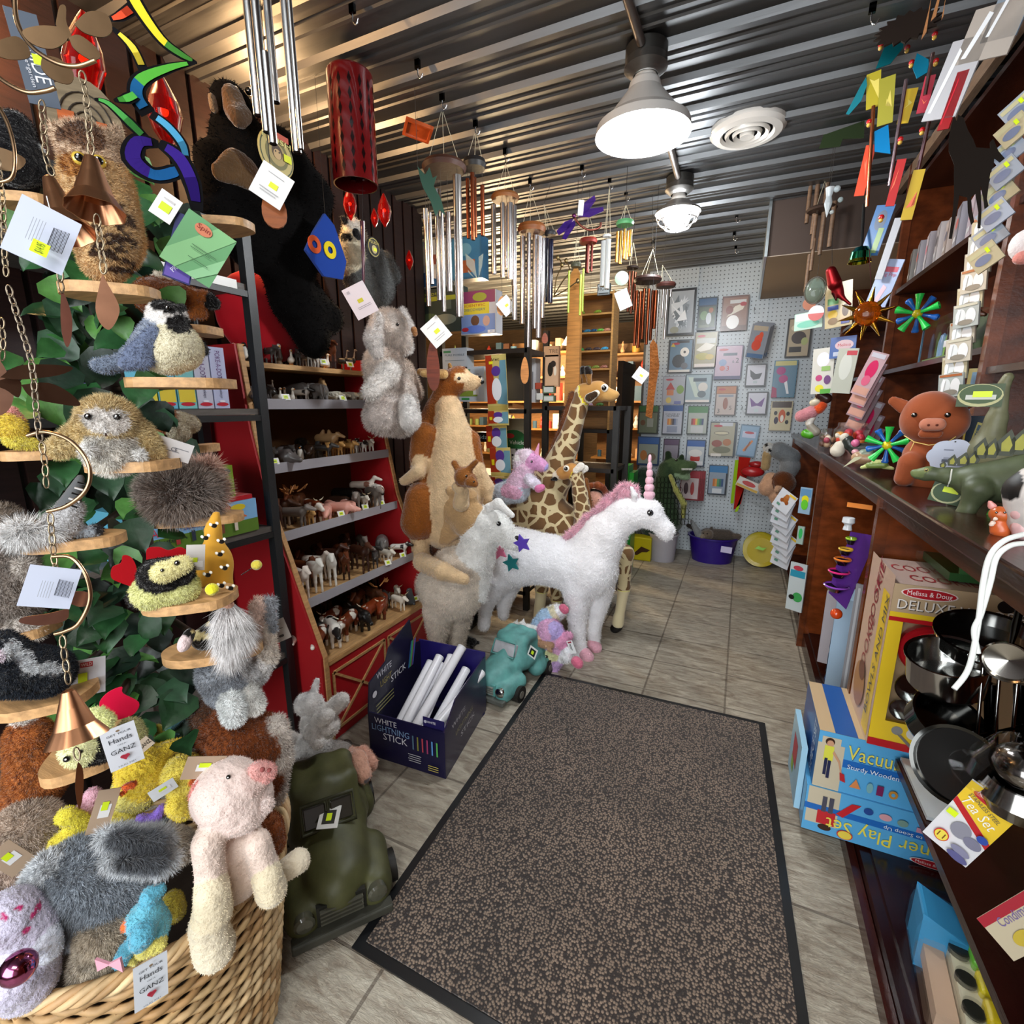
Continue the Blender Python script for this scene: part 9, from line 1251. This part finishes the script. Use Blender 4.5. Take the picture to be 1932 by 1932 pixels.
# wicker basket
BC = np.array([-1.09, .47]); BZ = .55; bk = empty('wicker_basket', (BC[0], BC[1], 0), 'round woven wicker basket overflowing with plush toys at the bottom left', 'basket')
def br_(z): return .20+.07*(z/BZ)
m = M(); NS = 44
for r in range(30):
    z = .02+r*(BZ-.05)/29; m.tube([(BC[0]+(br_(z)+.006*math.sin(NS*a/2+math.pi*(r % 2)))*math.cos(a), BC[1]+(br_(z)+.006*math.sin(NS*a/2+math.pi*(r % 2)))*math.sin(a), z+.006*math.sin(a*3)) for a in np.linspace(0, 2*math.pi, NS*4+1)], .0072, random.choice(['c8a878', 'b8966a', 'd4b88c', 'a88458', 'bfa074']), 6, cap=False)
m.obj('weave', 'wicker', bk); m = M()
for k in range(NS): a = 2*math.pi*k/NS; m.tube([(BC[0]+br_(z)*math.cos(a), BC[1]+br_(z)*math.sin(a), z) for z in (0, BZ)], .0045, '9a7850', 6)
m.obj('stakes', 'wicker', bk); m = M()
for j in range(5): m.tube([(BC[0]+(br_(BZ)+.009*math.cos(a*14+j*1.26))*math.cos(a), BC[1]+(br_(BZ)+.009*math.cos(a*14+j*1.26))*math.sin(a), BZ-.008+.011*math.sin(a*14+j*1.26)) for a in np.linspace(0, 2*math.pi, 221)], .0068, ['cfb084', 'b8946a', 'd8bc90', 'a8865c', 'c4a478'][j], 6, cap=False)
m.obj('rim', 'wicker', bk); M().lathe([(.001, .01), (.19, .01), (.20, .02)], (BC[0], BC[1], 0), '7a5c3c', 30).obj('bottom', 'wicker', bk); M().lathe([(.001, .36), (.24, .36)], (BC[0], BC[1], 0), '241c16', 30).obj('liner', 'wicker', bk)
# plush in the basket
q = PQ(430, 1600, .93); pgp = P_('plush_pig', 'soft pale pink pig plush climbing over the right rim of the wicker basket', 'stuffed pig', q, [(430, 1495, 62, 450, 1510, 60, d_(col='dcc8c0')), (470, 1475, 32, 492, 1462, 22, d_(col='d8c0b8', o=.02)), (430, 1580, 56, 440, 1640, 58, d_(col='d9c6ba', o=-.03)), (392, 1590, 28, 398, 1650, 26, d_(o=.04)), (400, 1680, 30, 402, 1720, 34, d_(col='d8ccb0', o=.06)), (392, 1745, 32, 405, 1790, 36, d_(col='dcd2ba', o=.06)), (485, 1590, 24, 500, 1640, 24, d_(col='d9c6ba', o=.03)), (505, 1655, 26, 512, 1680, 28, d_(col='d8ccb0', o=.05)), (540, 1640, 20, 562, 1625, 22, d_(col='dcd2bc', o=0))], h=.005, furn=7000, furl=.005, k=.012, mat_='plushsoft', eyes=((431, 1466, .060, .004), (490, 1447, .03, .002)))
s = Sk(q); s.c(488, 1455, 19, 500, 1458, 20, col='d49c96', o=.03, f=.8); sn = s.make('snout', h=.004, parent=pgp, furn=2000, furl=.004); m = M(); m.ell(q.pt(495, 1452, .062), .0045, '8a4a48').ell(q.pt(508, 1453, .058), .004, '8a4a48'); m.obj('nostril', 'matte', pgp)
s = Sk(q); s.c(478, 1545, 12, 500, 1520, 16, col='dacac4', o=.045, f=.45); s.c(372, 1480, 8, 368, 1500, 12, col='d88c84', o=.0, f=.5); s.make('ear', h=.005, parent=pgp, furn=2000, furl=.005)
q = PQ(220, 1640, .90); gr = P_('plush_rabbit', 'big fluffy blue grey rabbit plush lying in the middle of the basket', 'stuffed rabbit', q, [(150, 1650, 62, 200, 1660, 74, d_(col='8f98a2')), (230, 1610, 46, 285, 1600, 42, d_(col='8a929a')), (300, 1592, 34, 340, 1600, 26, d_(col='cfc6b8')), (110, 1700, 46, 140, 1730, 46, d_(col='9aa2aa')), (90, 1640, 28, 70, 1660, 22, d_(col='c8ccd0'))], h=.007, furn=34000, furl=.017, k=.014, mat_='fur')
for a in ((205, 1580, 20, 300, 1588, 24, 'b4b8bc', .11), (215, 1622, 18, 310, 1628, 22, 'c0c4c8', .12), (220, 1583, 11, 290, 1590, 12, '5a5e64', .135), (235, 1625, 10, 300, 1628, 11, '5a5e64', .145)): s = Sk(q); s.c(*a[:6], col=a[6], o=a[7], f=.5); s.make('ear', h=.005, parent=gr, furn=5000, furl=.014, mat_='fur')
q = PQ(60, 1760, .80); vp = P_('plush_poodle', 'white heart print dog plush with shiny pink ball at the bottom left of the basket', 'stuffed dog', q, [(20, 1730, 50, 55, 1740, 44, d_(col='c4c0d4')), (50, 1780, 44, 75, 1800, 34, d_(col='c8c6d8')), (30, 1840, 56, 50, 1850, 50, d_(col='c6c2d6')), (90, 1770, 22, 95, 1790, 20, d_(col='ccd0dc', o=.03))]+[(x, y, r, d_(col='b8306c', paint=True, o=.09)) for x, y, r in ((28, 1738, 9), (68, 1708, 7), (80, 1732, 8), (12, 1690, 8), (88, 1762, 6), (74, 1772, 6), (50, 1762, 5), (60, 1798, 7), (20, 1780, 6), (8, 1760, 5))], h=.004, furn=3000, furl=.004)
M().ell(q.pt(35, 1826, .075), .023, 'b0608c').obj('shiny_ball', 'chrome', vp)
q = PQ(270, 1750, .83); bb = P_('plush_bird', 'pale blue bird plush with orange beak on the basket rim', 'stuffed bird', q, [(275, 1730, 30, 285, 1750, 32, d_(col='68b0c4')), (285, 1690, 18, 300, 1680, 12, d_(col='5ca4bc')), (268, 1765, 22, 262, 1775, 18, d_(o=.03)), (240, 1790, 14, 225, 1815, 12), (242, 1745, 8, 236, 1748, 7, d_(col='d87038')), (270, 1795, 13, 300, 1783, 13, d_(col='d8d070', o=.03)), (250, 1812, 7, 255, 1818, 6)], h=.005, furn=3000, furl=.004)
q = PQ(265, 1860, .74); hangtag(bb, q, 285, 1852, 52, 96, 0, -6, 'c6ccd4', GZ, name='swing_tag')
for nm, lab, cat, P, x, y, D, hh, fn_, fl, mt in (
 ('plush_sheep', 'curly beige sheep plush at the left side of the basket', 'stuffed sheep', [(50, 1570, 54, 70, 1590, 50, d_(col='bcaa9a')), (20, 1640, 40, 30, 1660, 36, d_(col='b8a496'))], 60, 1590, .95, .007, 16000, .016, 'fur'),
 ('plush_lamb', 'shaggy cream lamb plush with pink bow at the front of the basket', 'stuffed lamb', [(195, 1750, 40, 205, 1780, 38, d_(col='b0a492')), (170, 1810, 28, 160, 1835, 22, d_(col='bcb2a2'))], 190, 1780, .86, .006, 14000, .016, 'fur'),
 ('plush_duck', 'yellow duckling plush nearest the pig in the basket', 'stuffed duck', [(345, 1460, 36, 350, 1470, 34, d_(col='e2cf5a')), (335, 1520, 20, 345, 1530, 18, d_(col='e0cc50', o=.03)), (365, 1470, 10, 376, 1478, 7, d_(col='d86c38', o=.03))], 345, 1470, .98, .006, 4000, .006, 'plush'),
 ('plush_duck', 'yellow duckling plush showing orange feet left of the other duckling', 'stuffed duck', [(270, 1450, 44, 265, 1475, 38, d_(col='e0c440')), (250, 1495, 34, 262, 1500, 30, d_(col='dbd074')), (318, 1412, 15, 345, 1404, 12, d_(col='d8bc3c')), (238, 1484, 8, 250, 1480, 8, d_(col='d05a28', o=.07)), (228, 1498, 6, 232, 1496, 6, d_(o=.06))], 265, 1460, .97, .006, 4000, .006, 'plush'),
 ('plush_duck', 'lemon yellow duckling plush lying above the blue grey rabbit', 'stuffed duck', [(230, 1550, 34, 200, 1560, 32, d_(col='e2d25c')), (125, 1540, 17, 150, 1550, 15, d_(col='e4d84c')), (110, 1590, 17, 130, 1575, 16, d_(col='e2d44c'))], 190, 1560, .98, .006, 4000, .006, 'plush'),
 ('plush_rabbit', 'small pink rabbit plush between the perch and the yellow ducklings', 'stuffed rabbit', [(165, 1520, 16, 175, 1500, 14, d_(col='d8a8b8')), (160, 1545, 14, 162, 1560, 14)], 165, 1525, .98, .005, 1500, .005, 'plush'),
 ('plush_ring_toy', 'small purple plush loop below the yellow ducklings', 'toy', [(265, 1545, 9, 290, 1550, 10, d_(col='8468c4')), (290, 1550, 9, 305, 1525, 8)], 285, 1540, .94, .005, 800, .004, 'plush'),
 ('plush_parrot', 'teal and olive plush bird behind the yellow ducklings', 'stuffed bird', [(320, 1370, 10, 345, 1352, 8, d_(col='5a8a94')), (300, 1400, 10, 330, 1390, 10), (295, 1385, 20, 300, 1400, 20, d_(col='9a8a30', o=-.03))], 315, 1380, 1.05, .006, 1500, .005, 'plush'),
 ('plush_chick', 'olive yellow plush half hidden behind the blue bird plush', 'stuffed bird', [(325, 1700, 18, 330, 1720, 18, d_(col='b0a03c'))], 325, 1710, .93, .006, 1500, .005, 'plush'),
 ('plush_cat', 'orange plush patch between the pig and the right rim of the basket', 'stuffed cat', [(505, 1560, 26, 512, 1590, 24, d_(col='8a4a20'))], 508, 1575, 1.05, .007, 2500, .008, 'fur')): P_(nm, lab, cat, PQ(x, y, D), P, h=hh, furn=fn_, furl=fl, mat_=mt)
for x, y, w_, h_, rl, D, own in ((385, 1448, 66, 44, -24, .90, 'plush_duck.001'), (195, 1530, 34, 84, -22, .88, 'plush_duck.003'), (20, 1620, 40, 70, 24, .84, 'plush_sheep'), (308, 1490, 42, 24, 16, .92, 'plush_duck.002')):
    o = bpy.data.objects.get(own) or bpy.data.objects['plush_duck']; hangtag(o, PQ(x, y, D), x, y, w_, h_, 0, rl, 'a8927c' if w_ > 22 and h_ > 30 else 'd0d4d8', (('r', .55, .5, .5, .3, 'd8d8d8'), ('r', .5, .62, .3, .2, 'c8e020')))
M().prism([(-.02, -.012), (0, 0), (.02, -.014), (.02, .014), (0, .002), (-.02, .012)], PQ(210, 1825, .78).pt(205, 1822), RT, Z3, .004, 'd898a8').obj('bow', 'cloth', bpy.data.objects['plush_lamb.001'] if bpy.data.objects.get('plush_lamb.001') else bb)
# boxes on the black shelf unit
def sbox(y0, y1, z0, h_, col, it, lab, name='toy_box', X=-1.70, d=.22): m = M().bb((X-d, y0, z0), (X, y1, z0+h_), col); art(m, (X, y0, z0), (0, 1, 0), Z3, y1-y0, h_, it); return tag(m.obj(name, 'print'), lab, 'box')
for i, (y0, w_, c, l) in enumerate(((.88, .05, '6a5aa0', 'purple'), (.935, .05, 'd8c848', 'yellow'), (.99, .055, '6ab0c8', 'light blue'), (1.05, .06, '78b8b8', 'teal'), (1.115, .055, 'b8b8c8', 'lilac'), (1.175, .055, 'b0b4d0', 'lilac'))):
    hh = .21 if i > 1 else .08; it = ((('t', 'POKE-A-DOT', .5, .72, .13, '5a2a68', 1.7, -90), ('t', '10 Little Monkeys', .5, .36, .075, '505068', 1.4, -90)) if i > 3 else ())+(('e', .5, .07, .4, .03, 'b82838'), ('r', .5, .2, .9, .2, 'd8c040') if 1 < i < 4 else ('e', .5, .12, .2, .02, 'd8d8e0'))
    sbox(y0, y0+w_, 1.487, hh, c, it, '%s board book box on the black shelf%s' % (l, '' if i < 4 else ', the one nearer the post' if i == 5 else ', second from the post'), 'board_book')
sbox(1.02, 1.21, 1.022, .26, '7a9a2c', (('r', .45, .55, .66, .8, 'b01c24'), ('t', 'Aa', .42, .78, .26, 'e0e4e4', .5), ('e', .4, .35, .2, .17, 'c8141c'), ('r', .5, .08, .9, .08, 'a8b050'), ('e', .8, .92, .14, .05, '686860')), 'green and red alphabet box showing Aa on the black shelf')
sbox(.80, 1.00, 1.022, .16, '5aa0b8', (('e', .5, .5, .3, .3, 'c8d8d8'),), 'pale blue box mostly hidden behind the hedgehog on the black shelf')
o = sbox(.84, 1.28, 1.0225, .125, '7fb0d8', (('r', .5, .2, 1, .4, '5a7a2c'), ('p', [(.3, .6), (.5, .95), (.75, .9), (.9, .5), (.6, .45)], 'd86838'), ('p', [(.35, .5), (.5, .92), (.58, .5)], '3058a8'), ('e', .82, .82, .07, .1, 'd8c030'), ('t', 'SOAR', .12, .55, .32, 'c03040', .18), ('t', 'Parachute', .15, .3, .22, '202830', .26))+tuple(('r', .3+.12*i, .3, .03, .3, c) for i, c in enumerate(('a83838', '303848', 'd8d8d8', '7a4a38', 'd8c8b8'))), 'flat parachute game box with red lid on the lower black shelf', 'parachute_box', X=-1.685)
M().bb((-1.90, .85, 1.148), (-1.69, 1.27, 1.165), 'a81c24').obj('lid', 'cloth', o)
